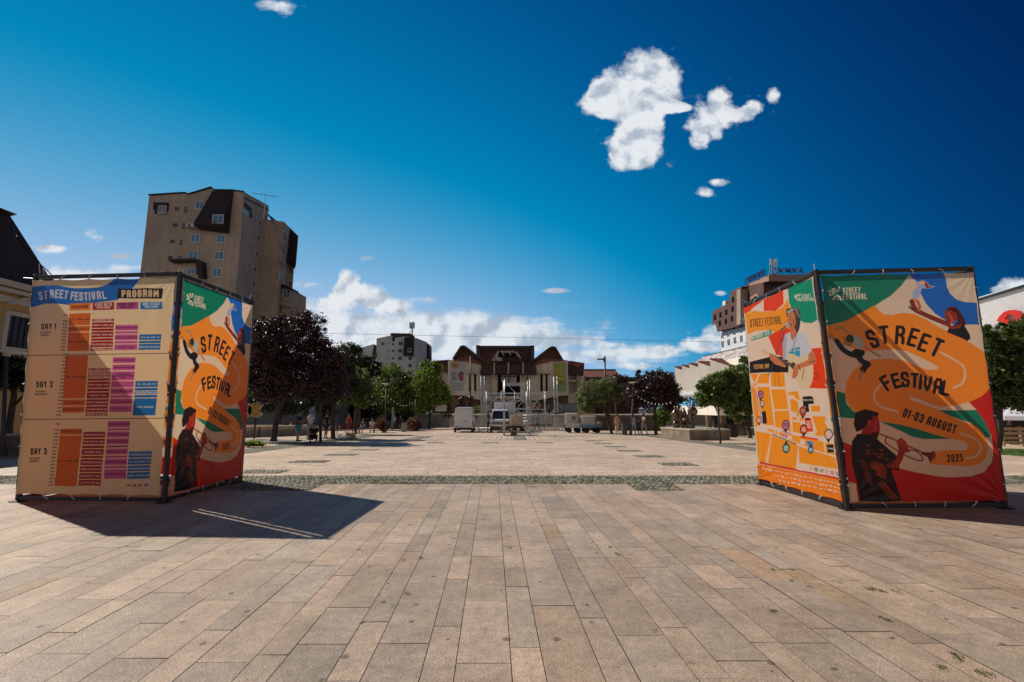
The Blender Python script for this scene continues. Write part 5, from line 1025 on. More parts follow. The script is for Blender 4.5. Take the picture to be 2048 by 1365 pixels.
m = MB(); a = HP(447, 400); m.box(a.x-1.1, a.x+1.5, a.y+2, a.y+4, a.z, HP(447,350).z); m.tube([HP(375,430,-2), HP(375,405,-2)], .1, 5); m.box(HP(375,430).x-1.5, HP(400,430).x, a.y+3, a.y+6, HP(385,428).z, HP(385,412).z); m.build('roof_plant', M_wframe, ho)
# ---------------- white wall with the red emblem
rw = thing('white_hall', 'white hall wall with a dark coping at the right edge, behind the leafy tree', 'building', (42, 38, 0)); E0 = (1900, 540); eP = lambda x, y: (1900+x/3.4125, 540+y/3.4125)
arc = []
for i, (px_, Y) in enumerate(((1860, 41.5),(1900, 40),(1950, 38.3),(2000, 36.8),(2048, 35.5),(2110, 34.2),(2200, 33))):
    ytop = 604-(px_-1950)*.30-(max(0, px_-1990)*.0); p = at(px_, ytop, Y); arc.append(p)
m = MB()
for a, b in zip(arc[:-1], arc[1:]): m.add([Vector((a.x,a.y,-.4)), Vector((b.x,b.y,-.4)), b, a, Vector((a.x+1,a.y+9,-.4)), Vector((b.x+1,b.y+9,-.4)), b+Vector((1,9,0)), a+Vector((1,9,0))], [[0,1,2,3],[3,2,6,7]])
m.build('wall', mat('white_roughcast', (.60, .60, .60), .85, var=.05, bump=.5, bs=9), rw)
m = MB()
for a, b in zip(arc[:-1], arc[1:]): m.bar(a+Vector((0,-.05,.08)), b+Vector((0,-.05,.08)), .3, .2)
m.build('coping', M_dkmetal, rw)
FE = Face((arc[2].x, arc[2].y-.35), (arc[4].x, arc[4].y-.35)); em = thing('emblem', 'red looped ribbon emblem fixed to the white hall wall', 'emblem', FE.pt(*eP(430, 350)))
M_red = mat('red_gloss_panel', (.62, .030, .010), .35, coat=.3)
m = MB()
for pts, d in ([[(328,352),(350,318),(380,290),(415,278),(455,276),(490,282),(500,300),(470,312),(440,306),(412,306),(388,330),(378,362),(350,352)], .3], [[(455,276),(490,282),(502,300),(500,335),(480,370),(455,395),(430,412),(448,370),(462,345),(455,318),(425,296)], .42], [[(378,362),(388,345),(412,340),(440,372),(462,378),(470,400),(440,440),(425,440),(405,410),(398,380)], .5]):
    m.prism([FE.pt(*eP(x, y)) for x, y in pts], FE.n*d)
m.build('ribbon', M_red, em, bevel=.03)
# ================================================================ STEPS, LOW WALLS, PLANTERS
M_step = mat('pale_step_stone', (.40, .35, .29), .75, var=.12, vs=1., bump=.2, bs=9)
M_pod = tiles('rough_stacked_stone', (.44, .36, .26), (.27, .20, .135), 1., (.13,.10,.07), w=.27, h=.065)
M_grey = mat('grey_concrete', (.25, .25, .24), .8, var=.15, vs=1., bump=.2, bs=8, stain=.15)
m = MB(); zz = zg(70)
for k in range(10):
    y0 = 70+k*1.0; m.box(-17, 13.5, y0, y0+1.0, zz-.1, zz+.17*(k+1)+(-.02 if k % 2 else 0))
m.box(-40, 40, 80.0, 97, zz-.1, zz+1.7)
st = m.build('steps', mat('weathered_step_stone', (.30, .255, .21), .8, var=.2, vs=1.5, stain=.3)); tag(st, 'wide pale stone steps rising to the theatre terrace', 'steps')
def wall_box(name, label, cat, pts, h, m_, cap=None, capm=None, th_=.4, group=None, zb=None):
    """low wall along plan points"""
    root = thing(name, label, cat, (pts[0][0], pts[0][1], zg(pts[0][1])), group); m = MB(); m2 = MB()
    for (xa, ya), (xb, yb) in zip(pts[:-1], pts[1:]):
        a, b = Vector((xa, ya, zg(ya))), Vector((xb, yb, zg(yb))); m.bar(a+Vector((0,0,h/2-.1)), b+Vector((0,0,h/2-.1)), th_, h+.2)
        if cap: m2.bar(a+Vector((0,0,h+cap/2)), b+Vector((0,0,h+cap/2)), th_+.12, cap)
    m.build('wall', m_, root)
    if cap: m2.build('coping', capm or m_, root, bevel=.02)
    return root
wall_box('low_wall', 'dark rough stone wall with a pale coping left of the program cube', 'wall', [(-30, 17.2), (-17.3, 17.2)], .72, mat('dark_stone', (.10, .085, .07), .85, var=.3, vs=3), .07, M_step)
wall_box('basin_wall', 'curved stone basin wall with a rounded lip under the gold disc sculptures', 'basin', [(-24.5,31),(-20.5,32.2),(-18.6,33.8),(-17.5,36.4),(-17.3,39.5)], .5, M_grey, .28, mat('pale_lip_stone', (.42, .34, .24), .6, var=.15), .7)
wall_box('stone_bench', 'long low stone ledge behind the curved basin wall', 'ledge', [(-28,41),(-20,41.6),(-18.3,42)], .75, mat('tan_stone', (.34, .26, .17), .8, var=.15, vs=2), None)
wall_box('retaining_wall', 'pale grey retaining wall left of the theatre steps', 'wall', [(-24,64),(-11.5,64)], 1.1, M_grey, .1, M_step, .5)
wall_box('planter_wall', 'upper grey planter wall between the trees and the steps', 'planter', [(-16,66.5),(-9,66.5)], 1.9, M_grey, .1, M_step, .5)
wall_box('brown_wall', 'brown stone garden wall behind the women and the purple tree', 'wall', [(8.2,52),(16.5,50)], 1.55, tiles('brown_stacked_stone', (.10,.075,.05), (.06,.045,.03), 1., w=.4, h=.12), None)
wall_box('seat_wall', 'low rough stone wall behind the benches on the right', 'wall', [(16.5,38),(22.5,36)], .55, M_pod, .08, M_step, .5)
# plinth with the bronze group
pl = thing('plinth', 'rough stone plinth carrying the bronze figures', 'plinth', (12.4, 31, zg(31)))
q = [Vector((10.35, 32.2)), Vector((11.0, 28.75)), Vector((13.75, 29.3)), Vector((13.3, 33.2))]; hz_ = .62
m = MB(); m.prism([Vector((p.x, p.y, zg(30)-.2)) for p in q], (0, 0, hz_+.2)); m.build('stone_base', M_pod, pl)
m = MB(); m.prism([Vector((p.x, p.y, zg(30)+hz_)) for p in [c+(c-Vector((12.1,30.9)))*.03 for c in q]], (0, 0, .07)); m.build('coping', M_step, pl)
M_bronze = mat('bronze', (.16, .115, .085), .28, metal=.85, var=.3, vs=3)
sg = thing('bronze_sculpture', 'bronze group of four bulbous standing figures on the stone plinth', 'sculpture', (12, 31, zg(30)+hz_+.07)); zp = zg(30)+hz_+.06
def fig(px, py0, py1, Y, prof, n=14):
    b = at(px, 857, Y); t = at(px, 0+py0, Y); h = t.z-zp; m = MB(); m.lathe([(r*1., z*h) for r, z in prof], (b.x, Y, zp), n); m.build('figure', M_bronze, sg)
P1_ = [(.16,0),(.26,.08),(.28,.16),(.17,.28),(.10,.38),(.16,.46),(.24,.56),(.25,.66),(.17,.75),(.07,.81),(.085,.88),(.07,.96),(.02,1.)]
P2_ = [(.08,0),(.10,.2),(.12,.42),(.15,.5),(.30,.60),(.33,.72),(.25,.82),(.10,.87),(.08,.93),(.07,.98),(.02,1.)]
P3_ = [(.10,0),(.12,.06),(.08,.15),(.16,.30),(.28,.40),(.22,.52),(.12,.60),(.16,.70),(.13,.80),(.06,.86),(.06,.96),(.02,1.)]
fig(1352, 812, 857, 31.2, P1_); fig(1358, 811, 857, 31.9, [(.10,0),(.12,.3),(.14,.6),(.10,.85),(.05,1.)]); fig(1370, 815, 857, 31, P3_); fig(1381, 816, 857, 30.6, [(.20,0),(.24,.12),(.16,.25),(.09,.45),(.12,.7),(.08,.9),(.03,1.)]); fig(1387, 808, 857, 30.9, P2_); fig(1364, 818, 857, 31.4, [(.07,0),(.09,.4),(.13,.7),(.08,.9),(.02,1.)])
m = MB()
for (x0, y0, x1, y1) in ((1362,838,1377,828),(1368,846,1378,852),(1380,826,1388,832)): m.tube([at(x0, y0, 30.9), at((x0+x1)/2, max(y0, y1)+3, 30.6), at(x1, y1, 30.8)], [.05, .11, .05], 8)
m.build('arm', M_bronze, sg)
# gold disc sculptures
M_gold = mat('brushed_gold', (.46, .33, .15), .32, metal=.7, var=.15, vs=3)
for (px, py, rp, bite, lab) in ((511, 820, 15, (14, -2, 7.5), 'gold disc sculpture with a bite cut from its right side'), (488, 822, 15, (-16, 0, 8), 'gold disc sculpture half hidden by the cube post')):
    c = at(px, py, 31); sc_ = 31/FPX; g_ = zg(31); r = rp*sc_; root = thing('disc_sculpture', lab, 'sculpture', (c.x, 31, g_), 'gold disc sculptures')
    bx, br_ = bite[0]*sc_, bite[2]*sc_; sgn = 1 if bx > 0 else -1; d_ = abs(bx); ca = (r*r+d_*d_-br_*br_)/(2*r*d_); al = math.acos(max(-1, min(1, ca))); xi, zi = r*math.cos(al), r*math.sin(al); be = math.atan2(zi, xi-d_)
    pts = [(r*math.cos(al+(2*math.pi-2*al)*k/36), r*math.sin(al+(2*math.pi-2*al)*k/36)) for k in range(37)]
    t0, t1 = -be+2*math.pi, be; pts += [(d_+br_*math.cos(t0+(t1-t0)*k/14), br_*math.sin(t0+(t1-t0)*k/14)) for k in range(1, 14)]
    pts = [Vector((c.x+x*sgn, 31, c.z+z)) for x, z in pts]
    m = MB(); m.prism(pts, (0, .22, 0)); m.build('disc', M_gold, root, bevel=.05)
    m = MB(); m.tube([(c.x, 31.1, g_), (c.x, 31.1, c.z-r*.9)], .06, 8); m.build('post', M_wood, root)
# dark sculptures before the theatre
for i, (x, y, r1, lab) in enumerate(((225, 885, 1., 'dark bronze bust furthest left before the theatre'), (322, 835, .8, 'dark curved bronze second from the left before the theatre'), (386, 825, .75, 'dark upright bronze between the two right hand theatre bronzes'), (463, 820, .85, 'dark round bronze nearest the thin mast'))):
    Y = 68; b = at(*TX(x, y+(60 if i == 0 else 45)), Y); m = MB(); h = (1.9 if i == 0 else 1.3)*1.15
    m.lathe([(.45*r1,0),(.4*r1,h*.3),(.22*r1,h*.5),(.45*r1,h*.68),(.5*r1,h*.8),(.32*r1,h*.93),(.05,h)], (b.x, Y, b.z), 10, 0, Matrix.Rotation(R((-10, 18, -14, 0)[i]), 3, 'Y'))
    o = m.build('bronze_statue', mat('dark_bronze', (.03, .028, .026), .35, metal=.6), None); tag(o, lab, 'statue', 'bronze statues before the theatre')
# ================================================================ LAMPS, POLES, CABLES
M_pole = mat('lamp_post_grey', (.045, .05, .052), .5, metal=.3)
def lamp(base, top, label, disc=True):
    root = thing('street_lamp', label, 'street lamp', base, 'street lamps round the square'); base, top = Vector(base), Vector(top); m = MB(); m.tube([base, base.lerp(top, .12), top], [.085, .06, .05], 10); m.build('post', M_pole, root)
    m = MB(); m.lathe([(.12, 0), (.13, .04), (.09, .3), (.1, .32)], base, 10); m.build('foot', M_pole, root)
    if disc: m = MB(); m.lathe([(.10, 0), (.12, .12), (.42, .16), (.43, .20), (.1, .25)], top-Vector((0,0,.05)), 16); m.build('lamp_head', mat('pale_lamp_head', (.5, .5, .48), .4), root)
    return root
def pole(px, y0, y1, Y, label, r=.06, name='pole', cat='pole', dx=0):
    a = at(px, y0, Y); a.z = zg(Y) if Y < 70 else a.z; b = at(px+dx, y1, Y); o = MB().tube([a, b], r, 8).build(name, M_pole); tag(o, label, cat); return a, b
lamp((at(771, 862, 44).x, 44, zg(44)), at(772, 771, 44), 'disc headed lamp post between the two copper bushes on the left')
lamp((at(1261, 871, 37.8).x, 37.8, zg(37.8)), at(1268, 769, 37.8), 'slightly leaning disc headed lamp post beside the women and the bin')
lamp((at(4, 915, 16).x, 16, 0), at(13, 710, 16), 'disc headed lamp post at the left edge beside the yellow house')
pole(641, 884, 768, 27, 'dark square post in the shade beside the crouching person', .09)
pole(831, 862, 800, 50, 'thin dark post beside the second copper bush', .05)
a, b = pole(941, 838, 713, 68, 'tall thin dark mast standing before the left wing of the theatre', .10, 'mast', 'mast')
tl = thing('road_light', 'tall grey road light with a side arm above the right hand trees', 'street lamp', (at(1210, 860, 62).x, 62, zg(62)))
m = MB(); a, b = at(1210, 860, 62), at(1210, 713, 62); a.z = zg(62); m.tube([a, b], .12, 8); m.bar(at(1208, 716, 62), at(1203, 719, 62), .12); m.bar(at(1210, 722, 62), at(1207, 722, 62), .3, .3); m.build('post', M_pole, tl); m = MB(); q = at(1202, 719, 62); m.box(q.x-.5, q.x+.5, 61.8, 62.2, q.z-.08, q.z+.08); m.build('lamp_head', M_pole, tl)
M_bulb = mat('bulb_glass', (.75, .72, .65), .15)
def string_lights(P, n, label, sag=0.):
    root = thing('string_lights', label, 'string lights', P[0], 'strings of bulbs in the trees'); pts = [Vector(p) for p in P]; m = MB(); m.tube(pts, .014, 4); m.build('cable', M_black, root)
    L = sum((b-a).length for a, b in zip(pts[:-1], pts[1:])); k = 0
    for i in range(n):
        s = (i+.5)/n*L
        for a, b in zip(pts[:-1], pts[1:]):
            l = (b-a).length
            if s <= l: p = a.lerp(b, s/l); break
            s -= l
        m = MB(); m.lathe([(.015, .0), (.015, -.04), (.04, -.07), (.04, -.11), (.01, -.14)], p, 8); m.build('bulb', M_bulb, root)
def curve(a, b, Y, sag, n=10, Yb=None): 
    Yb = Yb or Y; A_, B_ = at(*a, Y), at(*b, Yb); return [A_.lerp(B_, t/n)-Vector((0, 0, sag*4*(t/n)*(1-t/n))) for t in range(n+1)]
string_lights(curve((500, 760), (640, 770), 27, .15, Yb=27), 10, 'string of bulbs hanging under the big purple tree')
string_lights(curve((730, 793), (771, 792), 44, .75), 8, 'string of bulbs sagging left from the lamp by the copper bushes'); string_lights(curve((773, 788), (833, 800), 44, .8, Yb=50), 10, 'string of bulbs sagging right from the lamp by the copper bushes')
string_lights(curve((1268, 786), (1345, 803), 37.8, .45, Yb=33), 11, 'string of bulbs running from the leaning lamp to the bronze figures')
o = MB().tube(curve((600, 666), (1700, 690), 30, .0, 16), .011, 4).build('overhead_cable', M_black); tag(o, 'thin overhead cable crossing the sky above the whole square', 'cable')
o = MB().tube([at(24, 449, 21.5), at(34, 475, 20), at(60, 510, 20), at(110, 556, 21)], .02, 4).build('roof_cable', M_black); tag(o, 'loose cable hanging from the ridge of the yellow house', 'cable')
# ================================================================ BENCHES, BINS, SMALL THINGS
M_slat = mat('oxblood_slats', (.085, .028, .022), .55, var=.2, vs=6)
def bench(loc, rz, label):
    root = thing('park_bench', label, 'bench', (0, 0, 0), 'benches round the square'); m = MB()
    for k in range(4): m.box(-.9, .9, -.2+k*.12, -.1+k*.12, .42, .45)
    m.build('seat', M_slat, root, local=True); m = MB()
    for k in range(4): m.box(-.9, .9, .29+k*.02, .32+k*.02, .52+k*.11, .60+k*.11)
    m.build('backrest', M_slat, root, local=True)
    for x in (-.7, .7): m = MB(); m.bar((x,-.18,0), (x,-.15,.41), .05); m.bar((x,.27,0), (x,.27,.5), .05); m.bar((x,.27,.5), (x,.36,.92), .05); m.bar((x,-.16,.39), (x,.27,.39), .05); m.build('leg', M_black, root, local=True)
    root.location = loc; root.rotation_euler = (0, 0, rz); return root
b0 = bench((at(1484, 875, 33).x, 33.5, zg(33.5)), R(8), 'dark red slatted bench under the right hand tree, nearer its trunk')
for x, Y, rz, lab in ((1455, 36.5, 0, 'dark red slatted bench beside the stone seat wall, left of the other'), (689, 36, R(-4), 'dark slatted bench in the shade behind the tree trunk'), (733, 43.5, R(6), 'dark slatted bench where two people in blue and white sit'), (583, 40, 0, 'dark slatted bench behind the man in teal shorts')):
    c = copy_tree(b0); c.location = (at(x, 860, Y).x, Y, zg(Y)); c.rotation_euler = (0, 0, rz); c['label'] = lab
def bin_(px, Y, w, h, label, m_=M_grey):
    x = at(px, 860, Y).x; root = thing('litter_bin', label, 'litter bin', (x, Y, zg(Y)), 'litter bins'); z = zg(Y); m = MB(); m.box(x-w/2, x+w/2, Y-w/2, Y+w/2, z, z+h); m.build('body', m_, root, bevel=.03); m = MB(); m.box(x-w/2-.03, x+w/2+.03, Y-w/2-.03, Y+w/2+.03, z+h, z+h+.06); m.build('lid', M_black, root)
bin_(1248.5, 38, .42, 1.0, 'dark grey litter bin between the woman in pink and the lamp', mat('bin_grey', (.07, .08, .085), .6)); bin_(1464, 33.8, .5, .8, 'dark square litter bin beside the benches on the right', mat('bin_brown', (.05, .035, .03), .7)); bin_(808, 47, .5, .9, 'pale grey litter bin between the walkers and the copper bush'); 
o = MB().box(0,0,0,0,0,0) if 0 else None
q = Vector((at(702, 875, 31.5).x, 31.5, zg(31.5))); root = thing('cardboard_box', 'open brown cardboard box on the grass by the tree foot', 'box', q)
M_card = mat('cardboard', (.38, .24, .12), .85, var=.1); m = MB(); s_ = .24
for x0, x1, y0, y1 in ((-s_,s_,-s_,-s_+.015),(-s_,s_,s_-.015,s_),(-s_,-s_+.015,-s_,s_),(s_-.015,s_,-s_,s_)): m.box(q.x+x0, q.x+x1, q.y+y0, q.y+y1, q.z, q.z+.36)
m.build('body', M_card, root); m = MB(); m.prism([q+Vector((-s_,-s_,.36)), q+Vector((s_,-s_,.36)), q+Vector((s_+.05,-s_-.16,.26)), q+Vector((-s_,-s_-.15,.30))], (0, 0, .01)); m.prism([q+Vector((-s_,-s_,.36)), q+Vector((-s_-.18,-s_,.46)), q+Vector((-s_-.18,s_,.46)), q+Vector((-s_,s_,.36))], (0, 0, .01)); m.build('flap', M_card, root)
root = thing('bag_pile', 'heap of crumpled clear plastic wrap beside the cardboard box', 'plastic wrap', (at(686, 876, 31.3).x, 31.3, zg(31.3))); m = MB(); rs = random.Random(3)
for k in range(26):
    c = Vector((at(686, 876, 31.3).x+rs.gauss(0, .28), 31.3+rs.gauss(0, .15), zg(31.3)+rs.uniform(.04, .22))); v = [c+Vector((rs.gauss(0,.12), rs.gauss(0,.1), rs.gauss(0,.07))) for _ in range(4)]; m.add(v, [[0,1,2],[0,2,3],[0,3,1],[1,3,2]])
m.build('wrap', mat('clear_plastic', (.6, .64, .68), .2, spec=.8), root)
# feather flag
root = thing('feather_flag', 'pale blue feather flag standing behind the man in the white shirt', 'flag', (at(620, 870, 33).x, 33, zg(33))); x = at(620, 870, 33).x; z = zg(33)
m = MB(); m.tube([(x-.22, 33, z), (x-.22, 33, z+1.6), (x-.18, 33, z+2.6), (x+.05, 33, z+2.9)], .015, 6); m.build('pole', M_black, root)
FVv = [(-.2,.9),(.28,.9),(.30,1.6),(.26,2.3),(.12,2.75),(-.02,2.88),(-.17,2.6),(-.2,1.8)]
m = MB(); m.prism([Vector((x+a, 33, z+b)) for a, b in FVv], (0, .01, 0)); m.build('cloth', mat('flag_blue', (.10, .26, .50), .7, trans=.3), root)
m = MB(); m.prism([Vector((x+a, 32.99, z+b)) for a, b in ((-.1,2.2),(.05,2.5),(.18,2.1),(.02,1.9))], (0, .005, 0)); m.prism([Vector((x+a, 32.99, z+b)) for a, b in ((-.1,1.5),(.2,1.6),(.1,1.35))], (0, .005, 0)); m.build('print', mat('flag_print', (.5, .42, .4), .7), root)
# pale stele behind the walkers
o = MB().box(at(783.5,860,52).x-.07, at(783.5,860,52).x+.14, 52, 52.2, zg(52), at(783,815,52).z).build('banner_pole', mat('pale_blue_paint', (.16,.26,.33), .6)); tag(o, 'narrow pale blue upright post behind the man in the light blue shirt', 'post')
# terrace umbrellas and pallet fence at the right edge
M_can = mat('white_canvas', (.62, .64, .68), .8, trans=.2)
def parasol(x, Y, z, r, h, label):
    root = thing('parasol', label, 'parasol', (x, Y, z), 'white cafe parasols'); m = MB(); n = 8; vs = [(x, Y, z+h)]
    for k in range(n): a = (k+.5)/n*2*math.pi; vs.append((x+r*math.cos(a), Y+r*math.sin(a), z+h-r*.38))
    for k in range(n): a = (k+.5)/n*2*math.pi; vs.append((x+r*math.cos(a), Y+r*math.sin(a), z+h-r*.38-.2))
    m.add(vs, [[0, 1+k, 1+(k+1) % n] for k in range(n)]+[[1+k, 1+n+k, 1+n+(k+1) % n, 1+(k+1) % n] for k in range(n)]); m.build('canopy', M_can, root)
    m = MB(); m.tube([(x, Y, z), (x, Y, z+h)], .035, 8); m.build('pole', M_dkmetal, root)
    for k in range(n): a = (k+.5)/n*2*math.pi; m = MB(); m.bar((x, Y, z+h-.1), (x+r*.97*math.cos(a), Y+r*.97*math.sin(a), z+h-r*.38-.02), .03); m.build('rib', M_dkmetal, root)
parasol(26.8, 24, zg(24), 2.3, 3.05-1.0+.3, 'white cafe parasol at the right edge beyond the tree trunk')
for (x, y, Y, r, h) in ((1375, 815, 56, 1.6, None), (1388, 812, 55, 1.5, None)):
    p = at(x, y, Y); parasol(p.x, Y, CU(1300,648).z, r, 1.9, 'white parasol on the culture house terrace, %s of the two' % ('left' if x < 1380 else 'right'))
fx = 25.3; root = thing('pallet_fence', 'fence of light wooden pallets under the parasol at the right edge', 'fence', (fx, 23, zg(23)))
for j in range(2):
    m = MB()
    for k in range(4): m.box(fx-1.0+j*2.05, fx+.95+j*2.05, 22.98, 23.0, zg(23)+.1+k*.22, zg(23)+.24+k*.22)
    for k in range(3): m.box(fx-1.0+j*2.05+k*.93, fx-.9+j*2.05+k*.93, 23.0, 23.1, zg(23), zg(23)+.95)
    m.build('pallet', mat('pallet_wood', (.34, .22, .12), .8, var=.25, vs=5), root)
# shady back walls under the trees on the left, and at the right edge
o = MB().box(-60, -21.5, 57, 62, -1.3, 3.0).build('pavilion', mat('grey_blue_wall', (.10, .12, .15), .8, var=.2, vs=.3)); tag(o, 'low grey pavilion in the shade behind the trees on the left', 'building')
o = MB().box(-36, -18.6, 50, 50.4, zg(50), zg(50)+.5).build('kerb_wall', M_step); tag(o, 'long pale kerb wall behind the gold disc sculptures', 'wall')
o = MB().box(25.5, 60, 29.5, 33, -1, 2.3).build('cafe_back', mat('dark_cafe_front', (.03, .025, .022), .8)); tag(o, 'dark cafe front behind the parasol at the right edge', 'cafe')
# ================================================================ TREES
M_bark = mat('bark', (.055, .042, .033), .9, var=.3, vs=6, bump=.8, bs=14)
M_leaf = mat('leaf', (.06, .1, .02), .45, attr=True, trans=.45, spec=.5)
M_leafp = mat('purple_leaf', (.05, .02, .02), .38, attr=True, trans=.15, spec=.55)
def crown(blobs, n, size, pal, parent, m_=None, shell=.5, nclu=90, clus=.16, name='crown', aspect=1.7, droop=0.):
    vol = np.array([b[1]*b[2]*b[3] for b in blobs])**.8; vol /= vol.sum(); P = []; CC = []
    pal = np.array(pal)
    for b, f in zip(blobs, vol):
        c = np.array(b[0]); r = np.array(b[1:4]); k = max(6, int(nclu*f*len(blobs)**.5)); nn = int(n*f)
        d = NR.normal(size=(k, 3)); d /= np.linalg.norm(d, axis=1)[:, None]; rad = NR.uniform(shell, 1.0, k)**.6*np.where(NR.rand(k) < .14, NR.uniform(1.04, 1.22, k), 1.)
        cc = c+d*rad[:, None]*r; idx = NR.randint(0, k, nn); sz = NR.uniform(.6, 1.5, k)[idx]
        p = cc[idx]+NR.normal(size=(nn, 3))*r.mean()*clus*sz[:, None]*np.array([1, 1, .8])
        P.append(p); cl = NR.uniform(.7, 1.3, k)[idx]; CC.append(pal[NR.randint(0, len(pal), nn)]*cl[:, None]*NR.uniform(.75, 1.25, nn)[:, None])
    P = np.concatenate(P); CC = np.concatenate(CC); n = len(P)
    nrm = NR.normal(size=(n, 3))+np.array([0, 0, .5]); nrm /= np.linalg.norm(nrm, axis=1)[:, None]
    t = NR.normal(size=(n, 3))+np.array([0, 0, -droop]); t -= (t*nrm).sum(1)[:, None]*nrm; t /= np.linalg.norm(t, axis=1)[:, None]; b = np.cross(nrm, t)
    s = size*NR.uniform(.6, 1.35, n)[:, None]; w = s/aspect
    V = np.stack([P-t*s*.5, P+b*w*.5+nrm*s*.08, P+t*s*.5, P-b*w*.5+nrm*s*.08], 1).reshape(-1, 3)
    F = np.arange(n*4).reshape(-1, 4); return npmesh(name, V, F, m_ or M_leaf, parent, col=np.repeat(CC, 4, 0))
def tree(label, px, py, blobs_px, Y, n, size, pal, m_=None, lean=0., tr=.14, group='trees round the square', name='tree', cat='tree', depth=.8, shell=.45, nclu=110, clus=.16, base=None, aspect=1.7, droop=0., limbs=7):
    """blobs_px: (x, y, rx, ry) as sighted, at distance Y"""
    b = Vector(base) if base else Vector((at(px, py, Y).x, Y, zg(Y))); sc_ = Y/FPX; root = thing(name, label, cat, b, group); bl = []
    for (x, y, rx, ry) in blobs_px: c = at(x, y, Y+NR.uniform(-.5, .5)*rx*sc_*depth); bl.append((tuple(c), rx*sc_*.86, rx*sc_*depth*.86, ry*sc_*.86))
    crown(bl, n, size, pal, root, m_, shell, nclu, clus, aspect=aspect, droop=droop)
    cen = sum((Vector(q[0]) for q in bl), Vector())/len(bl); low = min(q[0][2]-q[3]*.9 for q in bl); fork = Vector((b.x+(cen.x-b.x)*.35+lean, b.y+(cen.y-b.y)*.3, max(low-.1, b.z+.8)))
    m = MB(); m.tube([b-Vector((0,0,.1)), b+Vector((0,0,.12)), b.lerp(fork, .5)+Vector((NR.normal()*.05, 0, 0)), fork, fork.lerp(cen, .5)], [tr*1.6, tr*1.1, tr*.95, tr*.85, tr*.5], 10)
    for q in range(limbs):
        t = bl[q % len(bl)]; e = Vector(t[0])+Vector((NR.uniform(-.6, .6)*t[1], NR.uniform(-.6, .6)*t[2], NR.uniform(-.3, .7)*t[3])); s = b.lerp(fork, NR.uniform(.75, 1.)) if q % 2 else fork.lerp(cen, .2); mid = s.lerp(e, .5)+Vector((NR.normal()*.15, NR.normal()*.15, .2)); m.tube([s, mid, e], [tr*.5, tr*.3, tr*.08], 6)
        for _ in range(2): e2 = e+Vector((NR.normal()*.5*t[1], NR.normal()*.4*t[2], NR.uniform(.1, .6)*t[3])); m.tube([mid.lerp(e, .6), e2], [tr*.16, tr*.04], 5)
    m.build('trunk', M_bark, root); return root
PUR = [(.042,.019,.020),(.030,.014,.016),(.058,.024,.024),(.022,.011,.013),(.095,.040,.034)]
GRN = [(0.101,0.155,0.027),(0.128,0.196,0.035),(0.074,0.115,0.024),(0.162,0.230,0.043),(0.057,0.089,0.019)]
GRB = [(0.162,0.257,0.030),(0.216,0.311,0.041),(0.121,0.203,0.027),(0.257,0.338,0.047),(0.088,0.149,0.022)]
DRK = [(.024,.040,.014),(.034,.055,.018),(.018,.030,.012)]
WIL = [(0.142,0.182,0.061),(0.176,0.216,0.081),(0.101,0.135,0.046),(0.203,0.230,0.088)]
tree('big spreading purple leaved tree beside the banner cube on the left', 547, 884, [(545,700,62,62),(605,672,50,54),(640,720,58,50),(505,720,50,70),(590,755,80,52),(535,770,52,45),(660,770,45,38),(612,640,24,24),(575,650,40,24),(640,652,18,18),(525,660,30,28)], 27.5, 60000, .135, PUR, M_leafp, tr=.17, nclu=240, clus=.12, shell=.3)
tree('dark green tree whose trunk stands by the plastic wrap, under the purple crown', 666, 878, [(655,775,52,36),(690,765,36,34),(625,790,36,26),(665,730,46,36),(700,725,30,34)], 31, 17000, .16, DRK+PUR[:1], tr=.14, nclu=130, clus=.13)
tree('round green tree lit on top beside the lamp on the left', 711, 868, [(710,772,38,36),(728,795,26,26),(690,790,26,26),(712,750,28,18)], 40, 19000, .16, GRN, tr=.12, nclu=130, clus=.12, shell=.5, droop=.3)
tree('dark tree with spiky top between the purple tree and the white flats', 720, 858, [(700,716,30,34),(718,745,34,36),(690,710,18,26),(742,732,22,26),(676,730,24,30)], 56, 14000, .25, DRK, tr=.15, nclu=120)
tree('tree with yellow green top in front of the white flats', 790, 856, [(786,765,36,36),(800,795,42,30),(776,800,40,34),(770,745,22,16),(792,738,18,14),(815,765,20,28)], 60, 17000, .25, GRB[:3]+GRN, tr=.16, nclu=140, shell=.5)
tree('bright green tree just left of the theatre', 858, 855, [(858,770,30,40),(876,790,26,26),(845,800,26,30),(868,740,18,20),(838,760,15,20),(895,798,12,10),(850,728,12,12)], 58, 19000, .25, GRB, tr=.16, nclu=150, shell=.45)
tree('dark evergreen mass behind the seated people on the left', 745, 858, [(760,800,40,36),(735,810,34,34),(800,830,34,18),(700,820,36,26)], 62, 12000, .3, DRK, tr=.15, nclu=100)
tree('dark shrub thicket filling the gap under the purple tree', 560, 860, [(530,795,50,30),(590,800,44,30),(640,810,40,26),(500,780,30,34)], 53, 12000, .3, DRK, tr=.12, nclu=90, name='thicket', cat='shrubs')
tree('twin headed grey green willow behind the trailer tanks', 1223, 868, [(1187,785,32,28),(1215,780,30,26),(1165,795,20,22),(1237,790,16,22),(1175,812,24,14)], 41, 22000, .15, WIL, tr=.12, nclu=140, clus=.12, shell=.4, droop=.6, aspect=2.6)
tree('right hand purple leaved tree with spiky top shoots', 1312, 868, [(1295,785,44,34),(1330,790,34,34),(1268,795,24,30),(1315,760,34,20),(1283,752,12,14),(1299,748,8,16),(1318,752,8,14),(1345,800,22,26)], 38.5, 30000, .15, PUR, M_leafp, tr=.13, nclu=160, clus=.13)
tree('purple tree behind the willow, only its top showing', 1235, 858, [(1225,764,28,12),(1240,760,20,12),(1210,768,18,8)], 58, 6000, .22, PUR, M_leafp, tr=.12, nclu=60)
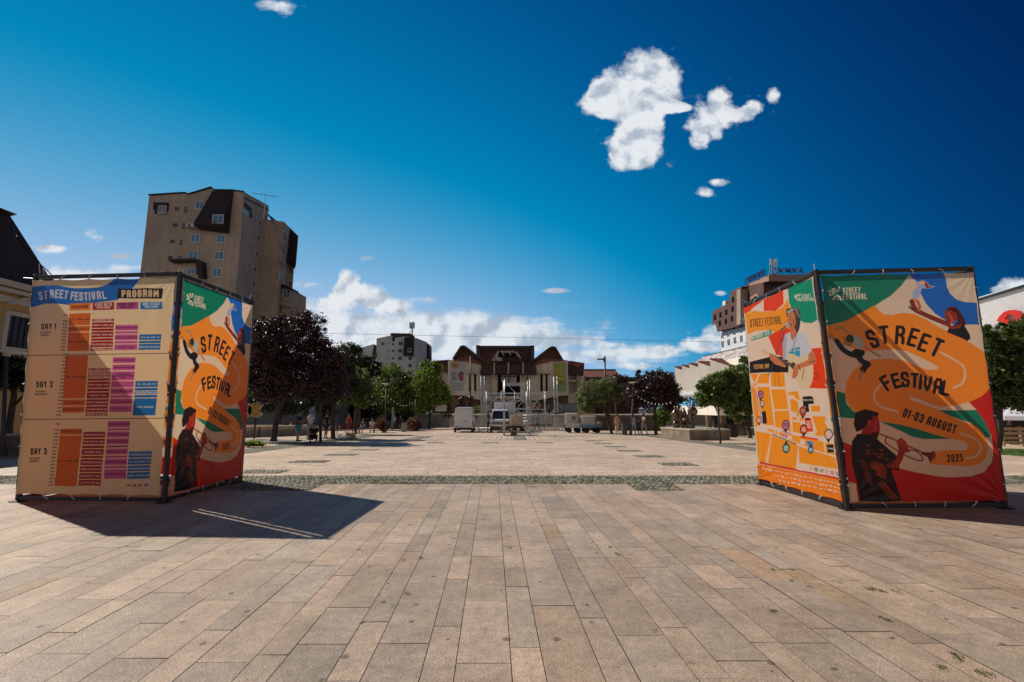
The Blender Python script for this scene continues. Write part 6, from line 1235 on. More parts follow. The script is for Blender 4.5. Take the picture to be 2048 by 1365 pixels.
tree('pale feathery green tree between the purple tree and the culture house', 1350, 860, [(1350,768,14,20),(1338,778,12,16),(1358,790,14,24)], 66, 6000, .25, WIL, tr=.12, nclu=60)
tree('yellow green bush between the bronze figures and the purple tree', 1330, 866, [(1332,825,16,22),(1345,810,16,18),(1318,838,14,14)], 40, 6500, .14, GRB, tr=.06, nclu=60, name='bush', cat='bush')
tree('slender trunked young tree in front of the stone plinth on the right', 1441, 889, [(1430,775,28,28),(1412,795,22,20),(1445,755,18,18),(1400,770,12,16),(1455,800,24,20),(1468,765,22,28)], 25, 16000, .14, GRN+GRB[:1], tr=.05, nclu=130, clus=.13, shell=.35, limbs=9)
tree('full green tree beside the map banner, over the benches', 1500, 872, [(1480,760,36,40),(1500,790,40,40),(1465,800,30,34),(1490,725,16,16),(1530,770,30,50),(1475,830,30,14)], 32, 26000, .16, GRN, tr=.13, nclu=170, clus=.13, shell=.4)
tree('large glossy leaved tree at the right edge in front of the white hall', 1992, 905, [(2000,700,52,44),(2048,720,50,60),(1975,740,36,50),(2020,780,60,44),(1975,800,30,30),(2090,680,50,60),(1968,668,16,16),(2060,800,50,30),(1950,765,30,40),(1966,657,16,16),(2008,652,16,14),(2048,662,34,26),(1985,665,22,16)], 19, 34000, .16, [(.07,.11,.022),(.09,.14,.03),(.045,.075,.018),(.15,.20,.04)], tr=.17, nclu=230, clus=.12, shell=.35, droop=.8, aspect=2.4)
tree('dark tree in front of the yellow house at the left edge', 15, 900, [(20,745,46,32),(45,740,24,30),(-20,740,50,40),(60,770,20,24)], 19.5, 9000, .16, DRK, tr=.12, nclu=110)
for (x, y, r, ry, Y, lab) in ((766, 850, 12, 12, 44.5, 'round copper leaved bush beside the lamp post'), (827, 850, 14.5, 12, 49, 'round copper leaved bush nearer the theatre')):
    b = at(x, 866, Y); root = thing('copper_bush', lab, 'bush', (b.x, Y, zg(Y)), 'clipped copper bushes'); c = at(x, y, Y); s = Y/FPX
    crown([(tuple(c), r*s*.93, r*s*.93, ry*s*.95)], 5200, .10, [(.16,.055,.018),(.11,.038,.015),(.22,.085,.025),(.06,.03,.014)], root, None, .75, 130, .13); m = MB()
    for k in range(5): m.tube([(b.x+NR.normal()*.05, Y, zg(Y)), (b.x+NR.normal()*.25, Y+NR.normal()*.2, c.z)], .02, 5)
    m.build('stem', M_bark, root)
for (x, y, r, ry, Y, pal, lab) in ((953, 818, 7, 5, 66, GRB, 'small yellow green plant behind the white van'), (893, 832, 12, 5, 65, DRK, 'low dark juniper on the grey planter wall'), (1165, 830, 30, 3, 60, [(.25,.07,.02),(.08,.11,.02),(.16,.12,.03)], 'row of orange and green flowers behind the trailer tanks'), (1215, 831, 8, 6, 54, GRB, 'yellow green plant on the brown garden wall'), (505, 888, 20, 3, 22, GRB, 'low clump of weeds by the cube on the left'), (1362, 836, 0, 0, 0, 0, 0)):
    if not r: continue
    c = at(x, y, Y); s = Y/FPX; root = thing('small_plant', lab, 'plant', (c.x, Y, c.z-ry*s)); crown([(tuple(c), r*s, r*s*.5, ry*s)], 1500, .10, pal, root, None, .3, 40, .2, name='foliage')
# leafy backdrop beyond the side gardens, low and far away
V_ = []; 
for (xa, ya, xb, yb, h, lab) in ((-120, 100, -42, 118, 9, 'distant dark wood beyond the left side of the square'), (36, 125, 140, 90, 8, 'distant dark wood beyond the right side of the square'), (-60, 124, -14, 124, 6, 'distant dark wood just left of the theatre')):
    bl = [((xa+(xb-xa)*t+NR.normal()*2, ya+(yb-ya)*t, h*.45+NR.normal()*.8), 7, 5, h*.55) for t in np.linspace(0, 1, 12)]
    o = crown(bl, 16000, .8, DRK, None, None, .4, 50, .2, name='distant_wood'); tag(o, lab, 'wood', kind='stuff')
# ================================================================ VEHICLES
def ring(y, wb, wt, z0, z1, r, n=4, ax='y'):
    """rounded section; wb/wt half widths at bottom and top"""
    pts = []
    for (sx, sz) in ((1, -1), (1, 1), (-1, 1), (-1, -1)):
        for k in range(n+1):
            a = k/n*math.pi/2; w = wb if sz < 0 else wt; ox = w-r; oz = (z1-z0)/2-r
            if (sx, sz) == (1, -1): c, s = math.sin(a), -math.cos(a)
            elif (sx, sz) == (1, 1): c, s = math.cos(a), math.sin(a)
            elif (sx, sz) == (-1, 1): c, s = -math.sin(a), math.cos(a)
            else: c, s = -math.cos(a), -math.sin(a)
            pts.append((sx*ox+c*r, y, (z0+z1)/2+sz*oz+s*r))
    return pts
def loft(m, secs, mi=0):
    vs = []; n = None
    for s in secs: q = ring(*s); n = len(q); vs += q
    fs = [[i*n+j, i*n+(j+1) % n, (i+1)*n+(j+1) % n, (i+1)*n+j] for i in range(len(secs)-1) for j in range(n)]
    fs += [list(range(n)), list(range((len(secs)-1)*n, len(secs)*n))]; return m.add(vs, fs, mi, False)
M_vw = mat('white_vehicle_paint', (.55, .57, .60), .28, coat=.5, var=.05, vs=2)
M_vd = mat('dark_vehicle_paint', (.02, .028, .04), .25, coat=.6)
M_tyre = mat('tyre_rubber', (.012, .012, .012), .8); M_rim = mat('wheel_rim', (.28, .28, .29), .4, metal=.6)
M_plast = mat('dark_plastic', (.022, .024, .026), .6); M_tail = mat('red_tail_lamp', (.30, .012, .01), .2); M_head = mat('headlamp_glass', (.45, .48, .5), .1, spec=1.); M_plate = mat('number_plate', (.6, .6, .58), .4); M_amb = mat('amber_lamp', (.6, .15, .02), .2)
def wheel(parent, x, y, r=.34, w=.2):
    m = MB(); Mx = Matrix.Rotation(R(90), 3, 'Y'); m.lathe([(r*.7,-w/2),(r*.94,-w/2),(r,-w*.3),(r,w*.3),(r*.94,w/2),(r*.7,w/2)], (x, y, r), 20, 0, Mx); t = m.build('tyre', M_tyre, None, local=True)
    root = bpy.data.objects.new('wheel', None); COL.objects.link(root); root.parent = parent; t.parent = root
    m = MB(); m.lathe([(r*.69,-w*.42),(r*.69,w*.42)], (x, y, r), 20, 0, Mx); m.lathe([(r*.25,-w*.5),(r*.25,w*.5)], (x, y, r), 10, 0, Mx); q = m.build('rim', M_rim, root, local=True); return root
def place(root, x, Y, rz=0., z=None, s=1.): root.location = (x, Y, zg(Y) if z is None else z); root.rotation_euler = (0, 0, rz); root.scale = (s, s, s)
def van(name, label, body, heading_away=True):
    root = thing(name, label, 'van'); m = MB()
    loft(m, [(-2.62,.88,.74,.42,2.36,.14),(-2.58,.95,.80,.36,2.44,.16),(-1.2,.965,.82,.32,2.50,.18),(1.2,.965,.82,.32,2.50,.2),(1.55,.96,.80,.32,2.40,.2),(1.95,.95,.76,.32,1.85,.2),(2.1,.94,.82,.32,1.30,.18),(2.72,.90,.78,.34,1.08,.16),(2.86,.82,.72,.40,.90,.12)]); m.build('body', body, root, local=True, bevel=.02)
    for s in (-1, 1):
        m = MB(); m.prism([(s*.06, -2.63, .52), (s*.86, -2.63, .52), (s*.83, -2.63, 1.5), (s*.72, -2.63, 2.3), (s*.06, -2.63, 2.3)], (0, .03, 0)); m.box(min(s*.86,s*.90), max(s*.86,s*.90), -2.645, -2.6, .8, .92); d = m.build('rear_door', body, root, local=True, bevel=.015)
        if s > 0: m = MB(); m.box(.10, .34, -2.67, -2.63, 1.12, 1.17); m.build('handle', M_plast, d, local=True)
        m = MB(); m.prism([(s*.87,-2.64,.72),(s*.965,-2.6,.72),(s*.955,-2.6,1.12),(s*.87,-2.64,1.12)], (0, .06, 0)); m.build('tail_lamp', M_tail, root, local=True)
        m = MB(); m.prism([(s*.965, 1.0, 1.35), (s*.962, 1.75, 1.35), (s*.90, 1.55, 2.0), (s*.885, 1.0, 2.05)], (s*.01, 0, 0)); m.build('side_window', M_glass, root, local=True)
        m = MB(); m.box(min(s*.98, s*1.16), max(s*.98, s*1.16), 1.55, 1.62, 1.35, 1.65); m.build('mirror', M_plast, root, local=True)
        m = MB(); m.box(min(s*.955, s*.985), max(s*.955, s*.985), -2.3, 1.2, .62, .74); m.build('side_strip', M_plast, root, local=True)
        m = MB(); m.box(min(s*.55,s*.85), max(s*.55,s*.85), 2.80, 2.88, .62, .82); m.build('headlight', M_head, root, local=True)
        for y in (-1.75, 1.9): wheel(root, s*.84, y)
    m = MB(); m.box(-.93, .93, -2.72, -2.5, .34, .50); m.build('rear_bumper', M_plast, root, local=True, bevel=.02)
    m = MB(); m.box(-.9, .9, 2.75, 2.95, .34, .56); m.build('front_bumper', M_plast, root, local=True, bevel=.02)
    m = MB(); m.box(-.72, -.20, -2.66, -2.63, .60, .72); p = m.build('number_plate', M_plate, root, local=True)
    m = MB(); m.box(-.72, -.68, -2.664, -2.66, .60, .72, 0); m.build('plate_band', mat('plate_blue', (.02,.06,.35), .4), p, local=True)
    f = Face((-1, -2.66), (1, -2.66)); m = MB()
    for i, ch in enumerate('MS 07 KLV'):
        for pl_ in FONT.get(ch, []):
            q = [Vector((-.66+(i+.5+(gx-.5)*.6)*.05, -2.667, .62+gy*.075)) for gx, gy in pl_]
            for a, b in zip(q[:-1], q[1:]): m.bar(a, b, .012, .004, up=(0, 1, 0))
    m.build('plate_text', M_black, p, local=True)
    m = MB(); m.prism([(-.72,1.62,2.32),(.72,1.62,2.32),(.80,2.08,1.34),(-.80,2.08,1.34)], (0, .03, .015)); m.build('windscreen', M_glass, root, local=True)
    return root
v = van('cargo_van', 'white cargo van seen from behind, left of the box truck', M_vw); place(v, at(929, 862, 46).x, 46.6, R(1.5), s=.98)
v = van('cargo_van', 'dark blue van parked on the terrace by the theatre, facing left', M_vd); place(v, at(1131, 820, 88).x, 88, R(96), .42, s=.86)
M_cabm = M_vw
def truck():
    root = thing('box_truck', 'white box truck with a dark windscreen and bonnet, facing the camera', 'truck'); m = MB()
    # cab faces -y
    loft(m, [(-1.72,.86,.80,.42,1.02,.08),(-1.66,.98,.92,.36,1.22,.12),(-1.35,1.0,.90,.34,1.36,.12),(-.95,1.0,.80,.34,2.10,.14),(-.75,1.0,.78,.34,2.24,.14),(.2,1.0,.80,.34,2.28,.14),(.5,1.0,.80,.36,2.26,.12)]); m.build('cab', M_cabm, root, local=True, bevel=.015)
    m = MB(); m.prism([(-.83,-1.375,1.34),(.83,-1.375,1.34),(.74,-.93,2.10),(-.74,-.93,2.10)], (0, -.03, .012)); m.build('windscreen', M_glass, root, local=True)
    m = MB(); m.box(-.86, .86, -1.745, -1.70, .80, 1.03); m.build('grille_panel', mat('taupe_panel', (.17, .145, .12), .5), root, local=True, bevel=.02)
    m = MB(); m.prism([(-.86,-1.71,1.03),(.86,-1.71,1.03),(.82,-1.40,1.32),(-.82,-1.40,1.32)], (0, -.02, .02)); m.build('bonnet', mat('taupe_panel', (.17, .145, .12), .5), root, local=True)
    for s in (-1, 1):
        m = MB(); m.box(min(s*.55, s*.93), max(s*.55, s*.93), -1.75, -1.68, .70, .82); m.build('headlight', M_head, root, local=True, bevel=.02)
        m = MB(); m.box(min(s*.60, s*.97), max(s*.60, s*.97), -1.752, -1.68, .64, .695); m.build('indicator', M_amb, root, local=True)
        m = MB(); m.box(min(s*1.06, s*1.28), max(s*1.06, s*1.28), -1.30, -1.22, 1.42, 1.86); m.bar((s*.95,-1.2,1.5), (s*1.1,-1.25,1.6), .03); m.build('mirror', M_plast, root, local=True)
        m = MB(); m.prism([(s*1.003,-1.1,1.35),(s*1.003,-.1,1.35),(s*.86,-.1,2.0),(s*.86,-.85,2.0)], (s*.008, 0, 0)); m.build('side_window', M_glass, root, local=True)
        for y in (-.95, 2.9): wheel(root, s*.9, y, .38, .22)
    m = MB(); m.box(-1.0, 1.0, -1.80, -1.55, .28, .62); m.build('bumper', M_plast, root, local=True, bevel=.03)
    m = MB(); m.box(.0, .52, -1.82, -1.80, .42, .53); p = m.build('number_plate', M_plate, root, local=True)
    m = MB()
    for i, ch in enumerate('MS 12 TRK'):
        for pl_ in FONT.get(ch, []):
            q = [Vector((.03+(i+.5+(gx-.5)*.6)*.052, -1.826, .44+gy*.07)) for gx, gy in pl_]
            for a, b in zip(q[:-1], q[1:]): m.bar(a, b, .012, .004, up=(0, 1, 0))
    m.build('plate_text', M_black, p, local=True)
    m = MB(); m.lathe([(.06,0),(.06,.02)], (0,-1.775,.90), 12, 0, Matrix.Rotation(R(90), 3, 'X')); m.build('badge', M_rim, root, local=True)
    m = MB(); loft(m, [(.65,1.12,1.10,.75,3.0,.06),(4.6,1.12,1.10,.75,3.0,.06)]); m.build('box_body', M_vw, root, local=True); m = MB(); m.box(-.9, .9, .4, 4.5, .55, .76); m.build('chassis', M_plast, root, local=True); return root
t_ = truck(); place(t_, at(1000.5, 866, 44.5).x, 45.2, R(1), s=.98)
for c in t_.children:
    if c.name.startswith('box_body'): c.location.x += .42
# trailer with two tanks
M_ibc = mat('translucent_tank', (.60, .58, .52), .5, trans=.35, var=.12, vs=2); M_ibc2 = mat('tan_tank', (.48, .36, .22), .5, trans=.3, var=.15, vs=2)
def tank(name, label, x, Y, z, rz=0., m_=M_ibc, w=1.15, h=1.1, lab=False):
    root = thing(name, label, 'tank', (0, 0, 0), 'caged liquid tanks'); m = MB(); s = w/2-.04
    loft(m, [(-s,s-.05,s-.05,.16,h-.04,.08),(-s+.06,s,s,.13,h,.1),(s-.06,s,s,.13,h,.1),(s,s-.05,s-.05,.16,h-.04,.08)]); m.build('bottle', m_, root, local=True)
    m = MB(); m.lathe([(.12,h),(.12,h+.05),(.05,h+.06)], (0,0,0), 12); m.build('cap', M_plast, root, local=True)
    m = MB(); e = w/2
    for k in range(5):
        zz = .15+(h-.13)*k/4
        for a, b in (((-e,-e),(e,-e)),((e,-e),(e,e)),((e,e),(-e,e)),((-e,e),(-e,-e))): m.bar((*a,zz), (*b,zz), .02)
    for k in range(7):
        t = -e+2*e*k/6
        for x0, y0 in ((t,-e-.012),(t,e+.012),(-e-.012,t),(e+.012,t)): m.bar((x0,y0,.1), (x0,y0,h+.02), .018)
    m.build('cage', M_metal, root, local=True); m = MB()
    for yy in (-.5, 0, .5): m.box(-e, e, yy*w-.05, yy*w+.05, 0, .04)
    m.box(-e, e, -e, e, .07, .1)
    for xx in (-e+.05, 0, e-.05): m.box(xx-.05, xx+.05, -e, e, .04, .07)
    m.build('pallet', M_dkmetal, root, local=True)
    if lab: m = MB(); m.box(.05, .40, -e-.03, -e-.02, .45, .82); m.build('label_plate', mat('grey_label', (.16,.17,.18), .5), root, local=True)
    root.location = (x, Y, z); root.rotation_euler = (0, 0, rz); return root
def trailer(label, x0, x1, Y, z, low, m_side, wheels):
    root = thing('flat_trailer', label, 'trailer', (0, 0, 0), 'low trailers'); L = x1-x0; m = MB(); m.box(0, L, -.85, .85, .46, .56); m.build('bed', M_dkmetal, root, local=True)
    m = MB(); m.box(0, L, -.88, -.85, .50, low); m.build('side_board', m_side, root, local=True, bevel=.005)
    m = MB(); m.box(L, L+.03, -.88, .85, .5, low+.28); m.build('end_board', M_metal, root, local=True)
    m = MB(); m.box(0, L, .85, .88, .50, low); m.build('side_board', m_side, root, local=True)
    for w in wheels: wheel(root, w, -.0, .01, .01) if 0 else None
    for w in wheels:
        for yy in (-.74, .74):
            m = MB(); m.lathe([(.17,-.08),(.23,-.08),(.25,-.05),(.25,.05),(.23,.08),(.17,.08)], (w, yy, .25), 18, 0, Matrix.Rotation(R(90), 3, 'X')); t = m.build('wheel', M_tyre, root, local=True); m = MB(); m.lathe([(.165,-.07),(.165,.07)], (w, yy, .25), 16, 0, Matrix.Rotation(R(90), 3, 'X')); m.build('rim', M_rim, t, local=True)
    root.location = (x0, Y, z); return root
z44 = zg(43.5); X = lambda px, Y=43.5: at(px, 860, Y).x
trailer('flat trailer with pale ribbed side boards, on the left under the tilted tank', X(1130), X(1159), 43.9, z44, .92, mat('pale_ribbed_board', (.42,.43,.42), .5, metal=.3, var=.2, vs=8), (.35, 1.2)); trailer('flat trailer with blue side boards carrying the white tank on the right', X(1160), X(1199), 43.5, z44, .74, mat('blue_board', (.10,.19,.30), .5, metal=.3), (.5, 1.5))
tank('tank', 'caged white liquid tank with a grey label plate, the left one on the trailers', X(1144), 43.9, z44+.72, R(-6), lab=True, w=1.2, h=1.1); tank('tank', 'caged white liquid tank on the blue trailer', X(1175), 43.5, z44+.57, R(4), w=1.35, h=1.0)
tank('tank', 'tan caged liquid tank behind the scaffold tower beside the truck', at(1032.5, 860, 43).x, 43, zg(43)+.55, R(2), M_ibc2, 1.15, 1.12)
trailer('dark low trailer under the tan tank', at(1018,860,43).x, at(1050,860,43).x, 43, zg(43), .62, M_plast, (.5, 1.2))
# ================================================================ SCAFFOLD, TRUSSES, STAGE
M_scaf = mat('scaffold_tube', (.36, .39, .41), .38, metal=.7, var=.12, vs=9)
sc = thing('scaffold_tower', 'free standing steel scaffold tower with crossed braces in the middle of the square', 'scaffold', (at(1034,872,36.7).x, 37.2, zg(37)))
S3 = lambda x, y, Y=36.6: at(860+x/5.688, 660+y/5.688, Y)
xl, xr = S3(850, 900).x, S3(1138, 900).x; z0 = zg(36.6); ztp = S3(850, 605).z; zmid = S3(850, 895).z
m = []
for x, Y in ((xl, 36.6), (xr, 36.6), (xl-.12, 38.1), (xr-.12, 38.1)):
    m = MB(); m.tube([(x, Y, z0), (x, Y, ztp+.26)], .04, 8); m.lathe([(.09,0),(.09,.02)], (x, Y, z0), 8)
    for zz in (1.0, 2.0, 3.0): m.lathe([(.07,0),(.07,.03)], (x, Y, z0+zz), 8)
    m.build('post', M_scaf, sc)
for Y in (36.6, 38.1):
    o_ = 0 if Y < 37 else -.12
    for zz in (ztp, ztp-.22 if Y < 37 else ztp-.05, zmid, z0+.22): m = MB(); m.bar((xl+o_+.04, Y, zz), (xr+o_-.04, Y, zz), .05); m.build('ledger', M_scaf, sc)
for x in (xl, xr):
    for zz in (ztp, zmid, z0+.22): m = MB(); m.bar((x, 36.65, zz+.06), (x-.12, 38.05, zz+.06), .045); m.build('transom', M_scaf, sc)
for a, b, Y in (((862,890),(1125,612),36.55),((880,622),(1135,890),38.15),((912,955),(1080,1118),36.55),((866,1178),(905,1125),38.1),((1140,735),(870,885),38.2)):
    m = MB(); m.bar(S3(*a, Y), S3(*b, Y), .055); m.build('brace', M_scaf, sc)
for a in ((990, 608), (848, 868), (1137, 868), (848, 785), (1137, 1080)): m = MB(); q = S3(*a, 36.52); m.box(q.x-.05, q.x+.05, 36.5, 36.56, q.z-.05, q.z+.05); m.build('clamp', mat('red_clamp', (.4,.05,.03), .5), sc)
m = MB(); m.box(xl-.1, xr+.55, 36.2, 36.5, z0+.02, z0+.09); o = m.build('plank', M_scaf); tag(o, 'long metal plank lying at the foot of the scaffold tower', 'plank')
root = thing('wooden_crate', 'small brown wooden crate at the foot of the scaffold tower', 'crate', (S3(953,1180,36).x, 36, z0)); q = S3(953,1180,36); m = MB(); m.box(q.x-.28, q.x+.28, 35.8, 36.2, z0, z0+.12); m.box(q.x-.23, q.x+.23, 35.85, 36.15, z0+.125, z0+.38); m.build('body', mat('crate_wood', (.16,.07,.035), .8, var=.3, vs=8), root, bevel=.01); m = MB(); m.box(q.x-.25, q.x+.25, 35.83, 36.17, z0+.38, z0+.41); m.build('lid', mat('crate_wood_pale', (.24,.13,.07), .8), root)
def truss(name, label, a, b, w=.40, r=.030, seg=.36, group='aluminium trusses', parent=None):
    a, b = Vector(a), Vector(b); root = thing(name, label, 'truss', a, group) if parent is None else parent; t = (b-a); L = t.length; t /= L; u = Vector((1, 0, 0)) if abs(t.x) < .7 else Vector((0, 0, 1)); u = (u-t*u.dot(t)).normalized(); v = t.cross(u); C4 = [(u*i+v*j)*w/2 for i, j in ((-1,-1),(1,-1),(1,1),(-1,1))]
    for c in C4: MB().tube([a+c, b+c], r, 6).build('chord', M_scaf, root)
    m = MB(); n = max(2, int(L/seg))
    for k in range(n):
        p, q = a+t*L*k/n, a+t*L*(k+1)/n
        for i in range(4):
            c, d = C4[i], C4[(i+1) % 4]
            if k % 2: c, d = d, c
            m.bar(p+c, q+d, r*1.7)
    m.build('lacing', M_scaf, root); return root
zs = zg(52); 
truss('truss_tower', 'upright aluminium truss tower behind the white van', (at(965.5,850,52).x, 52, zs), (at(965.5,753,52).x, 52, at(965.5,753,52).z)); truss('truss_tower', 'upright aluminium truss tower on the right of the stage frame', (at(1113,850,52).x, 52, zs), (at(1110.5,753,52).x, 52, at(1110.5,753,52).z), w=.38)
for a, b, lab in (((1046,834),(1103,833),'truss lying along the stage edge, upper of three'),((1046,846),(1088,843),'truss lying on the paving behind the walking man, middle of three'),((1110,842),(1132,856),'truss lying slantwise beside the trailers')):
    truss('lying_truss', lab, at(*a, 50), at(*b, 50), w=.3)
truss('lying_truss', 'long truss lying low behind the scaffold tower', (at(955,858,49).x, 49, zg(49)+.2), (at(1135,858,49).x, 49, zg(49)+.2), w=.26)
sf = thing('stage_frame', 'wide steel stage frame with slanting braces behind the scaffold tower', 'stage frame', (at(1020,850,56).x, 56, zg(56))); S5 = lambda x, y: S3(x, y, 56); z5 = zg(56)
for x in (640, 812, 1100, 1312, 965):
    q = S5(x, 700); 
    for dy in (0, 1.6): m = MB(); m.tube([(q.x, 56+dy, z5), (q.x, 56+dy, q.z)], .05, 6); m.build('post', M_scaf, sf)
for y in (718, 728, 905): m = MB(); m.bar(S5(525, y), S5(1312, y), .07); m.build('ledger', M_scaf, sf)
for a, b in (((650,885),(812,712)),((870,890),(968,732)),((1000,880),(1135,728)),((1160,882),(1305,725)),((1272,925),(1312,888)),((1060,960),(1115,905)),((968,905),(1060,960)),((640,730),(720,800)),((1150,740),(1255,860))): m = MB(); m.bar(S5(*a), S5(*b), .08); m.build('brace', M_scaf, sf)
m = MB(); m.box(S5(1040,1000).x, S5(1400,1000).x, 57, 60, z5+.4, z5+.55); 
for k in range(6): m.bar((S5(1060+k*60,1000).x, 57.2, z5), (S5(1060+k*60,1000).x, 57.2, z5+.4), .06)
m.build('deck', M_dkmetal, sf)
# ================================================================ PEOPLE
def skinned(name, chains, m_, parent, sub=2, local=True):
    """chains: list of lists of (point, radius); points are welded where equal"""
    vs, rs_, es, idx = [], [], [], {}
    for ch in chains:
        prev = None
        for p, r in ch:
            k = tuple(round(c, 4) for c in p)
            if k not in idx: idx[k] = len(vs); vs.append(k); rs_.append(r)
            i = idx[k]
            if prev is not None and prev != i: es.append((prev, i))
            prev = i
    me = bpy.data.meshes.new(name); me.from_pydata(vs, es, []); me.materials.append(m_); o = link(name, me, parent, False)
    md = o.modifiers.new('skin', 'SKIN'); md.use_smooth_shade = True; sv = me.skin_vertices[0].data
    for i, r in enumerate(rs_): sv[i].radius = (r if isinstance(r, tuple) else (r, r)); sv[i].use_root = i == 0
    s = o.modifiers.new('sub', 'SUBSURF'); s.levels = s.render_levels = sub; return o
CLO = {}
def cloth(c):
    k = tuple(c)
    if k not in CLO: CLO[k] = mat('cloth_%d' % len(CLO), c, .85, var=.12, vs=9, bump=.3, bs=30)
    return CLO[k]
M_skin = [mat('skin_light', (.42, .22, .14), .55), mat('skin_tan', (.30, .15, .09), .55)]; M_hair = [mat('hair_dark', (.012, .009, .008), .6), mat('hair_brown', (.06, .03, .015), .6), mat('hair_red', (.18, .04, .015), .6)]
def person(label, px, py, Y, face=180, pose='stand', h=1.75, shirt=(.5,.5,.5), legs=(.05,.05,.06), sleeve='short', leg='long', hair=0, skin=0, dress=None, z=None, group=None, arms=None, bag=None, female=False, stride=0., phone=False):
    """built facing +y, then turned by face degrees; joints are in metres for a 1.75 m figure"""
    x = at(px, py, Y).x; root = thing('person', label, 'person', (0, 0, 0), group); J = {}
    sw = .17 if female else .195; hw = .09; zh = .92
    V3 = lambda *a: Vector(a)
    if pose == 'sit': zh = .50
    if pose == 'crouch': zh = .30
    hip = V3(0, 0, zh); lean = {'stand': .0, 'sit': .10, 'crouch': .22, 'walk': .03}[pose]
    waist = hip+V3(0, lean*.3, .16); chest = hip+V3(0, lean*.8, .38); neck = hip+V3(0, lean*1.1, .555); headc = hip+V3(0, lean*1.35+.02, .70)
    for s in (-1, 1):
        H = hip+V3(s*hw, 0, -.03)
        if pose == 'stand': K, A_, = V3(s*.11, .02, .49), V3(s*.12, -.02, .09)
        elif pose == 'walk': K, A_ = V3(s*.09, .12*s*1+.06, .50), V3(s*.09, (.34 if s > 0 else -.36)*(stride or 1), .10 if s > 0 else .16)
        elif pose == 'sit': K, A_ = V3(s*.13, .43, .50), V3(s*.14, .42, .09)
        else: K, A_ = V3(s*.19, .40, .42), V3(s*.16, .28, .09)
        J[s] = (H, K, A_, A_+V3(s*.015, .10, -.055), A_+V3(s*.02, .17, -.065))
    AR = {}
    for s in (-1, 1):
        S_ = neck+V3(s*sw, 0, -.07)
        a = (arms or {}).get(s)
        if a: E_, W_ = Vector(a[0])+hip, Vector(a[1])+hip
        elif pose in ('stand',): E_, W_ = S_+V3(s*.06, -.03, -.28), S_+V3(s*.07, .06, -.52)
        elif pose == 'walk': E_, W_ = S_+V3(s*.05, -.10*s, -.26), S_+V3(s*.05, -.16*s+.08, -.48)
        elif pose == 'sit': E_, W_ = S_+V3(s*.05, .10, -.26), V3(s*.10, .36, .60)
        else: E_, W_ = S_+V3(s*.02, .20, -.20), V3(s*.05, .42, .48)
        AR[s] = (S_, E_, W_)
    ch = [[(hip, (.14, .10)), (waist, (.125, .09)), (chest, (.15, .10)), (neck-V3(0,0,.05), (.075, .06)), (neck+V3(0,.01,.05), (.05, .05)), (headc-V3(0,-.01,.05), (.062, .075)), (headc+V3(0,0,.035), (.076, .092)), (headc+V3(0,-.01,.105), (.045, .055))]]
    ch.append([(headc-V3(0,-.01,.05), (.062,.075)), (headc+V3(0,.085,-.035), .014), (headc+V3(0,.108,-.02), .008)])
    for s in (-1, 1):
        H, K, A_, T1, T2 = J[s]; ch.append([(hip, (.14,.10)), (H, .088), (H.lerp(K, .5), .076), (K, .055), (K.lerp(A_, .35), .056), (A_, .036), (T1, .036), (T2, .026)])
        S_, E_, W_ = AR[s]; d = (W_-E_).normalized(); palm = W_+d*.055; ch.append([(chest, (.15,.10)), (S_, .055), (S_.lerp(E_, .5), .045), (E_, .036), (E_.lerp(W_, .4), .035), (W_, .024), (palm, (.034, .018))])
        u = Vector((0, 0, 1)).cross(d); u = u.normalized() if u.length > .1 else Vector((0, 1, 0)); v_ = d.cross(u)
        if abs(d.z) > .8: u = Vector((0, 1, 0)); u = (u-d*u.dot(d)).normalized(); v_ = d.cross(u)
        for k, l in enumerate((.062, .072, .068, .054)):
            b = palm+u*(.027-.018*k)+d*.02; ch.append([(palm, (.034,.018)), (b, .009), (b+d*l*.5+v_*.008, .0085), (b+d*l*.85+v_*.028, .007)])
        b = palm+u*.03-d*.015; ch.append([(palm, (.034,.018)), (b, .011), (b+u*.02+d*.035, .009)])
    skinned('body', ch, M_skin[skin], root, 2)
    # hair
    m = MB(); hc = headc+V3(0, -.018, .045); n = 14
    m.ball(hc, .098, .108, .105, n); o = m.build('hair', M_hair[hair], root, local=True)
    for vv in o.data.vertices:
        if vv.co.y > hc.y+.045 and vv.co.z < hc.z+.045: vv.co.y = hc.y+.035
        elif vv.co.z < hc.z-.02: vv.co.z = hc.z-.02-(.10 if female else .03)*(1 if vv.co.y < hc.y else .3)
    m = MB()
    for s in (-1, 1): m.ball(headc+V3(s*.031, .083, .022), .009, .006, .007, 6)
    m.build('eyes', M_hair[0], root, local=True)
    m = MB(); m.bar(headc+V3(-.022, .088, -.045), headc+V3(.022, .088, -.045), .008, .008); m.build('mouth', mat('lip', (.25,.07,.05), .5), root, local=True)
    # clothes follow the same joints, a little fuller
    if dress:
        c = [[(neck-V3(0,0,.06), (.09,.075)), (chest, (.165,.115)), (waist, (.13,.10)), (hip, (.16,.13)), (hip-V3(0,0,.35), (.20,.17)), (hip-V3(0,0,.62 if dress[3] else .38), (.23,.19))]]
        for s in (-1, 1): S_, E_, W_ = AR[s]; c.append([(chest, (.165,.115)), (S_, .066), (S_.lerp(E_, .6), .06)])
        skinned('dress', c, cloth(dress[:3]), root, 2)
    else:
        c = [[(neck-V3(0,0,.045), (.085,.07)), (chest, (.168,.12)), (waist, (.148,.112)), (hip+V3(0,0,.02), (.158,.12)), (hip-V3(0,0,.06), (.16,.122))]]
        for s in (-1, 1):
            S_, E_, W_ = AR[s]; q = [(chest, (.168,.12)), (S_, .068), (S_.lerp(E_, .65), .062)]
            if sleeve == 'long': q += [(E_, .052), (E_.lerp(W_, .9), .036)]
            c.append(q)
        skinned('shirt', c, cloth(shirt), root, 2)
        c = []
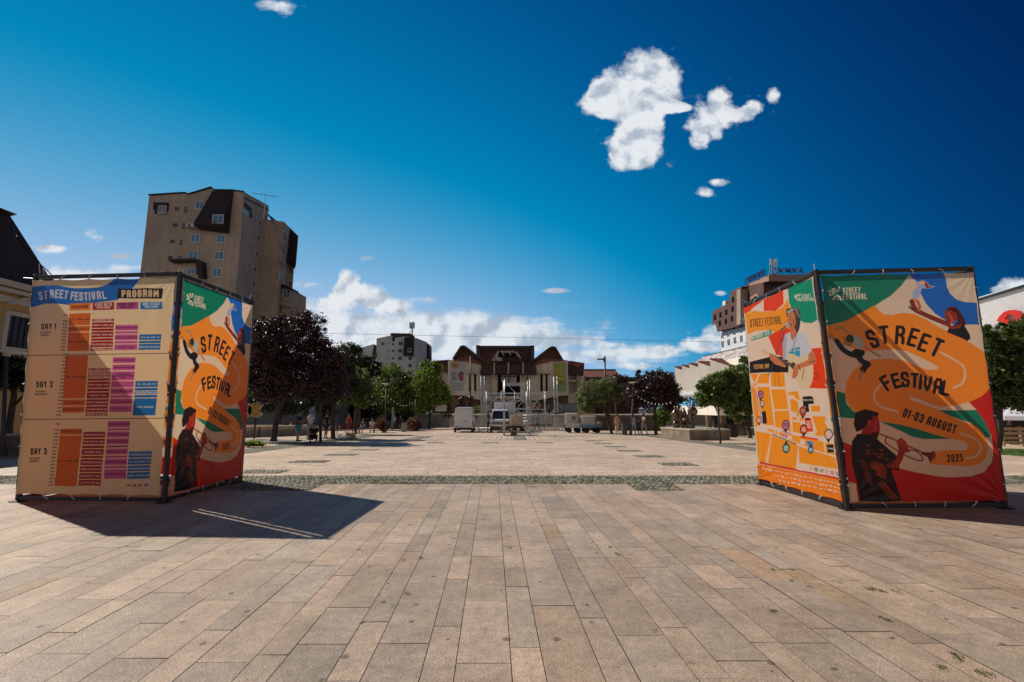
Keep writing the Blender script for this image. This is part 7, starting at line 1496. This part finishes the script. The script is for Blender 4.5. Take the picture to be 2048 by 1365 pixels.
        for s in (-1, 1):
            H, K, A_, _, _ = J[s]; q = [(hip, (.15,.115)), (H, .104), (H.lerp(K, .5), .094), (K.lerp(H, .12) if leg == 'short' else K, .088 if leg == 'short' else .072)]
            if leg == 'long': q += [(K.lerp(A_, .5), .062), (K.lerp(A_, .97), .055)]
            c.append(q)
        skinned('shorts' if leg == 'short' else 'trousers', c, cloth(legs), root, 2)
    for s in (-1, 1):
        A_, T2 = J[s][2], J[s][4]; skinned('shoe', [[(A_+V3(0,-.045,-.045), .042), (A_+V3(0,.02,-.03), .048), (T2+V3(0,.03,.0), .034)]], cloth((.02,.02,.022)) if not female else cloth((.3,.25,.2)), root, 1)
    if phone: p = (AR[1][2]+AR[-1][2])/2+V3(0,.08,.03); MB().box(p.x-.04, p.x+.04, p.y-.005, p.y+.005, p.z-.07, p.z+.07).build('phone', M_black, root, local=True)
    if bag:
        m = MB(); b = waist+V3(*bag[1]); m.ball(b, .15, .08, .19, 10); o = m.build('bag', cloth(bag[0]), root, local=True)
        m = MB(); m.tube([b+V3(0,0,.15), AR[1 if bag[1][0] > 0 else -1][0]+V3(0,0,.07), b+V3(0,.05,.15)], .012, 5); m.build('strap', cloth(bag[0]), root, local=True)
    s = h/1.75; root.scale = (s, s, s); root.rotation_euler = (0, 0, R(face)); root.location = (x, Y, zg(Y) if z is None else z); return root
reading = {1: ((.24,.10,.14),(.10,.30,.28)), -1: ((-.24,.10,.14),(-.08,.30,.28))}
person('man in a black top and teal shorts looking at his phone under the purple tree', 595, 884, 27.6, -80, arms=reading, shirt=(.012,.012,.014), legs=(.02,.19,.27), leg='short', skin=1, phone=True, h=1.78)
person('man in a white t-shirt and grey trousers standing by the blue flag', 619, 880, 29.3, -110, arms={1: ((.26,0,.25),(.16,.16,.04)), -1: ((-.26,.02,.25),(-.10,.20,.02))}, shirt=(.55,.57,.60), legs=(.24,.24,.25), h=1.82)
person('person in black crouching over something at the foot of the dark post', 627, 884, 27.2, -160, 'crouch', shirt=(.010,.010,.012), legs=(.010,.010,.012), sleeve='long', skin=1, h=1.7)
person('person in a black outfit standing between the dark post and the tree trunk', 651, 877, 31.3, -95, arms={1: ((.22,-.02,.26),(.20,.06,.02)), -1: ((-.2,.06,.26),(-.08,.2,.1))}, shirt=(.012,.012,.014), legs=(.015,.015,.017), leg='short', skin=1, h=1.76)
person('child in a pale top sitting on the bench behind the man in teal shorts', 583, 868, 40, 150, 'sit', shirt=(.34,.34,.36), legs=(.08,.08,.1), h=1.45)
person('woman in a red dress standing behind the tree trunks in the shade', 697, 862, 44, 200, dress=(.28,.02,.015,1), female=True, hair=0)
person('man in blue clothes sitting on the far bench', 728, 862, 43.2, 160, 'sit', shirt=(.05,.14,.24), legs=(.05,.18,.36), leg='short', skin=1)
person('person in a white top sitting right of the man in blue', 744, 862, 43.4, 195, 'sit', shirt=(.55,.55,.58), legs=(.3,.2,.15), leg='short')
person('man in a light blue shirt and jeans walking by the narrow blue post', 788, 859, 57, 175, 'walk', shirt=(.34,.44,.56), legs=(.04,.08,.13), stride=.4, skin=1)
person('person in dark shorts walking behind the man in the light blue shirt', 801, 858, 59, 170, 'walk', shirt=(.05,.03,.03), legs=(.04,.015,.015), leg='short', stride=.6, h=1.65)
person('man in dark clothes striding left behind the scaffold tower with a pale bag', 1075, 861, 52, 90, 'walk', shirt=(.025,.04,.07), legs=(.03,.04,.07), bag=((.5,.48,.42), (.16,.05,-.05)), stride=1.25)
person('woman in a long dusty pink dress beside the litter bin', 1235, 871, 37.6, 10, dress=(.42,.24,.20,1), female=True, hair=1, h=1.72)
person('woman in a cream top and pale jeans walking past the lamp post', 1267, 870, 38.6, -40, 'walk', shirt=(.52,.42,.32), legs=(.30,.42,.52), female=True, hair=2, h=1.68, stride=.5, bag=((.45,.42,.38), (.14,-.12,.0)))
person('person in dark blue sitting between the two walking women', 1276, 866, 40.5, 190, 'sit', shirt=(.05,.08,.16), legs=(.02,.025,.03), h=1.7)
person('woman in a cream outfit walking right with a brown shoulder bag', 1288, 869, 39, -60, 'walk', shirt=(.52,.44,.36), legs=(.55,.47,.38), female=True, hair=0, h=1.74, stride=.8, bag=((.25,.10,.03), (.2,-.05,-.02)))
person('worker in a dark red top and black trousers beside the truck cab', 976, 862, 47.6, 90, shirt=(.05,.02,.02), legs=(.015,.015,.018), h=1.75, skin=1)
for px, lab, sh_, lg, fm, st_ in ((1068, 'person in a brown top on the steps, leftmost of the group', (.16,.07,.05), (.03,.03,.03), False, 'stand'), (1076, 'woman in pale pink on the steps', (.45,.28,.26), (.05,.05,.06), True, 'stand'), (1081.5, 'person in black carrying a round bag on the steps', (.02,.02,.02), (.02,.02,.02), False, 'walk'), (1090.5, 'child in white on the steps', (.5,.5,.5), (.4,.3,.25), False, 'walk'), (1098, 'person in dark blue standing by the dark van', (.03,.05,.12), (.03,.03,.04), False, 'stand')):
    person(lab, px, 829, 79.6, 180 if st_ == 'stand' else 150, st_, shirt=sh_, legs=lg, female=fm, z=zg(70)+1.68, h=1.25 if 'child' in lab else 1.7, leg='short' if 'child' in lab else 'long', group='people on the theatre steps')
person('seated guest behind the pallet fence under the parasol', 2018, 880, 25.6, 180, 'sit', shirt=(.05,.04,.04), legs=(.03,.03,.03), skin=1)
